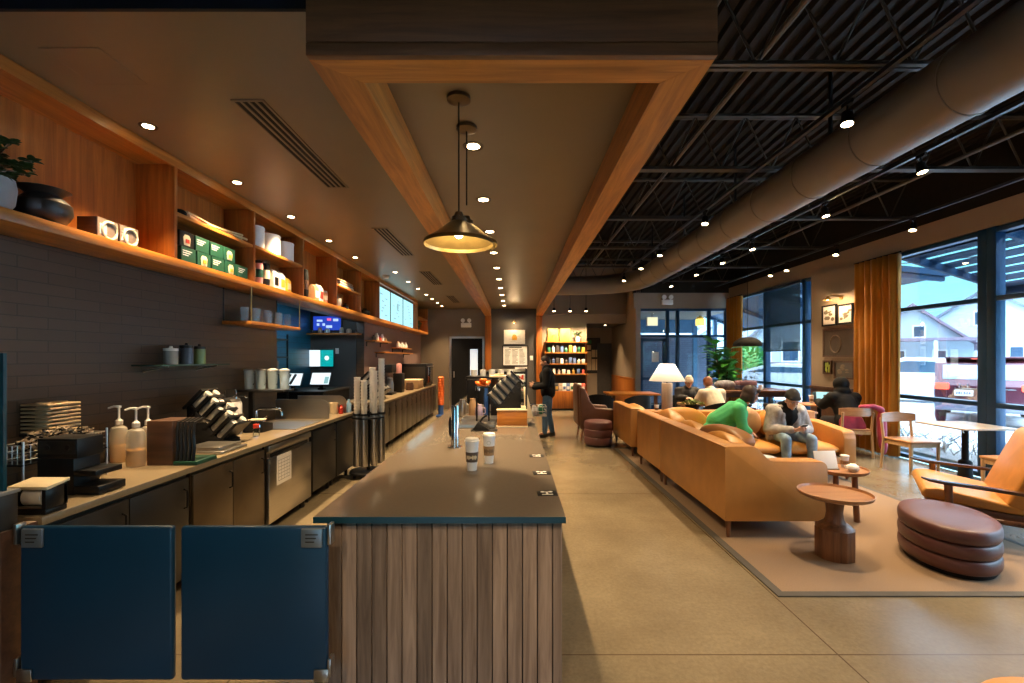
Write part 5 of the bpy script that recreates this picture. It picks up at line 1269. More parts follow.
# pier pictures and its brass lamp (the pier faces the room along -x)
def pier(px0, px1, py0, py1, name, label, fm, art, am):
    X = XR - .085
    Y0, Y1 = F * X / (px1 - VX), F * X / (px0 - VX); Yc = (Y0 + Y1) / 2
    z0, z1 = Z_(py1, Yc), Z_(py0, Yc)
    t = thing(name, label, 'picture', (X, Yc, z0), 0, 'pictures on the pier'); w, h = (Y1 - Y0) / 2, z1 - z0; f = .03
    m = MB(); m.span((-.03, -w, 0), (0, w, f)); m.span((-.03, -w, h - f), (0, w, h)); m.span((-.03, -w, f), (0, -w + f, h - f)); m.span((-.03, w - f, f), (0, w, h - f)); m.build('frame', fm, t)
    m = MB(); m.span((-.015, -w + f, f), (0, w - f, h - f)); p = m.build('picture_sheet', am, t)
    m = MB(); rr = random.Random(int(px0))
    if art == 'ring':
        m.tube([(-.02, w * .15 + h * .26 * math.cos(q), h * .45 + h * .30 * math.sin(q)) for q in [2 * PI * i / 28 for i in range(28)]], .012, 6, closed=True); m.build('ring_motif', mat('faded_brown', (.16, .11, .075), .6), p)
    elif art == 'leaf':
        for q in range(9): m.ell((-.016, rr.uniform(-w * .5, w * .5), rr.uniform(h * .2, h * .8)), (.004, .025, .05), 8)
        m.build('leaf_print', mat('yellow_green_print', (.28, .36, .04), .5), p)
    else:
        for q in range(10): m.ell((-.015, rr.uniform(-w * .55, w * .55), rr.uniform(h * .25, h * .75)), (.002, rr.uniform(.02, .07), rr.uniform(.01, .04)), 8)
        m.build('sketch_print', mat('sepia_print', (.22, .17, .12), .6), p)
pier(823, 837.5, 305, 326, 'framed_sketch', 'pale sketch in dark frame under the brass lamp, farther from the amber curtain', MATTE, 's', PAPER)
pier(838.5, 854, 304, 324, 'framed_sketch', 'pale sketch in dark frame beside the amber curtain, directly under the brass lamp', MATTE, 's', PAPER)
pier(824, 855, 328, 357, 'dark_relief_picture', 'large dark brown picture with ring motif in the middle of the pier', DARKWOOD, 'ring', mat('dark_brown_print', (.06, .04, .03), .6))
pier(824, 832.5, 360.5, 374, 'leaf_print', 'small picture with yellow green leaves low on the pier', DARKWOOD, 'leaf', MATTE)
pier(835, 855, 361, 379, 'framed_photo', 'dark photo with white mat and dark frame low on the pier', DARKWOOD, 's', mat('grey_photo', (.10, .09, .08), .5))
wall_lamp((XR - .085, F * (XR - .08) / (842 - VX), Z_(298, 8.7)), 'brass wall lamp shining on the two pale sketches of the pier', -1, 0, 20)
# ------------------------------------------------------------------ curtains
def curtain(y0, y1, x, label, folds):
    t = thing('curtain', label, 'curtain', (x, (y0 + y1) / 2, 0), 0, 'amber curtains')
    n = folds * 8; V = []; Fc = []
    w = (y1 - y0) / 2
    zs = [.03, .8, 1.8, 2.8, 3.30]
    for j, z in enumerate(zs):
        for i in range(n + 1):
            q = i / n; a = q * folds * 2 * PI
            V.append((.068 * math.sin(a) + .012 * math.sin(a * 2.3 + j), -w + 2 * w * q + .02 * math.cos(a), z))
    N_ = n + 1
    for j in range(len(zs) - 1):
        for i in range(n): Fc.append((j * N_ + i, j * N_ + i + 1, (j + 1) * N_ + i + 1, (j + 1) * N_ + i))
    m = MB(); m.raw(V, Fc); o = m.build('cloth', mat('amber_velvet', (.46, .178, .006), .8, sheen=.1, var=.12, scale=3), t, sharp=80)
    sd = o.modifiers.new('thick', 'SOLIDIFY'); sd.thickness = .006
    m = MB(); m.cyl((0, -w - .05, 3.315), (0, w + .05, 3.315), .014, n=10); m.build('rail', MATTE, t)
curtain(7.30, 8.18, XR - .14, 'floor length amber curtain hanging beside the street window and the picture pier', 7)
curtain(12.25, 12.95, XR - .20, 'amber curtain hanging in the far corner by the entrance glass', 5)

# ------------------------------------------------------------------ rug
def rug_mat():
    m, nt, b = _new('ribbed_brown_rug')
    tc = N(nt, 'ShaderNodeTexCoord'); w = N(nt, 'ShaderNodeTexWave', Scale=38, Distortion=1.2, Detail=2); w.bands_direction = 'Y'
    n = N(nt, 'ShaderNodeTexNoise', Scale=120, Detail=3); nt.links.new(tc.outputs['Object'], w.inputs['Vector']); nt.links.new(tc.outputs['Object'], n.inputs['Vector'])
    mx = N(nt, 'ShaderNodeMath', operation='MULTIPLY'); nt.links.new(w.outputs['Fac'], mx.inputs[0]); nt.links.new(n.outputs['Fac'], mx.inputs[1])
    cr = N(nt, 'ShaderNodeValToRGB'); cr.color_ramp.elements[0].color = (.19, .120, .068, 1); cr.color_ramp.elements[1].color = (.315, .212, .128, 1); cr.color_ramp.elements[1].position = .7
    nt.links.new(mx.outputs[0], cr.inputs[0]); nt.links.new(cr.outputs[0], b.inputs['Base Color']); b.inputs['Roughness'].default_value = .9
    bp = N(nt, 'ShaderNodeBump', Strength=.5, Distance=.004); nt.links.new(mx.outputs[0], bp.inputs['Height']); nt.links.new(bp.outputs[0], b.inputs['Normal'])
    return m
t = thing('area_rug', 'large flat brown rug with grey border under the leather sofas', 'rug', (1.79, 3.08, 0))
m = MB(); m.span((.06, .06, .0005), (2.56, 5.0, .009)); m.build('woven_field', rug_mat(), t)
GB = mat('grey_rug_binding', (.075, .066, .052), .9, var=.1)
m = MB(); m.span((0, 0, .0005), (2.62, .06, .010)); m.span((0, 5.0, .0005), (2.62, 5.06, .01)); m.span((0, .06, .0005), (.06, 5.0, .01)); m.span((2.56, .06, .0005), (2.62, 5.0, .01)); m.build('border', GB, t)
ZR = .010
# ------------------------------------------------------------------ leather sofas
def legs(t, pts, h=.16):
    for (x, y) in pts:
        m = MB(); m.cyl((x, y, ZR - t.location.z), (x, y, h), .016, .026, n=12); m.build('leg', WALNUT, t)
def arm_profile(d0, d1, zlow, zhigh, z0=.165):
    """side panel outline: high at the back, an S curve down to the arm, rounded front"""
    P = [(d0, z0), (d1 - .02, z0), (d1, z0 + .02), (d1, zlow - .07)]
    P += [(d1 - .07 + .07 * math.cos(a), zlow - .07 + .07 * math.sin(a)) for a in [PI / 2 * k / 5 for k in range(1, 6)]]
    s0 = d0 + .42; s1 = d0 + .24
    for k in range(9):
        q = k / 8; e = q * q * (3 - 2 * q); P.append((s0 + (s1 - s0) * q, zlow + (zhigh - zlow) * e))
    P.append((d0 + .02, zhigh)); P.append((d0, zhigh - .02))
    return P
t = thing('leather_sofa', 'tan leather sofa with high back to the aisle, its arm behind the pedestal table', 'sofa', (1.88, 4.05, 0), 0, 'tan leather sofas')
m = MB(); m.span((0, .001, .165), (.17, 1.80, .828), bev=.006, seg=2); m.build('back_panel', TAN, t)
m = MB(); m.prism(arm_profile(.006, .915, .70, .832), 'y', 0, .15, bev=.006); m.build('arm', TAN, t)
m = MB(); pr = [p for p in arm_profile(0, .915, .70, .828) if p[1] > .69]
m.tube([(p[0], .006, p[1] - .006) for p in pr], .006, 6); m.tube([(p[0], .144, p[1] - .006) for p in pr], .006, 6); m.build('piping', TAN2, t)
m = MB(); m.span((.15, .15, .165), (.90, 1.80, .31), bev=.015); m.build('seat_base', TAN, t)
for k in range(2):
    m = MB(); m.pillow((.57, .58 + k * .82, .40), (.70, .82, .20), e=.42); m.build('seat_cushion', TAN2, t)
    m = MB(); m.pillow((.28, .58 + k * .82, .64), (.22, .84, .46), (0, R(-10), 0), e=.5); m.build('back_cushion', TAN2, t)
legs(t, [(.05, .05), (.86, .05), (.05, 1.74), (.86, 1.74)])
m = MB(); m.pillow((0, 0, 0), (.24, .75, .24), (0, 0, R(8)), e=.7); tag(m.build('bolster', mat('brown_tan_leather', (.30, .125, .03), .42, bump=.1, bscale=160), loc=(2.23, 4.80, .79)), 'long brown tan bolster lying along the back of the leather sofa', 'bolster')
t = thing('leather_sofa', 'long tan leather corner sofa along the back of the rug where the man sits', 'sofa', (1.88, 5.88, 0), 0, 'tan leather sofas')
m = MB(); m.span((0, .0, .165), (.17, 1.08, .828), bev=.018, seg=3); m.span((.17, .91, .165), (2.62, 1.08, .828), bev=.018, seg=3); m.build('back_panel', TAN, t)
m = MB(); P = [(0.0, .165), (1.06, .165), (1.06, .82), (.92, .82)]
a = MB(); pr = [(.10, .165), (1.08, .165), (1.08, .70), (.9, .72), (.6, .70), (.20, .66)] + [(.20 - .06 * math.sin(q) - .02, .60 + .06 * math.cos(q)) for q in [0, .4, .8, 1.2, 1.57]] + [(.10, .56)]
a.prism(pr, 'x', 2.46, 2.62, bev=.012); a.build('arm', TAN, t); m.bm.free()
m = MB(); m.span((.17, .12, .165), (2.46, .91, .31), bev=.015); m.build('seat_base', TAN, t)
for k in range(3):
    m = MB(); m.pillow((.17 + .38 + k * .765, .50, .40), (.76, .78, .20), e=.42); m.build('seat_cushion', TAN2, t)
    m = MB(); m.pillow((.17 + .40 + k * .75, .80, .66), (.74, .24, .48), (R(-8), 0, 0), e=.5); m.build('back_cushion', TAN2, t)
m = MB(); m.pillow((.30, .42, .68), (.24, .74, .46), (0, R(-12), 0), e=.5); m.build('side_cushion', TAN2, t)
legs(t, [(.05, .06), (.05, 1.02), (1.3, 1.02), (2.56, 1.02), (2.54, .16), (1.3, .18)])
m = MB(); m.pillow((0, 0, 0), (.46, .20, .42), (R(-14), 0, R(6)), e=.7); tag(m.build('scatter_cushion', mat('worn_tan_leather', (.50, .27, .12), .4, bump=.12, bscale=140), loc=(3.28, 6.50, .715)), 'plump pale tan scatter cushion between the green top and the man with the phone', 'cushion')
m = MB(); m.pillow((0, 0, 0), (.36, .22, .12), (R(10), R(12), R(25)), e=.8); tag(m.build('cloth_bag', mat('white_green_cloth', (.55, .58, .52), .7, var=.25, scale=14), loc=(2.60, 4.62, .565)), 'white crumpled cloth bag lying on the sofa seat behind the arm', 'bag')
t = thing('leather_sofa', 'tan leather loveseat end past the corner sofa, beside the plum footstool', 'sofa', (1.90, 7.42, 0), 0, 'tan leather sofas')
m = MB(); m.span((0, 0, .165), (.16, 1.30, .80), bev=.018, seg=3); m.build('back_panel', TAN, t)
m = MB(); m.span((.16, 0, .165), (.95, .14, .64), bev=.02, seg=3); m.span((.16, 1.16, .165), (.95, 1.30, .64), bev=.02, seg=3); m.build('arm', TAN, t)
m = MB(); m.span((.16, .14, .165), (.93, 1.16, .31), bev=.012); m.build('seat_base', TAN, t)
m = MB(); m.pillow((.58, .65, .39), (.72, 1.0, .19), e=.4); m.build('seat_cushion', TAN2, t)
m = MB(); m.pillow((.27, .65, .60), (.22, 1.0, .42), (0, R(-10), 0), e=.45); m.build('back_cushion', TAN2, t)
legs(t, [(.05, .06), (.05, 1.24), (.9, .06), (.9, 1.24)])
for o in list(t.children):
    pass
t.location.z = 0
# console behind the corner sofa
t = thing('console_table', 'narrow oak console table behind the corner sofa carrying the lamp', 'console table', (2.95, 7.20, 0))
m = MB(); m.span((-.08, -.17, .755), (1.75, .17, .785), bev=.006); m.build('top', OAK_X, t)
for (x, y) in ((-.03, -.13), (1.70, -.13), (-.03, .13), (1.70, .13)):
    m = MB(); m.span((x - .025, y - .025, ZR), (x + .025, y + .025, .755)); m.build('leg', WALNUT, t)
# lamp
lx, ly = X_(667, 7.22), 7.22
t = thing('side_table', 'small oak table under the white shaded lamp beside the loveseat', 'side table', (2.47 , 7.22, 0))
m = MB(); m.span((-.40, -.17, .755), (.38, .17, .785), bev=.006); m.build('top', OAK_X, t)
for (x, y) in ((-.36, -.13), (.34, -.13), (-.36, .13), (.34, .13)):
    m = MB(); m.span((x - .02, y - .02, ZR), (x + .02, y + .02, .755)); m.build('leg', WALNUT, t)
t = thing('table_lamp', 'table lamp with white cone shade and pale wooden cylinder base', 'table lamp', (lx, ly, .786))
m = MB(); m.lathe([(0, 0), (.083, 0), (.083, .43), (.076, .44), (0, .44)], n=36); m.build('base', wood('pale_lime_wood', (.40, .29, .20), (.55, .42, .30), .5, 'z', .8), t)
m = MB(); m.cyl((0, 0, .44), (0, 0, .50), .018); m.build('neck', BLACK, t)
SH = mat('lamp_shade_linen', (.82, .78, .72), .8, var=.02)
_n = SH.node_tree; _tl = N(_n, 'ShaderNodeBsdfTranslucent'); _tl.inputs[0].default_value = (.82, .79, .73, 1); _mx = N(_n, 'ShaderNodeMixShader'); _mx.inputs[0].default_value = .45
_n.links.new(_n.nodes['Principled BSDF'].outputs[0], _mx.inputs[1]); _n.links.new(_tl.outputs[0], _mx.inputs[2]); _n.links.new(_mx.outputs[0], _n.nodes['Material Output'].inputs[0])
m = MB(); m.lathe([(.28, .47), (.277, .472), (.112, .74), (.115, .74)], n=48); m.build('shade', SH, t)
m = MB(); m.ell((0, 0, .56), (.035, .035, .05)); m.build('bulb', emis('lamp_bulb', (1, .86, .70), 4), t)
l = bpy.data.lights.new('table_lamp_light', 'POINT'); l.energy = 8; l.color = (1, .86, .70); l.shadow_soft_size = .06
o = bpy.data.objects.new('table_lamp_light', l); C.objects.link(o); o.location = (lx, ly, .786 + .66)
t = thing('moss_bowl', 'dark bowl overflowing with green moss plant on the console table', 'potted plant', (X_(690, 7.2) + .03, 7.18, .786))
m = MB(); m.lathe([(0, 0), (.05, 0), (.10, .05), (.115, .10), (.10, .10), (.09, .06), (0, .04)], n=28); m.build('bowl', MATTE, t)
m = MB(); rr = random.Random(12)
for q in range(170):
    a = rr.uniform(0, 2 * PI); e = math.sqrt(rr.random()) * .15; p = Vector((math.cos(a) * e * 1.2, math.sin(a) * e * .7, .09 + .08 * (1 - e / .16))); leafy(m, p, [((math.cos(a), math.sin(a), rr.uniform(.1, 1.2)), (.1, .05, 1))], .055, .012)
m.build('foliage', mat('moss_green', (.14, .20, .035), .6, var=.5, scale=18), t)
paper_cup((X_(655, 7.2), 7.12, .786), 'small pale takeaway cup beside the white shaded lamp', KRAFT, .10, .035, False, 'takeaway cups on tables')
t = thing('leather_tray', 'brown leather tray with rolled napkins on the console table', 'tray', (3.62, 7.2, .786))
m = MB(); m.span((-.15, -.11, 0), (.15, .11, .012), bev=.004); m.span((-.15, -.11, .012), (.15, -.1, .06)); m.span((-.15, .1, .012), (.15, .11, .06)); m.build('tray_body', BROWNL, t)
m = MB()
for q in range(3): m.cyl((-.12, -.05 + q * .05, .035), (.12, -.05 + q * .05, .035), .022, n=12)
m.build('napkin_roll', KRAFT, t)

# ------------------------------------------------------------------ small round tables
t = thing('round_side_table', 'round walnut side table on a thick faceted wooden pedestal', 'side table', (2.60, 3.69, ZR))
m = MB(); m.lathe([(0, .485), (.225, .485), (.255, .50), (.264, .525), (.258, .528), (.250, .508), (0, .506)], n=56); m.build('tabletop', WALNUT_X, t)
m = MB(); m.lathe([(.085, .27), (.066, .31), (.058, .36), (.066, .44), (.10, .485), (0, .485)], n=32); m.build('neck', WALNUT, t)
m = MB(); oct_ = [(.142 * math.cos(a), .142 * math.sin(a)) for a in [2 * PI * (k + .5) / 10 for k in range(10)]]
m.prism(oct_, 'z', 0, .24, bev=.006); m.lathe([(.135, .24), (.115, .262), (.08, .285), (0, .285)], n=10); m.build('pedestal', WALNUT, t)
t = thing('round_side_table', 'round walnut tray table on three legs behind the sofa arm, holding a tablet and cup', 'side table', (3.285, 4.62, ZR))
m = MB(); m.lathe([(0, .465), (.245, .465), (.26, .48), (.264, .50), (.256, .50), (.25, .485), (0, .483)], n=56); m.build('tabletop', WALNUT_X, t)
for k in range(3):
    a = R(-60 + 120 * k); m = MB(); m.cyl((.17 * math.cos(a), .17 * math.sin(a), 0), (.15 * math.cos(a), .15 * math.sin(a), .466), .026, n=16); m.build('leg', WALNUT, t)
t = thing('tablet_computer', 'white backed tablet leaning on the round tray table', 'tablet', (3.17, 4.60, ZR + .484))
m = MB(); m.box((0, .03, .092), (.235, .010, .175), (R(-14), 0, R(4)), bev=.004); m.build('tablet_body', PAPER, t)
m = MB(); m.box((0, .085, .05), (.20, .006, .12), (R(35), 0, R(4))); m.box((.0, .0, .006), (.22, .05, .010), (0, 0, R(4)), bev=.002); m.build('folio_stand', GREYP, t)
paper_cup((3.40, 4.68, ZR + .484), 'white takeaway cup with crumpled napkins on the round tray table', KRAFT, .13, .04, False, 'takeaway cups on tables')
m = MB(); rr = random.Random(21)
b = bmesh.new(); bmesh.ops.create_icosphere(b, subdivisions=3, radius=1)
for v in b.verts:
    q = v.co.normalized(); v.co = Vector((q.x * .06, q.y * .05, q.z * .035)) * (1 + .35 * math.sin(9 * q.x + 4 * q.z) * math.cos(8 * q.y + 5 * q.z))
m.merge(b, T((0, 0, .04))); tag(m.build('crumpled_napkin', PAPER, loc=(3.35, 4.50, ZR + .484), sharp=180), 'crumpled white napkin beside the cup on the round tray table', 'napkin')

# ------------------------------------------------------------------ plum ottoman (oval, three padded bands)
def ottoman(label, loc, a, b_, h, rot, cat='ottoman'):
    t = thing('padded_ottoman', label, cat, loc, rot, 'plum leather ottomans')
    n = 3; bh = (h - .04) / n
    for k in range(n):
        z0 = .035 + k * bh; m = MB(); P = [(0, z0 + .002)]
        for q in range(9):
            an = -PI / 2 + PI * q / 8; P.append((1 - .055 + .055 * math.cos(an), z0 + bh / 2 + (bh / 2 - .001) * math.sin(an)))
        if k == n - 1: P += [(.75, h + .003), (.4, h + .008), (0, h + .01)]
        else: P.append((0, z0 + bh - .001))
        m.lathe(P, n=72, sx=a, sy=b_); m.build('padded_band', PLUM, t, sharp=60)
    m = MB(); m.lathe([(0, 0), (.90, 0), (.92, .02), (.92, .04), (0, .04)], n=60, sx=a, sy=b_); m.build('plinth', MATTE, t)
    return t
ottoman('oval plum leather ottoman of three padded bands near the tan armchair', (3.48, 3.66, ZR), .445, .30, .365, R(60))
ottoman('round plum leather footstool in front of the brown wing chair', (1.56, 8.44, 0), .26, .27, .46, 0, 'footstool')

# ------------------------------------------------------------------ lounge armchair
d = Vector((.80, -.60, 0)); ang = math.atan2(d.y, d.x)      # local +x runs from the front edge to the back
t = thing('lounge_armchair', 'wide tan leather lounge chair with dark wooden arms by the ottoman', 'armchair', (4.10, 4.50, 0), ang)
W = .52
m = MB(); pf = [(-.08, .34), (-.10, .38), (-.07, .43), (.02, .445), (.30, .40), (.55, .36), (.57, .29), (.35, .30), (.1, .32)]
m.prism(pf, 'y', -W + .06, W - .06, bev=.035, seg=3); m.build('seat_cushion', TAN2, t)
m = MB(); pb = [(.44, .35), (.58, .32), (.82, .88), (.80, .95), (.72, .96), (.66, .91)]
m.prism(pb, 'y', -W + .06, W - .06, bev=.035, seg=3); m.build('back_cushion', TAN2, t)
m = MB(); m.prism([(-.05, .31), (-.03, .22), (.60, .19), (.62, .29), (.1, .325)], 'y', -W + .05, W - .05, bev=.015); m.prism([(.57, .24), (.63, .24), (.86, .88), (.83, .90)], 'y', -W + .08, W - .08); m.build('frame', BROWNL, t)
for s in (-1, 1):
    y = s * W; f = .0
    m = MB(); pts = [(-.10, y, .535), (-.05, y, .52), (.05, y, .51), (.35, y, .50), (.62, y, .485), (.84, y, .475)]
    V = []; 
    for i, p in enumerate(pts):
        w2 = (.014, .024, .03, .032, .03, .02)[i]; h2 = (.006, .011, .013, .013, .013, .011)[i]
        V += [(p[0], y - w2, p[2] - h2), (p[0], y + w2, p[2] - h2), (p[0], y + w2, p[2] + h2), (p[0], y - w2, p[2] + h2)]
    Fc = [(0, 1, 2, 3), (20, 21, 22, 23)]
    for i in range(5):
        for k in range(4): Fc.append((i * 4 + k, i * 4 + (k + 1) % 4, (i + 1) * 4 + (k + 1) % 4, (i + 1) * 4 + k))
    m.raw(V, Fc); arm = m.build('armrest', MATS['espresso_gloss'] if 'espresso_gloss' in MATS else wood('espresso_gloss', (.045, .02, .012), (.10, .05, .03), .22, 'x'), t)
    m = MB(); m.cyl((.10, y, 0.012), (.08, y, .50), .020, .030, n=12); m.build('leg', WALNUT, t)
    m = MB(); m.cyl((.84, y, 0.012), (.70, y, .48), .018, .028, n=12); m.build('leg', WALNUT, t)
    m = MB(); m.tube([(.09, y, .24), (.76, y, .24)], .016, 8); m.tube([(.09, y, .24), (.09, y - s * .07, .24)], .014, 8); m.tube([(.74, y, .24), (.74, y - s * .07, .24)], .014, 8); m.build('side_rail', WALNUT, t)
# tan pouf at the picture's lower edge
t = thing('round_pouf', 'round tan leather pouf at the street end of the room', 'pouf', (1.84, 1.345, 0))
m = MB(); m.lathe([(0, .02), (.34, .02), (.37, .06), (.385, .22), (.37, .39), (.34, .44), (.2, .455), (0, .458)], n=56); m.build('cushion', TAN2, t)
m = MB(); m.lathe([(0, 0), (.33, 0), (.33, .02), (0, .02)], n=40); m.build('plinth', MATTE, t)

# ------------------------------------------------------------------ oak chairs and window table
def oak_chair(label, loc, rot, group='pale oak chairs'):
    """faces local +y"""
    t = thing('oak_chair', label, 'chair', loc, rot, group)
    m = MB(); m.box((0, 0, .445), (.46, .44, .035), bev=.012, seg=3); m.build('seat', OAK_X, t)
    for sx in (-1, 1):
        m = MB(); m.cyl((sx * .205, .19, 0), (sx * .205, .19, .43), .017, .022, n=12); m.build('leg', OAK, t)
        m = MB(); m.tube([(sx * .235, -.24, 0), (sx * .225, -.215, .44), (sx * .23, -.25, .74)], .019, 10); m.build('leg', OAK, t)
        m = MB(); m.span((sx * .205 - .011, -.21, .375), (sx * .205 + .011, .19, .425)); m.build('side_rail', OAK, t)
    m = MB(); m.span((-.2, .178, .375), (.2, .198, .425)); m.build('cross_rail', OAK, t); m = MB(); m.span((-.215, -.225, .375), (.215, -.205, .425)); m.build('cross_rail', OAK, t)
    m = MB(); V = []; n = 12
    for i in range(n + 1):
        q = i / n; x = -.265 + .53 * q; c = -.285 + .075 * (2 * q - 1) ** 2; hh = .070 * (1 - .25 * abs(2 * q - 1) ** 3)
        V += [(x, c - .012, .745 - hh), (x, c + .012, .745 - hh), (x, c + .012, .745 + hh), (x, c - .012, .745 + hh)]
    Fc = [(0, 1, 2, 3), (n * 4, n * 4 + 1, n * 4 + 2, n * 4 + 3)]
    for i in range(n):
        for k in range(4): Fc.append((i * 4 + k, i * 4 + (k + 1) % 4, (i + 1) * 4 + (k + 1) % 4, (i + 1) * 4 + k))
    m.raw(V, Fc); m.build('backrest', OAK_X, t, sharp=50)
    return t
oak_chair('pale oak chair on the curtain side of the window table, facing the street end', (5.68, 6.50, 0), PI + R(4))
oak_chair('pale oak chair half hidden by the tan armchair, tucked at the window table', (5.78, 5.22, 0), R(3))
oak_chair('pale oak chair with a red coat where the hooded person sits', (5.60, 7.62, 0), R(-6))
t = thing('cafe_table', 'square pale topped cafe table by the street window on a black column', 'table', (5.83, 5.88, 0))
m = MB(); m.box((0, 0, .745), (.70, .70, .025), bev=.010, seg=3); m.build('tabletop', wood('pale_ash_top', (.50, .38, .27), (.62, .49, .36), .3, 'x', .8), t)
m = MB(); m.lathe([(.036, .10), (.036, .70), (.05, .71), (.16, .732), (0, .732)], n=24); m.lathe([(.09, .02), (.075, .03), (.07, .28), (.055, .30), (.036, .31)], n=24); m.build('column', MATTE, t)
m = MB(); m.lathe([(0, 0), (.24, 0), (.24, .012), (.1, .03), (0, .03)], n=32); m.build('base', MATTE, t)
m = MB()
for s in (-1, 1): m.tube([(s * .04, -.04, .72), (s * .07, -.05, .70), (s * .08, -.05, .675), (s * .065, -.05, .66)], .006, 6)
m.build('bag_hook', STEEL, t)
# table of the hooded person
t = thing('cafe_table', 'round timber cafe table holding the laptop before the hooded person', 'table', (5.70, 8.50, 0))
m = MB(); m.lathe([(0, .735), (.33, .735), (.345, .745), (.345, .76), (.335, .765), (0, .765)], n=40); m.build('tabletop', WALNUT_X, t)
m = MB(); m.lathe([(.035, .02), (.035, .7), (.15, .733), (0, .733)], n=20); m.build('column', MATTE, t)
m = MB(); m.lathe([(0, 0), (.23, 0), (.23, .012), (.08, .03), (0, .03)], n=30); m.build('base', MATTE, t)
t = thing('laptop', 'open laptop with pale cyan screen on the round timber cafe table', 'laptop', (5.83, 8.48, .766), R(-25))
m = MB(); m.span((-.15, -.10, 0), (.15, .11, .014), bev=.004); m.build('keyboard_base', GREYP, t)
m = MB(); m.box((0, .15, .115), (.30, .010, .21), (R(-18), 0, 0), bev=.003); m.build('lid', GREYP, t)
m = MB(); m.box((0, .1435, .114), (.28, .004, .19), (R(-18), 0, 0)); s = m.build('screen', MATS['pale_cyan_screen'], t)
m = MB(); m.box((0, .14, .115), (.06, .004, .09), (R(-18), 0, 0)); m.build('screen_window', CHAR, s)
paper_cup((5.62, 8.60, .766), 'pale takeaway cup with brown sleeve beside the open laptop', KRAFT, .15, .042, False, 'takeaway cups on tables')
m = MB(); m.box((0, 0, .10), (.22, .06, .20), (R(-10), 0, 0), bev=.02); tag(m.build('blue_satchel', mat('teal_blue_fabric', (.015, .075, .14), .6), loc=(5.86, 8.745, .768)), 'teal blue satchel standing behind the open laptop', 'satchel')
# red coat on the chair
def sheet_blob(name, m_, label, cat, prims, loc, rot=0, vox=.018):
    t = blob(name, prims, m_, None, vox, 6); t.location = loc; t.rotation_euler = (0, 0, rot); return tag(t, label, cat)
RC = mat('magenta_red_coat', (.42, .02, .06), .65, var=.25, scale=10, sheen=.3)
sheet_blob('red_coat', RC, 'magenta red coat hanging over the back of the oak chair', 'coat', [('ell', (-.05, -.165, .56), (.20, .030, .17)), ('ell', (-.10, -.165, .48), (.10, .034, .13)), ('ell', (.08, -.165, .48), (.10, .036, .14)),
    ('cap', (.02, -.275, .835), .030, (.20, -.285, .845), .036), ('cap', (.20, -.285, .845), .038, (.33, -.27, .79), .05), ('ell', (.34, -.27, .52), (.075, .06, .30)), ('ell', (.385, -.25, .40), (.045, .05, .30)), ('ell', (.30, -.30, .42), (.04, .04, .26)), ('ell', (.36, -.29, .22), (.055, .045, .15))], (5.60, 7.62, 0), R(-6), .012)

# ------------------------------------------------------------------ farther tables and seats
def barrel_chair(label, loc, rot, m_, group):
    t = thing('barrel_chair', label, 'chair', loc, rot, group)
    m = MB(); V = []; n = 20
    for i in range(n + 1):
        a = PI * (.02 + .96 * i / n) + PI; c, s = math.cos(a), math.sin(a); e = .68 + .12 * math.sin(PI * i / n)
        V += [(.27 * c, .25 * s, .40), (.31 * c, .29 * s, .40), (.31 * c, .29 * s, e), (.27 * c, .25 * s, e)]
    Fc = [(0, 1, 2, 3), (n * 4, n * 4 + 1, n * 4 + 2, n * 4 + 3)]
    for i in range(n):
        for k in range(4): Fc.append((i * 4 + k, i * 4 + (k + 1) % 4, (i + 1) * 4 + (k + 1) % 4, (i + 1) * 4 + k))
    m.raw(V, Fc); m.build('backrest', m_, t, sharp=60)
    m = MB(); m.lathe([(0, .38), (.25, .38), (.27, .41), (.25, .45), (0, .46)], n=28); m.build('seat', m_, t)
    for q in range(4):
        a = PI / 4 + q * PI / 2; m = MB(); m.cyl((.24 * math.cos(a), .24 * math.sin(a), 0), (.2 * math.cos(a), .2 * math.sin(a), .39), .014, .018, n=8); m.build('leg', BLACK, t)
barrel_chair('dark blue curved back chair at the long timber table', (X_(637, 10.3), 10.3, 0), R(10), mat('blue_black_leather', (.012, .022, .035), .4), 'dark barrel chairs')
barrel_chair('dark curved back chair pulled up by the entrance end of the long timber table', (X_(600, 10.6), 10.55, 0), R(-20), MATTE, 'dark barrel chairs')
def long_table(label, x0, x1, y0, y1, z, top, skirt=0):
    t = thing('long_table', label, 'table', ((x0 + x1) / 2, (y0 + y1) / 2, 0)); w, h = (x1 - x0) / 2, (y1 - y0) / 2
    m = MB(); m.span((-w, -h, z - .045), (w, h, z), bev=.006); m.build('tabletop', top, t)
    if skirt:
        m = MB(); m.span((-w + .08, -h + .06, z - .045 - skirt), (w - .08, h - .06, z - .045)); m.build('apron', DARKWOOD, t)
    for sx in (-1, 1):
        for sy in (-1, 1):
            m = MB(); m.span((sx * (w - .1) - .035, sy * (h - .1) - .035, 0), (sx * (w - .1) + .035, sy * (h - .1) + .035, z - .045)); m.build('leg', WALNUT, t)
long_table('long orange timber table in front of the entrance glass', X_(607, 11.4), X_(656, 11.4), 11.0, 11.9, .75, ORANGE_X)
long_table('tall communal timber table running toward the street windows', 4.5, 6.05, 9.75, 10.65, .92, mat('mauve_lit_walnut', (.17, .085, .05), .22, var=.2, scale=6), .10)  # tall table's top has one even walnut tone
long_table('low timber table between the two seated readers past the sofa', 3.40, 4.25, 9.02, 9.50, .70, OAK_X)
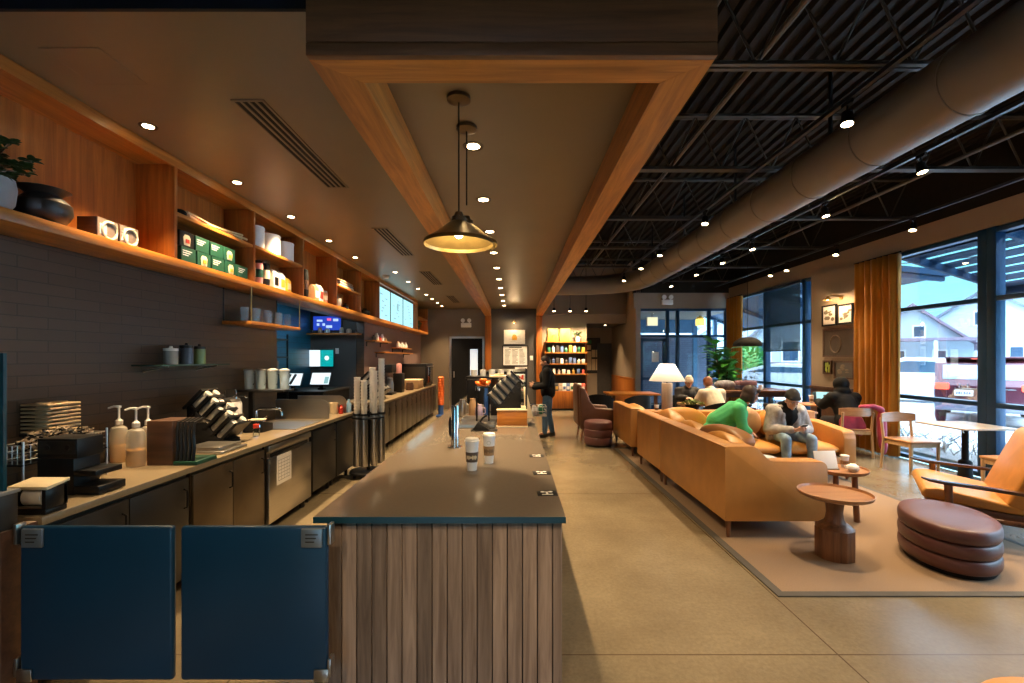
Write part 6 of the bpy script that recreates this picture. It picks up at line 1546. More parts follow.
for k, (x, y) in enumerate(((4.75, 9.45), (5.35, 9.42))):
    t = thing('bar_stool', ['dark bar stool at the near side of the communal table, by the plant', 'dark bar stool at the near side of the communal table, by the windows'][k], 'stool', (x, y, 0), 0, 'dark bar stools')
    m = MB(); m.lathe([(0, .62), (.16, .62), (.18, .64), (.17, .67), (0, .675)], n=24); m.build('seat', MATTE, t)
    for q in range(4):
        a = PI / 4 + q * PI / 2; m = MB(); m.cyl((.2 * math.cos(a), .2 * math.sin(a), 0), (.13 * math.cos(a), .13 * math.sin(a), .62), .013, n=8); m.build('leg', BLACK, t)
    m = MB(); m.tube([(.185 * math.cos(q), .185 * math.sin(q), .22) for q in [2 * PI * i / 20 for i in range(20)]], .008, 6, closed=True); m.build('foot_ring', BLACK, t)
# bags, mug on the communal table
m = MB(); m.pillow((0, 0, .10), (.40, .30, .20), e=.6); tag(m.build('striped_bag', mat('grey_striped_fabric', (.30, .30, .34), .7, var=.5, scale=6, stretch=(8, 1, 1)), loc=(4.72, 10.2, .925)), 'grey striped bag slumped on the communal table', 'bag')
for k in range(2):
    m = MB(); m.span((-.19, -.14, 0), (.19, .14, .095), bev=.02, seg=3); tag(m.build('folded_blanket', (mat('indigo_fabric', (.055, .05, .10), .7), mat('mauve_fabric', (.28, .16, .20), .7))[k], loc=(5.15, 10.12, .922 + k * .097)), ['indigo folded blanket at the bottom of the pile on the communal table', 'mauve folded blanket on top of the indigo one on the communal table'][k], 'blanket', 'folded blankets on the communal table')
t = thing('mug', 'white mug on the communal table next to the folded blankets', 'mug', (5.46, 10.08, .921))
m = MB(); m.lathe([(0, 0), (.038, 0), (.042, .1), (.038, .1), (.034, .01), (0, .01)], n=22); m.build('body', WHITE, t)
m = MB(); m.tube([(.04, 0, .08), (.065, 0, .075), (.065, 0, .03), (.04, 0, .02)], .006); m.build('handle', WHITE, t)
# water bottle by the sofa back
t = thing('water_bottle', 'clear blue water bottle standing on the console table', 'bottle', (4.10, 7.2, .786))
m = MB(); m.lathe([(0, .001), (.035, .001), (.037, .03), (.037, .15), (.015, .19), (.015, .20), (0, .20)], n=20); m.build('body', glass('pale_blue_bottle', (.6, .82, .95), .8), t)
m = MB(); m.lathe([(0, .2), (.017, .2), (.017, .225), (0, .225)], n=16); m.build('cap', BLUE, t)
# wing chair
t = thing('wing_chair', 'dark brown leather wing chair with mauve cushion facing the plum footstool', 'armchair', (1.62, 9.15, 0), R(-90))
m = MB(); m.span((-.32, -.30, .20), (.32, .32, .40), bev=.03); m.build('seat_base', BROWNL, t)
m = MB(); m.prism([(-.30, .30), (-.22, .30), (-.30, 1.08), (-.36, 1.12), (-.40, 1.06), (-.38, .30)], 'x', -.32, .32, bev=.03, seg=3); m.build('back', BROWNL, t)
for s in (-1, 1):
    m = MB(); m.prism([(-.34, .25), (.32, .25), (.34, .56), (.30, .64), (-.05, .66), (-.16, .80), (-.26, 1.04), (-.36, 1.06)], 'x', s * .36 - .045, s * .36 + .045, bev=.03, seg=3); m.build('wing_arm', BROWNL, t)
m = MB(); m.pillow((0, .04, .45), (.56, .58, .16), e=.4); m.build('seat_cushion', mat('mauve_leather', (.22, .10, .085), .45), t)
m = MB(); m.pillow((0, -.20, .74), (.54, .16, .52), (R(12), 0, 0), e=.5); m.build('back_cushion', MATS['mauve_leather'], t)
for sx in (-.28, .28):
    for sy in (-.28, .26):
        m = MB(); m.cyl((sx * 1.08, sy * 1.1, 0), (sx, sy, .21), .014, .022, n=10); m.build('leg', WALNUT, t)
# black dome pendant over the communal table
t = thing('dome_pendant', 'black dome pendant lamp over the communal table by the far windows', 'pendant lamp', (X_(747.5, 10), 10.0, Z_(346, 10)))
m = MB(); pr = [(.30 * math.cos(a), .20 * math.sin(a)) for a in [PI / 2 * k / 9 for k in range(10)]] + [(.29 * math.cos(a), .19 * math.sin(a)) for a in [PI / 2 * k / 9 for k in range(9, -1, -1)]]
m.lathe(pr, n=44); m.build('shade', mat('black_brown_enamel', (.003, .003, .003), .8, spec=.1), t)
m = MB(); m.cyl((0, 0, .2), (0, 0, ZD - Z_(346, 10)), .006, n=8); m.build('cord', BLACK, t)
m = MB(); m.ell((0, 0, .06), .04); m.build('bulb', MATS['warm_bulb'], t)
l = bpy.data.lights.new('dome_light', 'POINT'); l.energy = 14; l.color = (1, .68, .34); l.shadow_soft_size = .04
o = bpy.data.objects.new('dome_light', l); C.objects.link(o); o.location = (X_(747.5, 10), 10.0, Z_(346, 10) - .02)
# fiddle leaf fig
t = thing('fiddle_leaf_fig', 'tall broad leaved fig in a timber planter before the far corner', 'potted plant', (5.18, 11.2, 0))
m = MB(); m.lathe([(0, 0), (.20, 0), (.25, .5), (.22, .5), (.2, .45), (0, .45)], n=28); m.build('planter', ORANGE_Z, t)
st = MB(); lf = MB(); rr = random.Random(31)
for k in range(7):
    a = 2 * PI * k / 7; rad = .16 + .17 * (k % 3); top = Vector((rad * math.cos(a), rad * math.sin(a), 1.45 + .10 * ((k * 3) % 7)))
    pts = [Vector((.04 * math.cos(a), .04 * math.sin(a), .42)), Vector((.12 * math.cos(a), .1 * math.sin(a), .9)), top]
    st.tube(pts, .015, 6)
    for q in range(22):
        p = pts[1].lerp(pts[2], .15 + .85 * q / 21)
        aa = rr.uniform(0, 2 * PI); dd = Vector((math.cos(aa), math.sin(aa), rr.uniform(-.25, .75)))
        leafy(lf, p, [(dd, (0.05, .05, 1))], rr.uniform(.24, .38), rr.uniform(.085, .125))
st.build('stem', WALNUT, t); lf.build('foliage', mat('fig_leaf_green', (.06, .27, .04), .35, var=.5, scale=7), t)
t = thing('dry_plant', 'dry brownish leafy plant standing beside the broad leaved fig', 'potted plant', (5.95, 11.75, 0))
m = MB(); m.lathe([(0, 0), (.13, 0), (.17, .34), (.15, .34), (0, .3)], n=24); m.build('planter', KRAFT, t)
st = MB(); lf = MB()
for q in range(70):
    a = rr.uniform(0, 2 * PI); h = rr.uniform(.6, 1.35); p = Vector((math.cos(a) * .25 * h, math.sin(a) * .2 * h, h)); 
    if q % 7 == 0: st.tube([(0, 0, .3), p * .6 + Vector((0, 0, .1)), p], .006, 5)
    leafy(lf, p, [((math.cos(a), math.sin(a), rr.uniform(-.4, .6)), (.1, .05, 1))], .13, .035)
st.build('stem', WALNUT, t); lf.build('foliage', mat('dry_leaf', (.16, .13, .06), .6, var=.5, scale=9), t)
# ------------------------------------------------------------------ people
def skin_mat(name, c): return mat(name, c, .5, var=.06, scale=6)
SK1 = skin_mat('light_skin', (.52, .28, .19)); SK2 = skin_mat('fair_skin', (.56, .33, .24)); SK3 = skin_mat('tan_skin', (.36, .19, .12))
def hand_prims(w, d, n, side, curl=.5, sc=1.0):
    """palm and five fingers from the wrist; d along the hand, n out of the palm, side +1 when the thumb is toward d x n"""
    w, d, n = Vector(w), Vector(d).normalized(), Vector(n).normalized()
    n = (n - d * n.dot(d)).normalized(); s = d.cross(n) * side
    P = [('cap', w, .024 * sc, w + d * .03 * sc, .025 * sc)]
    M = Matrix((( s.x, d.x, n.x, 0), (s.y, d.y, n.y, 0), (s.z, d.z, n.z, 0), (0, 0, 0, 1)))
    P.append(('mell', Matrix.Translation(w + d * .055 * sc) @ M @ Matrix.Diagonal((.041 * sc, .048 * sc, .017 * sc, 1))))
    for k, (off, L_) in enumerate(((.030, .068), (.010, .076), (-.010, .071), (-.029, .055))):
        b0 = w + (d * .092 + s * off) * sc; a1 = curl * .7; a2 = curl * 1.7
        p1 = b0 + (d * math.cos(a1) + n * math.sin(a1)) * L_ * .5 * sc
        p2 = p1 + (d * math.cos(a2) + n * math.sin(a2)) * L_ * .5 * sc
        P += [('cap', b0, .0095 * sc, p1, .0085 * sc), ('cap', p1, .0085 * sc, p2, .007 * sc)]
    t0 = w + (d * .035 + s * .034) * sc; t1 = t0 + (d * .032 + s * .022 + n * .012) * sc; t2 = t1 + (d * .028 + s * .004 + n * .012) * sc
    P += [('cap', t0, .013 * sc, t1, .0105 * sc), ('cap', t1, .0105 * sc, t2, .008 * sc)]
    return P
def head_frame(c, f, up=(0, 0, 1)):
    f = Vector(f).normalized(); u = Vector(up); u = (u - f * u.dot(f)).normalized(); r = f.cross(u)
    return Matrix(((r.x, f.x, u.x, c[0]), (r.y, f.y, u.y, c[1]), (r.z, f.z, u.z, c[2]), (0, 0, 0, 1)))
def hl(H, p): return H @ Vector(p)
def mell(H, c, r): return ('mell', H @ Matrix.Translation(Vector(c)) @ Matrix.Diagonal((*r, 1)))
def head_prims(H):
    P = [mell(H, (0, -.008, .022), (.074, .092, .088)), mell(H, (0, .022, -.045), (.056, .066, .066)), mell(H, (0, .068, -.092), (.024, .02, .02)),
         ('cap', hl(H, (0, .083, .010)), .010, hl(H, (0, .104, -.024)), .013), mell(H, (.014, .092, -.028), (.009, .009, .007)), mell(H, (-.014, .092, -.028), (.009, .009, .007)),
         mell(H, (0, .078, -.060), (.024, .014, .007)), mell(H, (0, .076, -.070), (.020, .013, .007)), mell(H, (.034, .060, -.016), (.024, .022, .02)), mell(H, (-.034, .060, -.016), (.024, .022, .02)),
         mell(H, (0, .072, .036), (.05, .016, .012))]
    for s in (-1, 1): P += [mell(H, (s * .076, -.005, -.012), (.010, .022, .032))]
    return P
def eyes(H, t):
    for s in (-1, 1):
        m = MB(); q = bmesh.new(); bmesh.ops.create_uvsphere(q, u_segments=12, v_segments=8, radius=.0095); m.merge(q, H @ Matrix.Translation((s * .031, .0755, .008)), 0)
        q = bmesh.new(); bmesh.ops.create_uvsphere(q, u_segments=10, v_segments=6, radius=.0055); m.merge(q, H @ Matrix.Translation((s * .031, .0815, .006)), 1)
        m.build('eye', [mat('eye_white', (.40, .34, .30), .6, var=.02), mat('eye_dark', (.03, .018, .01), .2)], t)
        m = MB(); m.tube([hl(H, (s * .014, .089, .030)), hl(H, (s * .032, .089, .035)), hl(H, (s * .050, .078, .030))], .0042, 6, taper=(.9, 1, .6)); m.build('eyebrow', mat('dark_hair', (.018, .011, .008), .6), t)
def sitJ(lean=.1, slouch=0.0, s=.52, spread=.13, knee=.44, wr=None, el=None, headf=(0, 1, -.2), sh=.185):
    z = s
    J = dict(pelvis=Vector((0, 0, z + .07)), waist=Vector((0, .02 + lean * .4, z + .24 - slouch * .4)), chest=Vector((0, .02 + lean, z + .40 - slouch * .8)), neck=Vector((0, .01 + lean * 1.25, z + .535 - slouch)), head=Vector((0, .05 + lean * 1.55, z + .68 - slouch * 1.1)))
    for sd, k in (('L', -1), ('R', 1)):
        J['sh' + sd] = J['chest'] + Vector((k * sh, -.005, .075)); J['hip' + sd] = Vector((k * .095, .02, z + .055))
        J['kn' + sd] = Vector((k * spread, knee, z + .04)); J['an' + sd] = Vector((k * spread, knee + .02, .10)); J['toe' + sd] = Vector((k * (spread + .02), knee + .16, .045))
        J['wr' + sd] = Vector(wr[0 if k < 0 else 1]) if wr else Vector((k * .1, .36, z + .15))
        J['el' + sd] = Vector(el[0 if k < 0 else 1]) if el else (J['sh' + sd] + J['wr' + sd]) / 2 + Vector((k * .07, -.05, -.08))
    J['headf'] = headf
    return J
def body(J, g=0.0):
    """torso, arms and legs as tapered limbs; g grows them for cloth"""
    T_ = [('cap', J['pelvis'] + Vector((-.06, 0, 0)), .112 + g, J['pelvis'] + Vector((.06, 0, 0)), .112 + g), ('cap', J['pelvis'], .125 + g, J['waist'], .122 + g), ('cap', J['waist'], .122 + g, J['chest'], .135 + g),
          ('cap', J['chest'] + Vector((-.07, 0, .0)), .115 + g, J['chest'] + Vector((.07, 0, .0)), .115 + g), ('cap', J['shL'], .062 + g, J['shR'], .062 + g), ('cap', J['chest'], .09 + g, J['neck'], .066 + g)]
    A, L_ = [], []
    for s in 'LR':
        A += [('cap', J['sh' + s], .058 + g, J['el' + s], .043 + g), ('cap', J['el' + s], .043 + g, J['wr' + s], .030 + g)]
        L_ += [('cap', J['hip' + s], .088 + g, J['kn' + s], .060 + g), ('cap', J['kn' + s], .060 + g, J['an' + s], .042 + g)]
    return T_, A, L_
def shoes(J, t, m_):
    for s in 'LR':
        a, b_ = J['an' + s], J['toe' + s]
        h = Vector((a.x, a.y, 0)) ; f = (Vector((b_.x, b_.y, 0)) - h).normalized()
        blob('shoe', [('cap', h - f * .03 + Vector((0, 0, .045)), .044, h + f * .10 + Vector((0, 0, .04)), .040), ('cap', h + f * .10 + Vector((0, 0, .04)), .040, h + f * .17 + Vector((0, 0, .035)), .034), ('cap', a, .05, h + Vector((0, 0, .05)), .045)], m_, t, .012, 3)
def figure(label, loc, rot, J, skin, hands, vox=.010):
    t = thing('person', label, 'person', loc, rot)
    H = head_frame(J['head'], J['headf'])
    T_, A, L_ = body(J, -.012)
    P = T_ + A + L_ + head_prims(H) + [('cap', J['neck'] - Vector((0, 0, .03)), .055, hl(H, (0, -.02, -.06)), .052)]
    for s in 'LR': P += [('cap', J['an' + s], .04, J['toe' + s], .032)]
    for h in hands: P += hand_prims(*h)
    blob('body', P, skin, t, vox, 2)
    eyes(H, t)
    return t, H
JEANS = mat('light_blue_denim', (.22, .33, .44), .75, var=.35, scale=9, bump=.2, bscale=120)
DENIM = mat('mid_blue_denim', (.05, .11, .21), .75, var=.3, scale=8)
HAIRD = mat('dark_hair', (.018, .011, .008), .6)

# the man with the phone
J = sitJ(.14, .10, .50, .17, .43, wr=((-.075, .40, .66), (.045, .40, .66)), el=((-.27, .20, .63), (.26, .18, .63)), headf=(.10, 1, -.62))
J['head'] += Vector((0, .02, -.03))
hn = [((-.075, .40, .66), (.62, .65, .05), (.3, -.1, 1), -1, .75, .95), ((.045, .40, .66), (-.62, .65, .05), (-.3, -.1, 1), 1, .75, .95)]
t, H = figure('man in dark beanie and grey jacket sitting on the corner sofa, looking at a phone', (3.75, 6.42, ZR), PI, J, SK2, hn, .007)
T_, A, L_ = body(J, .006)
blob('hoodie', T_[2:] + [('cap', J['neck'], .075, J['neck'] + Vector((0, .0, .035)), .078), ('cap', J['neck'] + Vector((-.06, -.05, .02)), .055, J['neck'] + Vector((.06, -.05, .02)), .055)], mat('black_jersey', (.006, .006, .007), .85, spec=.2), t, .012, 4)
g = .030; B = body(J, g)
fr = Vector((0, .10, 0))
blob('jacket', [('cap', J['shL'] + Vector((0, -.03, .0)), .085, J['shR'] + Vector((0, -.03, 0)), .085), ('cap', J['chest'] + Vector((0, -.05, -.0)), .15, J['pelvis'] + Vector((0, -.04, .06)), .17),
     ('cap', J['shL'] + Vector((.03, .04, -.02)), .075, Vector((-.15, .16, .60)), .085), ('cap', J['shR'] + Vector((-.03, .04, -.02)), .075, Vector((.15, .15, .60)), .085),
     ('cap', J['shL'] + Vector((.09, .075, -.06)), .05, Vector((-.10, .20, .62)), .06), ('cap', J['shR'] + Vector((-.09, .075, -.06)), .05, Vector((.10, .20, .62)), .06), ('cap', Vector((-.17, .10, .60)), .085, Vector((-.20, .14, .54)), .06), ('cap', Vector((.17, .10, .60)), .085, Vector((.22, .14, .53)), .06),
     ('cap', J['shL'], .080, J['elL'], .070), ('cap', J['elL'], .070, J['wrL'].lerp(J['elL'], .12), .052), ('cap', J['shR'], .080, J['elR'], .070), ('cap', J['elR'], .070, J['wrR'].lerp(J['elR'], .12), .052),
     ('cap', J['neck'] + Vector((-.075, -.01, 0)), .04, J['neck'] + Vector((.0, -.08, .02)), .045), ('cap', J['neck'] + Vector((.075, -.01, 0)), .04, J['neck'] + Vector((.0, -.08, .02)), .045)], mat('heather_grey_jacket', (.38, .355, .34), .8, var=.34, scale=13, bump=.6, bscale=22), t, .010, 4)
blob('jeans', L_ + T_[:1], JEANS, t, .012, 4)
shoes(J, t, MATTE)
blob('beanie', [mell(H, (0, -.020, .068), (.088, .104, .080)), mell(H, (0, -.024, .112), (.064, .076, .050)), ('cap', hl(H, (-.045, .052, .066)), .030, hl(H, (.045, .052, .066)), .030), ('cap', hl(H, (-.066, -.02, .045)), .024, hl(H, (.066, -.02, .045)), .024), mell(H, (0, -.07, .02), (.075, .045, .06))], mat('charcoal_knit', (.035, .032, .030), .9, bump=.5, bscale=120), t, .009, 3)
o = MB(); o.box((0, 0, 0), (.072, .145, .009), bev=.004); o.box((0, 0, .005), (.064, .135, .001), mi=1)
ph = o.build('phone', [BLACK, emis('phone_glow', (.25, .3, .35), .4)]); tag(ph, 'dark phone held in the hands of the man in the grey jacket', 'phone')
w = Matrix.Translation((3.75, 6.42, ZR)) @ Matrix.Rotation(PI, 4, 'Z'); p = w @ Vector((-.015, .475, .705)); ph.location = p; ph.rotation_euler = (R(-28), 0, R(4))

# person in the green top
f = Vector((1, -.25, 0)).normalized()
J = sitJ(.30, .07, .50, .13, .44, wr=((-.15, .46, .60), (.12, .46, .60)), headf=(-.1, 1, -.35))
t, H = figure('person with dark hair in a bright green top leaning forward on the corner sofa', (2.78, 6.40, ZR), R(-100), J, SK1, [((-.15, .46, .60), (.3, .8, -.4), (.3, 0, -1), 1, .4), ((.12, .46, .60), (-.3, .8, -.4), (-.3, 0, -1), -1, .4)])
B = body(J, .020)
blob('top', B[0] + [('cap', J['waist'] + Vector((0, -.06, 0)), .155, J['chest'] + Vector((0, -.03, .02)), .148)] + [('cap', J['sh' + s], .078, J['el' + s], .07) for s in 'LR'] + [('cap', J['el' + s], .07, J['wr' + s].lerp(J['el' + s], .1), .05) for s in 'LR'], mat('bright_green_knit', (.06, .45, .17), .8, var=.18, scale=7, bump=.3, bscale=60), t, .013, 5)
blob('trousers', body(J, .008)[2] + B[0][:1], mat('pale_grey_trousers', (.40, .40, .38), .8), t, .014, 4)
shoes(J, t, GREYP)
blob('hair', [mell(H, (0, -.03, .035), (.092, .100, .095)), mell(H, (0, -.06, -.05), (.082, .07, .10)), ('cap', hl(H, (-.07, -.01, .02)), .035, hl(H, (-.075, .01, -.10)), .03), ('cap', hl(H, (.07, -.01, .02)), .035, hl(H, (.075, .01, -.10)), .03), ('cap', hl(H, (-.04, .055, .075)), .035, hl(H, (.04, .055, .075)), .035)], mat('dark_brown_hair', (.035, .018, .012), .5, var=.5, scale=16), t, .010, 3)

# person with the cream beanie behind the sofa
J = sitJ(.14, .05, .48, .12, .42, wr=((-.14, .36, .78), (.10, .38, .78)), headf=(.1, 1, -.45))
t, H = figure('person in cream beanie and black jacket reading at the low timber table', (3.74, 10.0, 0), PI, J, SK2, [((-.14, .36, .78), (.5, .8, 0), (.2, 0, -1), 1, .4), ((.10, .38, .78), (-.5, .8, 0), (-.2, 0, -1), -1, .4)])
B = body(J, .025); blob('jacket', B[0] + B[1], mat('black_padded_cloth', (.014, .015, .018), .7), t, .013, 4)
blob('trousers', body(J, .008)[2], CHAR, t, .014, 4); shoes(J, t, MATTE)
blob('beanie', [mell(H, (0, -.012, .055), (.088, .104, .080)), mell(H, (0, -.02, .10), (.065, .075, .055)), ('cap', hl(H, (-.05, .055, .045)), .03, hl(H, (.05, .055, .045)), .03)], mat('cream_knit', (.72, .66, .54), .9, bump=.4, bscale=120), t, .010, 3)
barrel_chair('dark barrel chair under the person in the cream beanie', (3.74, 10.02, 0), PI, MATS['matte_black'], 'dark barrel chairs')
# auburn haired person with back to the sofa
J = sitJ(.22, .04, .48, .12, .40, wr=((-.16, .44, .83), (.14, .44, .83)), headf=(.2, 1, -.5))
t, H = figure('auburn haired person in a cream jumper bent over the low timber table', (3.86, 8.60, ZR), R(5), J, SK1, [((-.16, .44, .83), (.5, .8, -.1), (.2, 0, -1), 1, .4), ((.14, .44, .83), (-.5, .8, -.1), (-.2, 0, -1), -1, .4)])
B = body(J, .034); blob('jumper', B[0] + B[1] + [('cap', J['waist'] + Vector((0, -.05, 0)), .17, J['chest'] + Vector((0, -.03, .02)), .165)], mat('cream_wool', (.52, .46, .36), .85, var=.15, bump=.4, bscale=60), t, .014, 5)
blob('trousers', body(J, .008)[2], KRAFT, t, .014, 4); shoes(J, t, BROWNL)
blob('hair', [mell(H, (0, -.025, .035), (.088, .100, .092)), mell(H, (0, -.06, -.03), (.078, .06, .08)), ('cap', hl(H, (-.04, .055, .075)), .03, hl(H, (.04, .055, .075)), .03)], mat('auburn_hair', (.24, .075, .025), .5, var=.3, scale=16), t, .010, 3)
barrel_chair('dark barrel chair under the auburn haired person', (3.86, 8.58, 0), 0, MATS['matte_black'], 'dark barrel chairs')
# hooded person at the cafe table
J = sitJ(.10, .03, .49, .13, .42, wr=((-.20, .46, .835), (.16, .46, .835)), headf=(.05, 1, -.15))
t, H = figure('person in a black hooded jacket on the oak chair with the red coat', (5.62, 7.66, 0), R(-4), J, SK3, [((-.20, .46, .835), (.4, .85, -.1), (.2, 0, -1), 1, .4), ((.16, .46, .835), (-.4, .85, -.1), (-.2, 0, -1), -1, .4)])
B = body(J, .040)
blob('hooded_jacket', B[0] + B[1] + [mell(H, (0, -.035, .03), (.122, .125, .130)), mell(H, (0, -.05, -.09), (.13, .12, .09)), ('cap', J['waist'] + Vector((0, -.02, 0)), .18, J['chest'] + Vector((0, -.01, -.02)), .185)], mat('soft_black_cloth', (.006, .006, .007), .8, spec=.2), t, .014, 5)
blob('trousers', body(J, .010)[2], MATS['magenta_red_coat'] if False else mat('dark_wool', (.03, .025, .03), .8), t, .014, 4); shoes(J, t, MATTE)

# standing customer
def V3(*a): return Vector(a)
J = dict(pelvis=V3(0, 0, .92), waist=V3(0, .01, 1.07), chest=V3(0, .02, 1.24), neck=V3(0, .03, 1.40), head=V3(0, .065, 1.545), shL=V3(-.185, .01, 1.335), shR=V3(.185, .01, 1.335), elL=V3(-.23, .03, 1.07), elR=V3(.24, .02, 1.07), wrL=V3(-.19, .26, 1.03), wrR=V3(.17, .27, 1.06),
         hipL=V3(-.09, 0, .90), hipR=V3(.09, 0, .90), knL=V3(-.10, .05, .49), knR=V3(.10, .0, .49), anL=V3(-.10, .06, .09), anR=V3(.11, -.08, .09), toeL=V3(-.12, .20, .04), toeR=V3(.14, .06, .04), headf=(-.1, 1, -.3))
t, H = figure('person in black jacket and blue jeans standing on the aisle side of the pastry case', (.70, 9.35, 0), R(82), J, SK1, [((-.19, .26, 1.03), (.3, .9, .1), (.9, -.2, .3), -1, .6), ((.17, .27, 1.06), (-.3, .9, .1), (-.9, -.2, .3), 1, .6)])
B = body(J, .030); blob('jacket', B[0] + B[1], MATS['black_jersey'], t, .013, 4)
blob('jeans', body(J, .010)[2] + [('cap', J['hipL'], .105, J['hipR'], .105)], DENIM, t, .013, 4); shoes(J, t, CHAR)
blob('hair', [mell(H, (0, -.022, .038), (.086, .098, .088)), mell(H, (0, -.06, -.02), (.074, .05, .06))], HAIRD, t, .010, 3)
# ------------------------------------------------------------------ the street outside
SNOW = mat('wet_pale_asphalt', (.56, .60, .64), .55, var=.10, scale=.6)
m = MB(); m.quad([(XR + .12, -14, -.02), (75, -14, -.02), (75, 75, -.02), (XR + .12, 75, -.02)]); m.quad([(-12, 17.2, -.02), (XR + .12, 17.2, -.02), (XR + .12, 75, -.02), (-12, 75, -.02)]); m.quad([(-14, -16, -.02), (XR + .12, -16, -.02), (XR + .12, YF - .3, -.02), (-14, YF - .3, -.02)])
struct('street_pavement', m, SNOW)
m = MB(); m.span((XR + .25, 2, -.019), (XR + 1.0, 14, .10), bev=.02); o = m.build('planting_kerb', mat('kerb_stone', (.30, .30, .30), .8)); o['kind'] = 'structure'
rr = random.Random(14)
m = MB()
for q in range(330):
    y = rr.uniform(4, 13); a = rr.uniform(0, 6.3); c = Vector((XR + .75 + rr.uniform(-.2, .2), y, .10)); e = c + Vector((math.cos(a) * .2, math.sin(a) * .25, rr.uniform(.12, .32))); m.tube([c, (c + e) / 2 + Vector((0, 0, .04)), e], .006, 4)
tag(m.build('winter_grass', mat('grey_twigs', (.14, .15, .14), .8)), 'bare grey twiggy ground cover along the window outside', 'ground cover', kind='stuff')
HW = mat('pale_house_siding', (.40, .46, .50), .7, var=.06, stretch=(1, 1, 14)); RF = mat('slate_roof', (.13, .15, .19), .8, var=.2); RP = mat('mauve_roof', (.19, .14, .18), .8, var=.2); WIN = mat('house_window', (.03, .06, .10), .2)
def house(label, loc, rot, w, d_, h, rh, roof, wins, porch=False):
    """gable toward local -y"""
    t = thing('house', label, 'house', loc, rot, 'houses across the street')
    m = MB(); m.span((-w / 2, 0, 0), (w / 2, d_, h)); m.prism([(-w / 2, h), (w / 2, h), (0, h + rh)], 'y', 0.0, d_); m.build('wall', HW, t)
    m = MB()
    for s in (-1, 1): m.prism([(0, h + rh), (0, h + rh + .18), (s * (w / 2 + .4), h - .25), (s * (w / 2 + .4), h - .43)], 'y', -.4, d_ + .4)
    m.build('roof', roof, t)
    for (x, z, ww, hh) in wins:
        m = MB(); m.span((x - ww / 2 - .08, -.06, z - .08), (x + ww / 2 + .08, -.002, z + hh + .08)); f = m.build('window', WHITE, t)
        m = MB(); m.span((x - ww / 2, -.08, z), (x + ww / 2, -.05, z + hh)); m.build('window_pane', WIN, f)
    if porch:
        m = MB(); m.prism([(-w / 2 - .3, 2.6), (w / 2 + .3, 2.6), (w / 2 + .1, 2.75), (-w / 2 - .1, 2.75)], 'y', -2.2, 0); m.build('porch_roof', roof, t)
        for x in (-w / 2, -w / 6, w / 6, w / 2):
            m = MB(); m.span((x - .08, -2.1, 0), (x + .08, -1.94, 2.6)); m.build('porch_post', WHITE, t)
def hloc(px, Y): return (X_(px, Y), Y, -.02)
house('pale gabled house with a mauve roof between the amber curtain and the thick window post', hloc(912, 27), R(-38), 5.2, 5, 2.5, 2.2, RP, [(-1.0, 2.9, .45, .6), (.3, 2.9, .45, .6), (-1.6, 1.35, .5, .7), (-.6, 1.35, .5, .7), (1.2, 1.35, .5, .7)], True)
house('pale wide gabled house behind the tail lights of the parked car', hloc(985, 32), R(-50), 9.5, 5, 3.0, 3.4, RF, [(-3.0, 1.5, .6, .8), (-2.0, 1.5, .6, .8), (-1.0, 1.5, .6, .8), (1.5, 1.4, .6, 1.0), (2.6, 1.4, .6, 1.0), (-.2, 4.0, .6, .9)])
house('pale house with grey roof seen past the round green bush', hloc(742, 38), R(-10), 8, 4, 3.2, 2.6, RF, [(-2.5, 1.5, .8, 1.1), (0, 1.5, .8, 1.1), (2.4, 1.5, .8, 1.1)])
house('pale house seen through the far window below the roller shade', hloc(806, 24), R(-30), 5.0, 3.5, 2.9, 2.2, RF, [(-2.0, 1.5, .7, 1.0), (-.7, 1.5, .7, 1.0), (.7, 1.5, .7, 1.0), (2.1, 1.5, .7, 1.0)])
house('pale house beyond the entrance glass', hloc(672, 47), R(4), 9, 4, 3.4, 3.0, RF, [(-3, 1.4, .8, 1.1), (0, 1.4, .8, 1.1), (3, 1.4, .8, 1.1)])
CARW = mat('silver_white_car_paint', (.62, .66, .70), .25, .2, coat=.5, var=.03); CARR = mat('dark_red_car_paint', (.085, .016, .03), .25, .2, coat=.5, var=.05); TYRE = mat('tyre_rubber', (.02, .02, .022), .8); CGL = mat('dark_car_glass', (.05, .10, .15), .08)
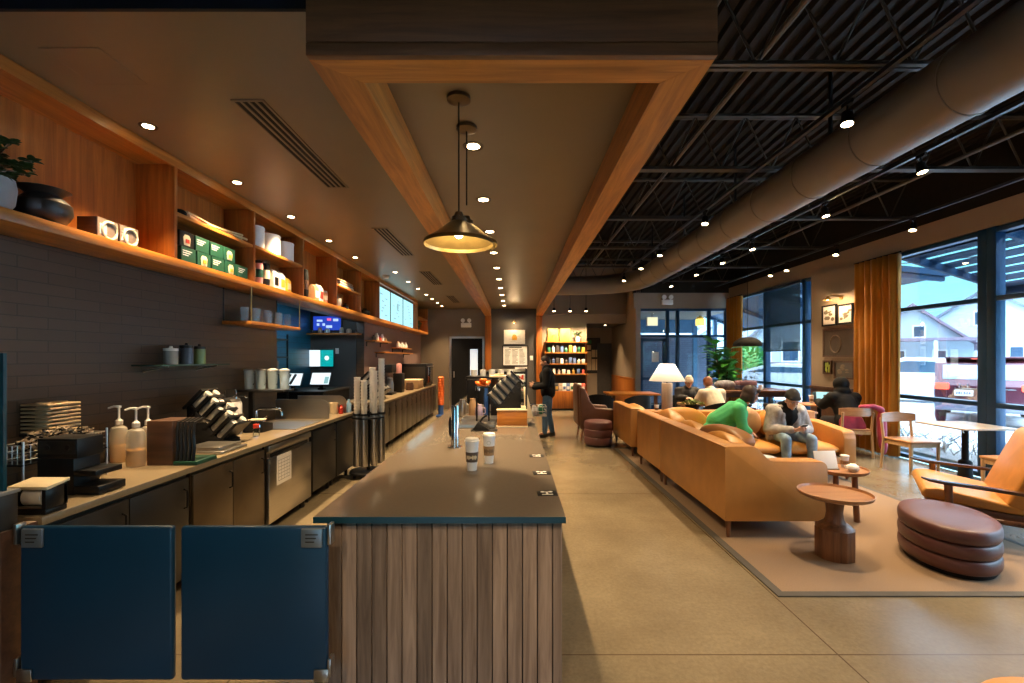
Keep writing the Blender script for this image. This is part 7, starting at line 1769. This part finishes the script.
def car(label, loc, rot, paint, glow=False, suv=True, h=1.68):
    """rear toward local -y, 4.5 m long"""
    t = thing('car', label, 'car', loc, rot)
    k = h / 1.68
    prof = [(0.05, .38), (0, .62), (.02, .98), (.10, 1.08), (.38, 1.52 * k), (.75, 1.64 * k), (2.2, 1.66 * k), (2.75, 1.50 * k), (3.35, 1.08), (4.2, .98), (4.48, .80), (4.5, .45), (4.35, .32), (3.95, .32)]
    arch = lambda c: [(c + .36 * math.cos(a), .34 + .36 * math.sin(a)) for a in [PI * i / 8 for i in range(9)]]
    prof += arch(3.6) + [(3.1, .30), (1.3, .30)] + arch(.85) + [(.4, .34)]
    m = MB(); m.prism([(p[0], p[1]) for p in prof], 'x', -.86, .86, bev=.05, seg=2)
    m.build('car_body', paint, t)
    m = MB(); side = [(.55, 1.12), (.72, 1.50 * k), (2.15, 1.54 * k), (2.65, 1.40 * k), (3.05, 1.12)]
    for s in (-1, 1): m.prism(side, 'x', s * .862, s * .868)
    m.build('side_window', CGL, t)
    m = MB(); m.box((0, .235, 1.30 * k), (1.42, .01, .40 * k), (R(-33), 0, 0), bev=.004); m.build('rear_window', mat('pale_reflecting_glass', (.40, .52, .60), .08), t)
    m = MB(); m.box((0, 3.06, 1.28 * k), (1.4, .01, .5 * k), (R(52), 0, 0)); m.build('windscreen', CGL, t)
    for (y) in (.85, 3.6):
        for s in (-1, 1):
            m = MB(); m.lathe([(.0, -.10), (.24, -.10), (.32, -.08), (.335, 0), (.32, .08), (.24, .10), (0, .10)], n=28, M=Matrix.Translation((s * .78, y, .335)) @ Euler((0, PI / 2, 0)).to_matrix().to_4x4()); wl = m.build('wheel', TYRE, t)
            m = MB()
            for q in range(5): m.box((s * .885, y + .11 * math.cos(2 * PI * q / 5), .335 + .11 * math.sin(2 * PI * q / 5)), (.012, .19, .05), (2 * PI * q / 5, 0, 0))
            m.lathe([(.20, -.01), (.23, -.01), (.23, .01), (.20, .01)], n=24, M=Matrix.Translation((s * .885, y, .335)) @ Euler((0, PI / 2, 0)).to_matrix().to_4x4()); m.build('rim', STEEL, wl)
    for s in (-1, 1):
        m = MB(); m.box((s * .72, .01, .96), (.26, .10, .16), (0, 0, s * .15), bev=.03); m.build('tail_light', emis('lit_tail_light', (1, .10, .05), 5) if glow else mat('red_lens', (.4, .02, .02), .2), t)
        m = MB(); m.box((s * .66, 4.45, .76), (.34, .12, .14), (0, 0, -s * .3), bev=.03); m.build('headlight', CHROME, t)
    m = MB(); m.box((0, .50, 1.635 * k), (1.36, .30, .04), (R(-6), 0, 0), bev=.015); sp = m.build('spoiler', mat('dark_red_trim', (.08, .012, .02), .3), t)
    m = MB(); m.span((-.22, .33, 1.61 * k), (.22, .36, 1.635 * k)); m.build('brake_light', emis('red_brake_light', (1, .12, .06), 3) if glow else RED, sp)
    m = MB(); m.span((-.86, -.04, .38), (.86, .10, .58), bev=.03); m.build('bumper', mat('blue_grey_trim', (.16, .17, .22), .4), t)
    m = MB(); m.span((-.50, -.02, .74), (-.18, .0, .88), bev=.003); pl = m.build('number_plate', WHITE, t)
    m = MB()
    for q in range(6): m.span((-.47 + q * .044, -.024, .775), (-.47 + q * .044 + (.028 if q != 2 else .012), -.019, .845))
    m.build('plate_mark', BLUE, pl)
    m = MB(); m.span((-.42, -.005, .93), (-.395, .01, 1.03)); m.span((-.285, -.005, .93), (-.26, .01, 1.03)); m.span((-.4, -.005, .97), (-.28, .01, .99)); m.build('badge', CHROME, t)
    m = MB(); m.span((-.5, -.012, .905), (.5, .002, .925)); m.build('chrome_strip', CHROME, t)
    return t
car('dark red suv with glowing tail lights parked outside the street window', (10.95, 10.6, -.02), R(-46), CARR, True)
car('silver white suv parked crosswise beyond the red suv outside the street window', (16.6, 15.9, -.02), R(45), CARW, False)
car('silver white car parked outside the far window under the roller shade', (11.5, 15.6, -.02), R(45), CARW, False, h=1.45)
car('red car at the kerb beyond the silver white car outside the far window', (14.3, 21.4, -.02), R(45), CARR, False, h=1.45)
# green bush
t = thing('round_bush', 'round green bush outside the far window below the dome pendant', 'bush', (X_(742, 21), 21, -.02))
m = MB(); m.cyl((0, 0, 0), (0, 0, 1.0), .08); m.build('stem', WALNUT, t)
m = MB(); rr = random.Random(41)
for q in range(900):
    v = Vector((rr.gauss(0, 1), rr.gauss(0, 1), rr.gauss(0, 1))).normalized(); p = Vector((v.x * .95, v.y * .95, 1.25 + v.z * 1.05)); leafy(m, p, [(v + Vector((0, 0, .3)), (.1, .1, 1))], .22, .07)
m.ell((0, 0, 1.25), (.86, .86, .98)); m.build('foliage', mat('spring_green', (.08, .30, .07), .6, var=.4, scale=6), t)
# overhanging slatted awning and porch roof along the glass
AW = mat('deep_blue_grey_metal', (.006, .032, .075), .6, spec=.2)
t = thing('slatted_awning', 'sloping slatted metal awning above the street window outside', 'awning', (XR + .22, 5.3, 3.42))
m = MB()
for k in range(7):
    q = k / 6; m.box((.28 + 1.42 * q, 0, -.10 - .47 * q), (.14, 4.7, .03), (0, R(22), 0))
m.build('slat', AW, t)
for y in (-2.36, -.8, .8, 2.36):
    m = MB(); m.prism([(0, .0), (0, -.14), (1.80, -.70), (1.80, -.60)], 'y', y - .03, y + .03); m.build('bracket_beam', AW, t)
m = MB(); m.span((1.74, -2.4, -.76), (1.82, 2.4, -.60)); m.build('front_beam', AW, t)
m = MB(); m.span((-.02, -2.4, -.16), (.0, 2.4, .03)); m.build('wall_mount', AW, t)
for (y0, y1, dz, lb) in ((9.0, 11.8, -.16, 'solid dark porch roof outside between the amber curtain and the slatted awning'), (11.9, 17.0, -.72, 'lower dark porch roof outside above the far street window')):
    t = thing('porch_roof', lb, 'porch roof', (XR + .22, y0, 3.46))
    m = MB(); m.prism([(0, .1), (0, 0), (2.1, dz - .06), (2.1, dz + .06)], 'y', 0, y1 - y0); m.build('roof_slab', AW, t)
    for y in (.1, (y1 - y0) / 2, y1 - y0 - .1):
        m = MB(); m.prism([(0, -.01), (0, -.13), (2.06, dz - .15), (2.06, dz - .065)], 'y', y - .04, y + .04); m.build('wall_mount_bracket', AW, t)
# mesh roller shade in the far window
SHM = mixtrans('mesh_shade', (.025, .09, .17), .66, .8)
t = thing('roller_shade', 'dark mesh roller shade half lowered in the far street window', 'roller shade', (XR - .07, 10.62, 0))
m = MB(); m.span((-.004, -.72, 1.80), (0, .72, 3.28)); m.build('mesh', SHM, t)
m = MB(); m.span((-.015, -.73, 1.775), (.010, .73, 1.80)); m.cyl((0, -.74, 3.28), (0, .74, 3.28), .028, n=14); m.build('bar_mount', BLACK, t)
t = thing('outside_power_line', 'thin dark power line crossing the sky above the houses', 'cable', (0, 0, 0))
m = MB(); m.tube([(14, 30, 7.2), (22, 24, 6.7), (30, 17, 6.9), (38, 10, 7.6)], .03, 5); m.build('wire', BLACK, t)

# ------------------------------------------------------------------ sky, camera, view
w = bpy.data.worlds.new('overcast_sky'); bpy.context.scene.world = w; w.use_nodes = True
nt = w.node_tree; bg = nt.nodes['Background']
tc = N(nt, 'ShaderNodeTexCoord'); sp_ = N(nt, 'ShaderNodeSeparateXYZ'); nt.links.new(tc.outputs['Generated'], sp_.inputs[0])
cr = N(nt, 'ShaderNodeValToRGB'); cr.color_ramp.elements[0].position = .0; cr.color_ramp.elements[1].position = 1.0
cr.color_ramp.elements[0].color = (.42, .96, 1.16, 1); cr.color_ramp.elements[1].color = (4.2, 5.4, 6.8, 1)
for q, cc in ((.22, (.26, .84, 1.16, 1)), (.34, (3.2, 4.2, 5.4, 1))):
    e = cr.color_ramp.elements.new(q); e.color = cc
nt.links.new(sp_.outputs[2], cr.inputs[0]); nt.links.new(cr.outputs[0], bg.inputs[0]); bg.inputs[1].default_value = SKY
def portal(loc, rot, sx, sy):
    l = bpy.data.lights.new('sky_portal', 'AREA'); l.shape = 'RECTANGLE'; l.size = sx; l.size_y = sy; l.cycles.is_portal = True
    o = bpy.data.objects.new('sky_portal', l); C.objects.link(o); o.location = loc; o.rotation_euler = rot
portal((XR + .15, 7.2, 1.7), (0, R(90), 0), 3.3, 12.4)
portal((-.65, YF - .25, 1.25), (R(90), 0, 0), 1.95, 1.6); portal((4.9, 13.5, 1.5), (R(-90), 0, 0), 2.7, 3.0)
cam = bpy.data.cameras.new('camera'); co = bpy.data.objects.new('camera', cam); C.objects.link(co); bpy.context.scene.camera = co
co.location = (0, 0, HC); co.rotation_euler = (R(90), 0, 0)
cam.sensor_fit = 'HORIZONTAL'; cam.sensor_width = 36; cam.lens = F / 1024 * 36; cam.shift_x = -(VX - 512) / 1024; cam.shift_y = (VY - 341.5) / 1024; cam.clip_start = .05; cam.clip_end = 300
sc = bpy.context.scene
sc.view_settings.view_transform = 'Standard'; sc.view_settings.look = 'None'; sc.view_settings.gamma = 1; sc.view_settings.use_curve_mapping = False
sc.view_settings.exposure = EXPO
try:
    sc.cycles.use_denoising = True; sc.cycles.max_bounces = 8; sc.cycles.diffuse_bounces = 4; sc.cycles.transparent_max_bounces = 24; sc.cycles.sample_clamp_indirect = 6; sc.cycles.caustics_reflective = False; sc.cycles.caustics_refractive = False
except Exception: pass
bpy.data.meshes.remove(_tmp)
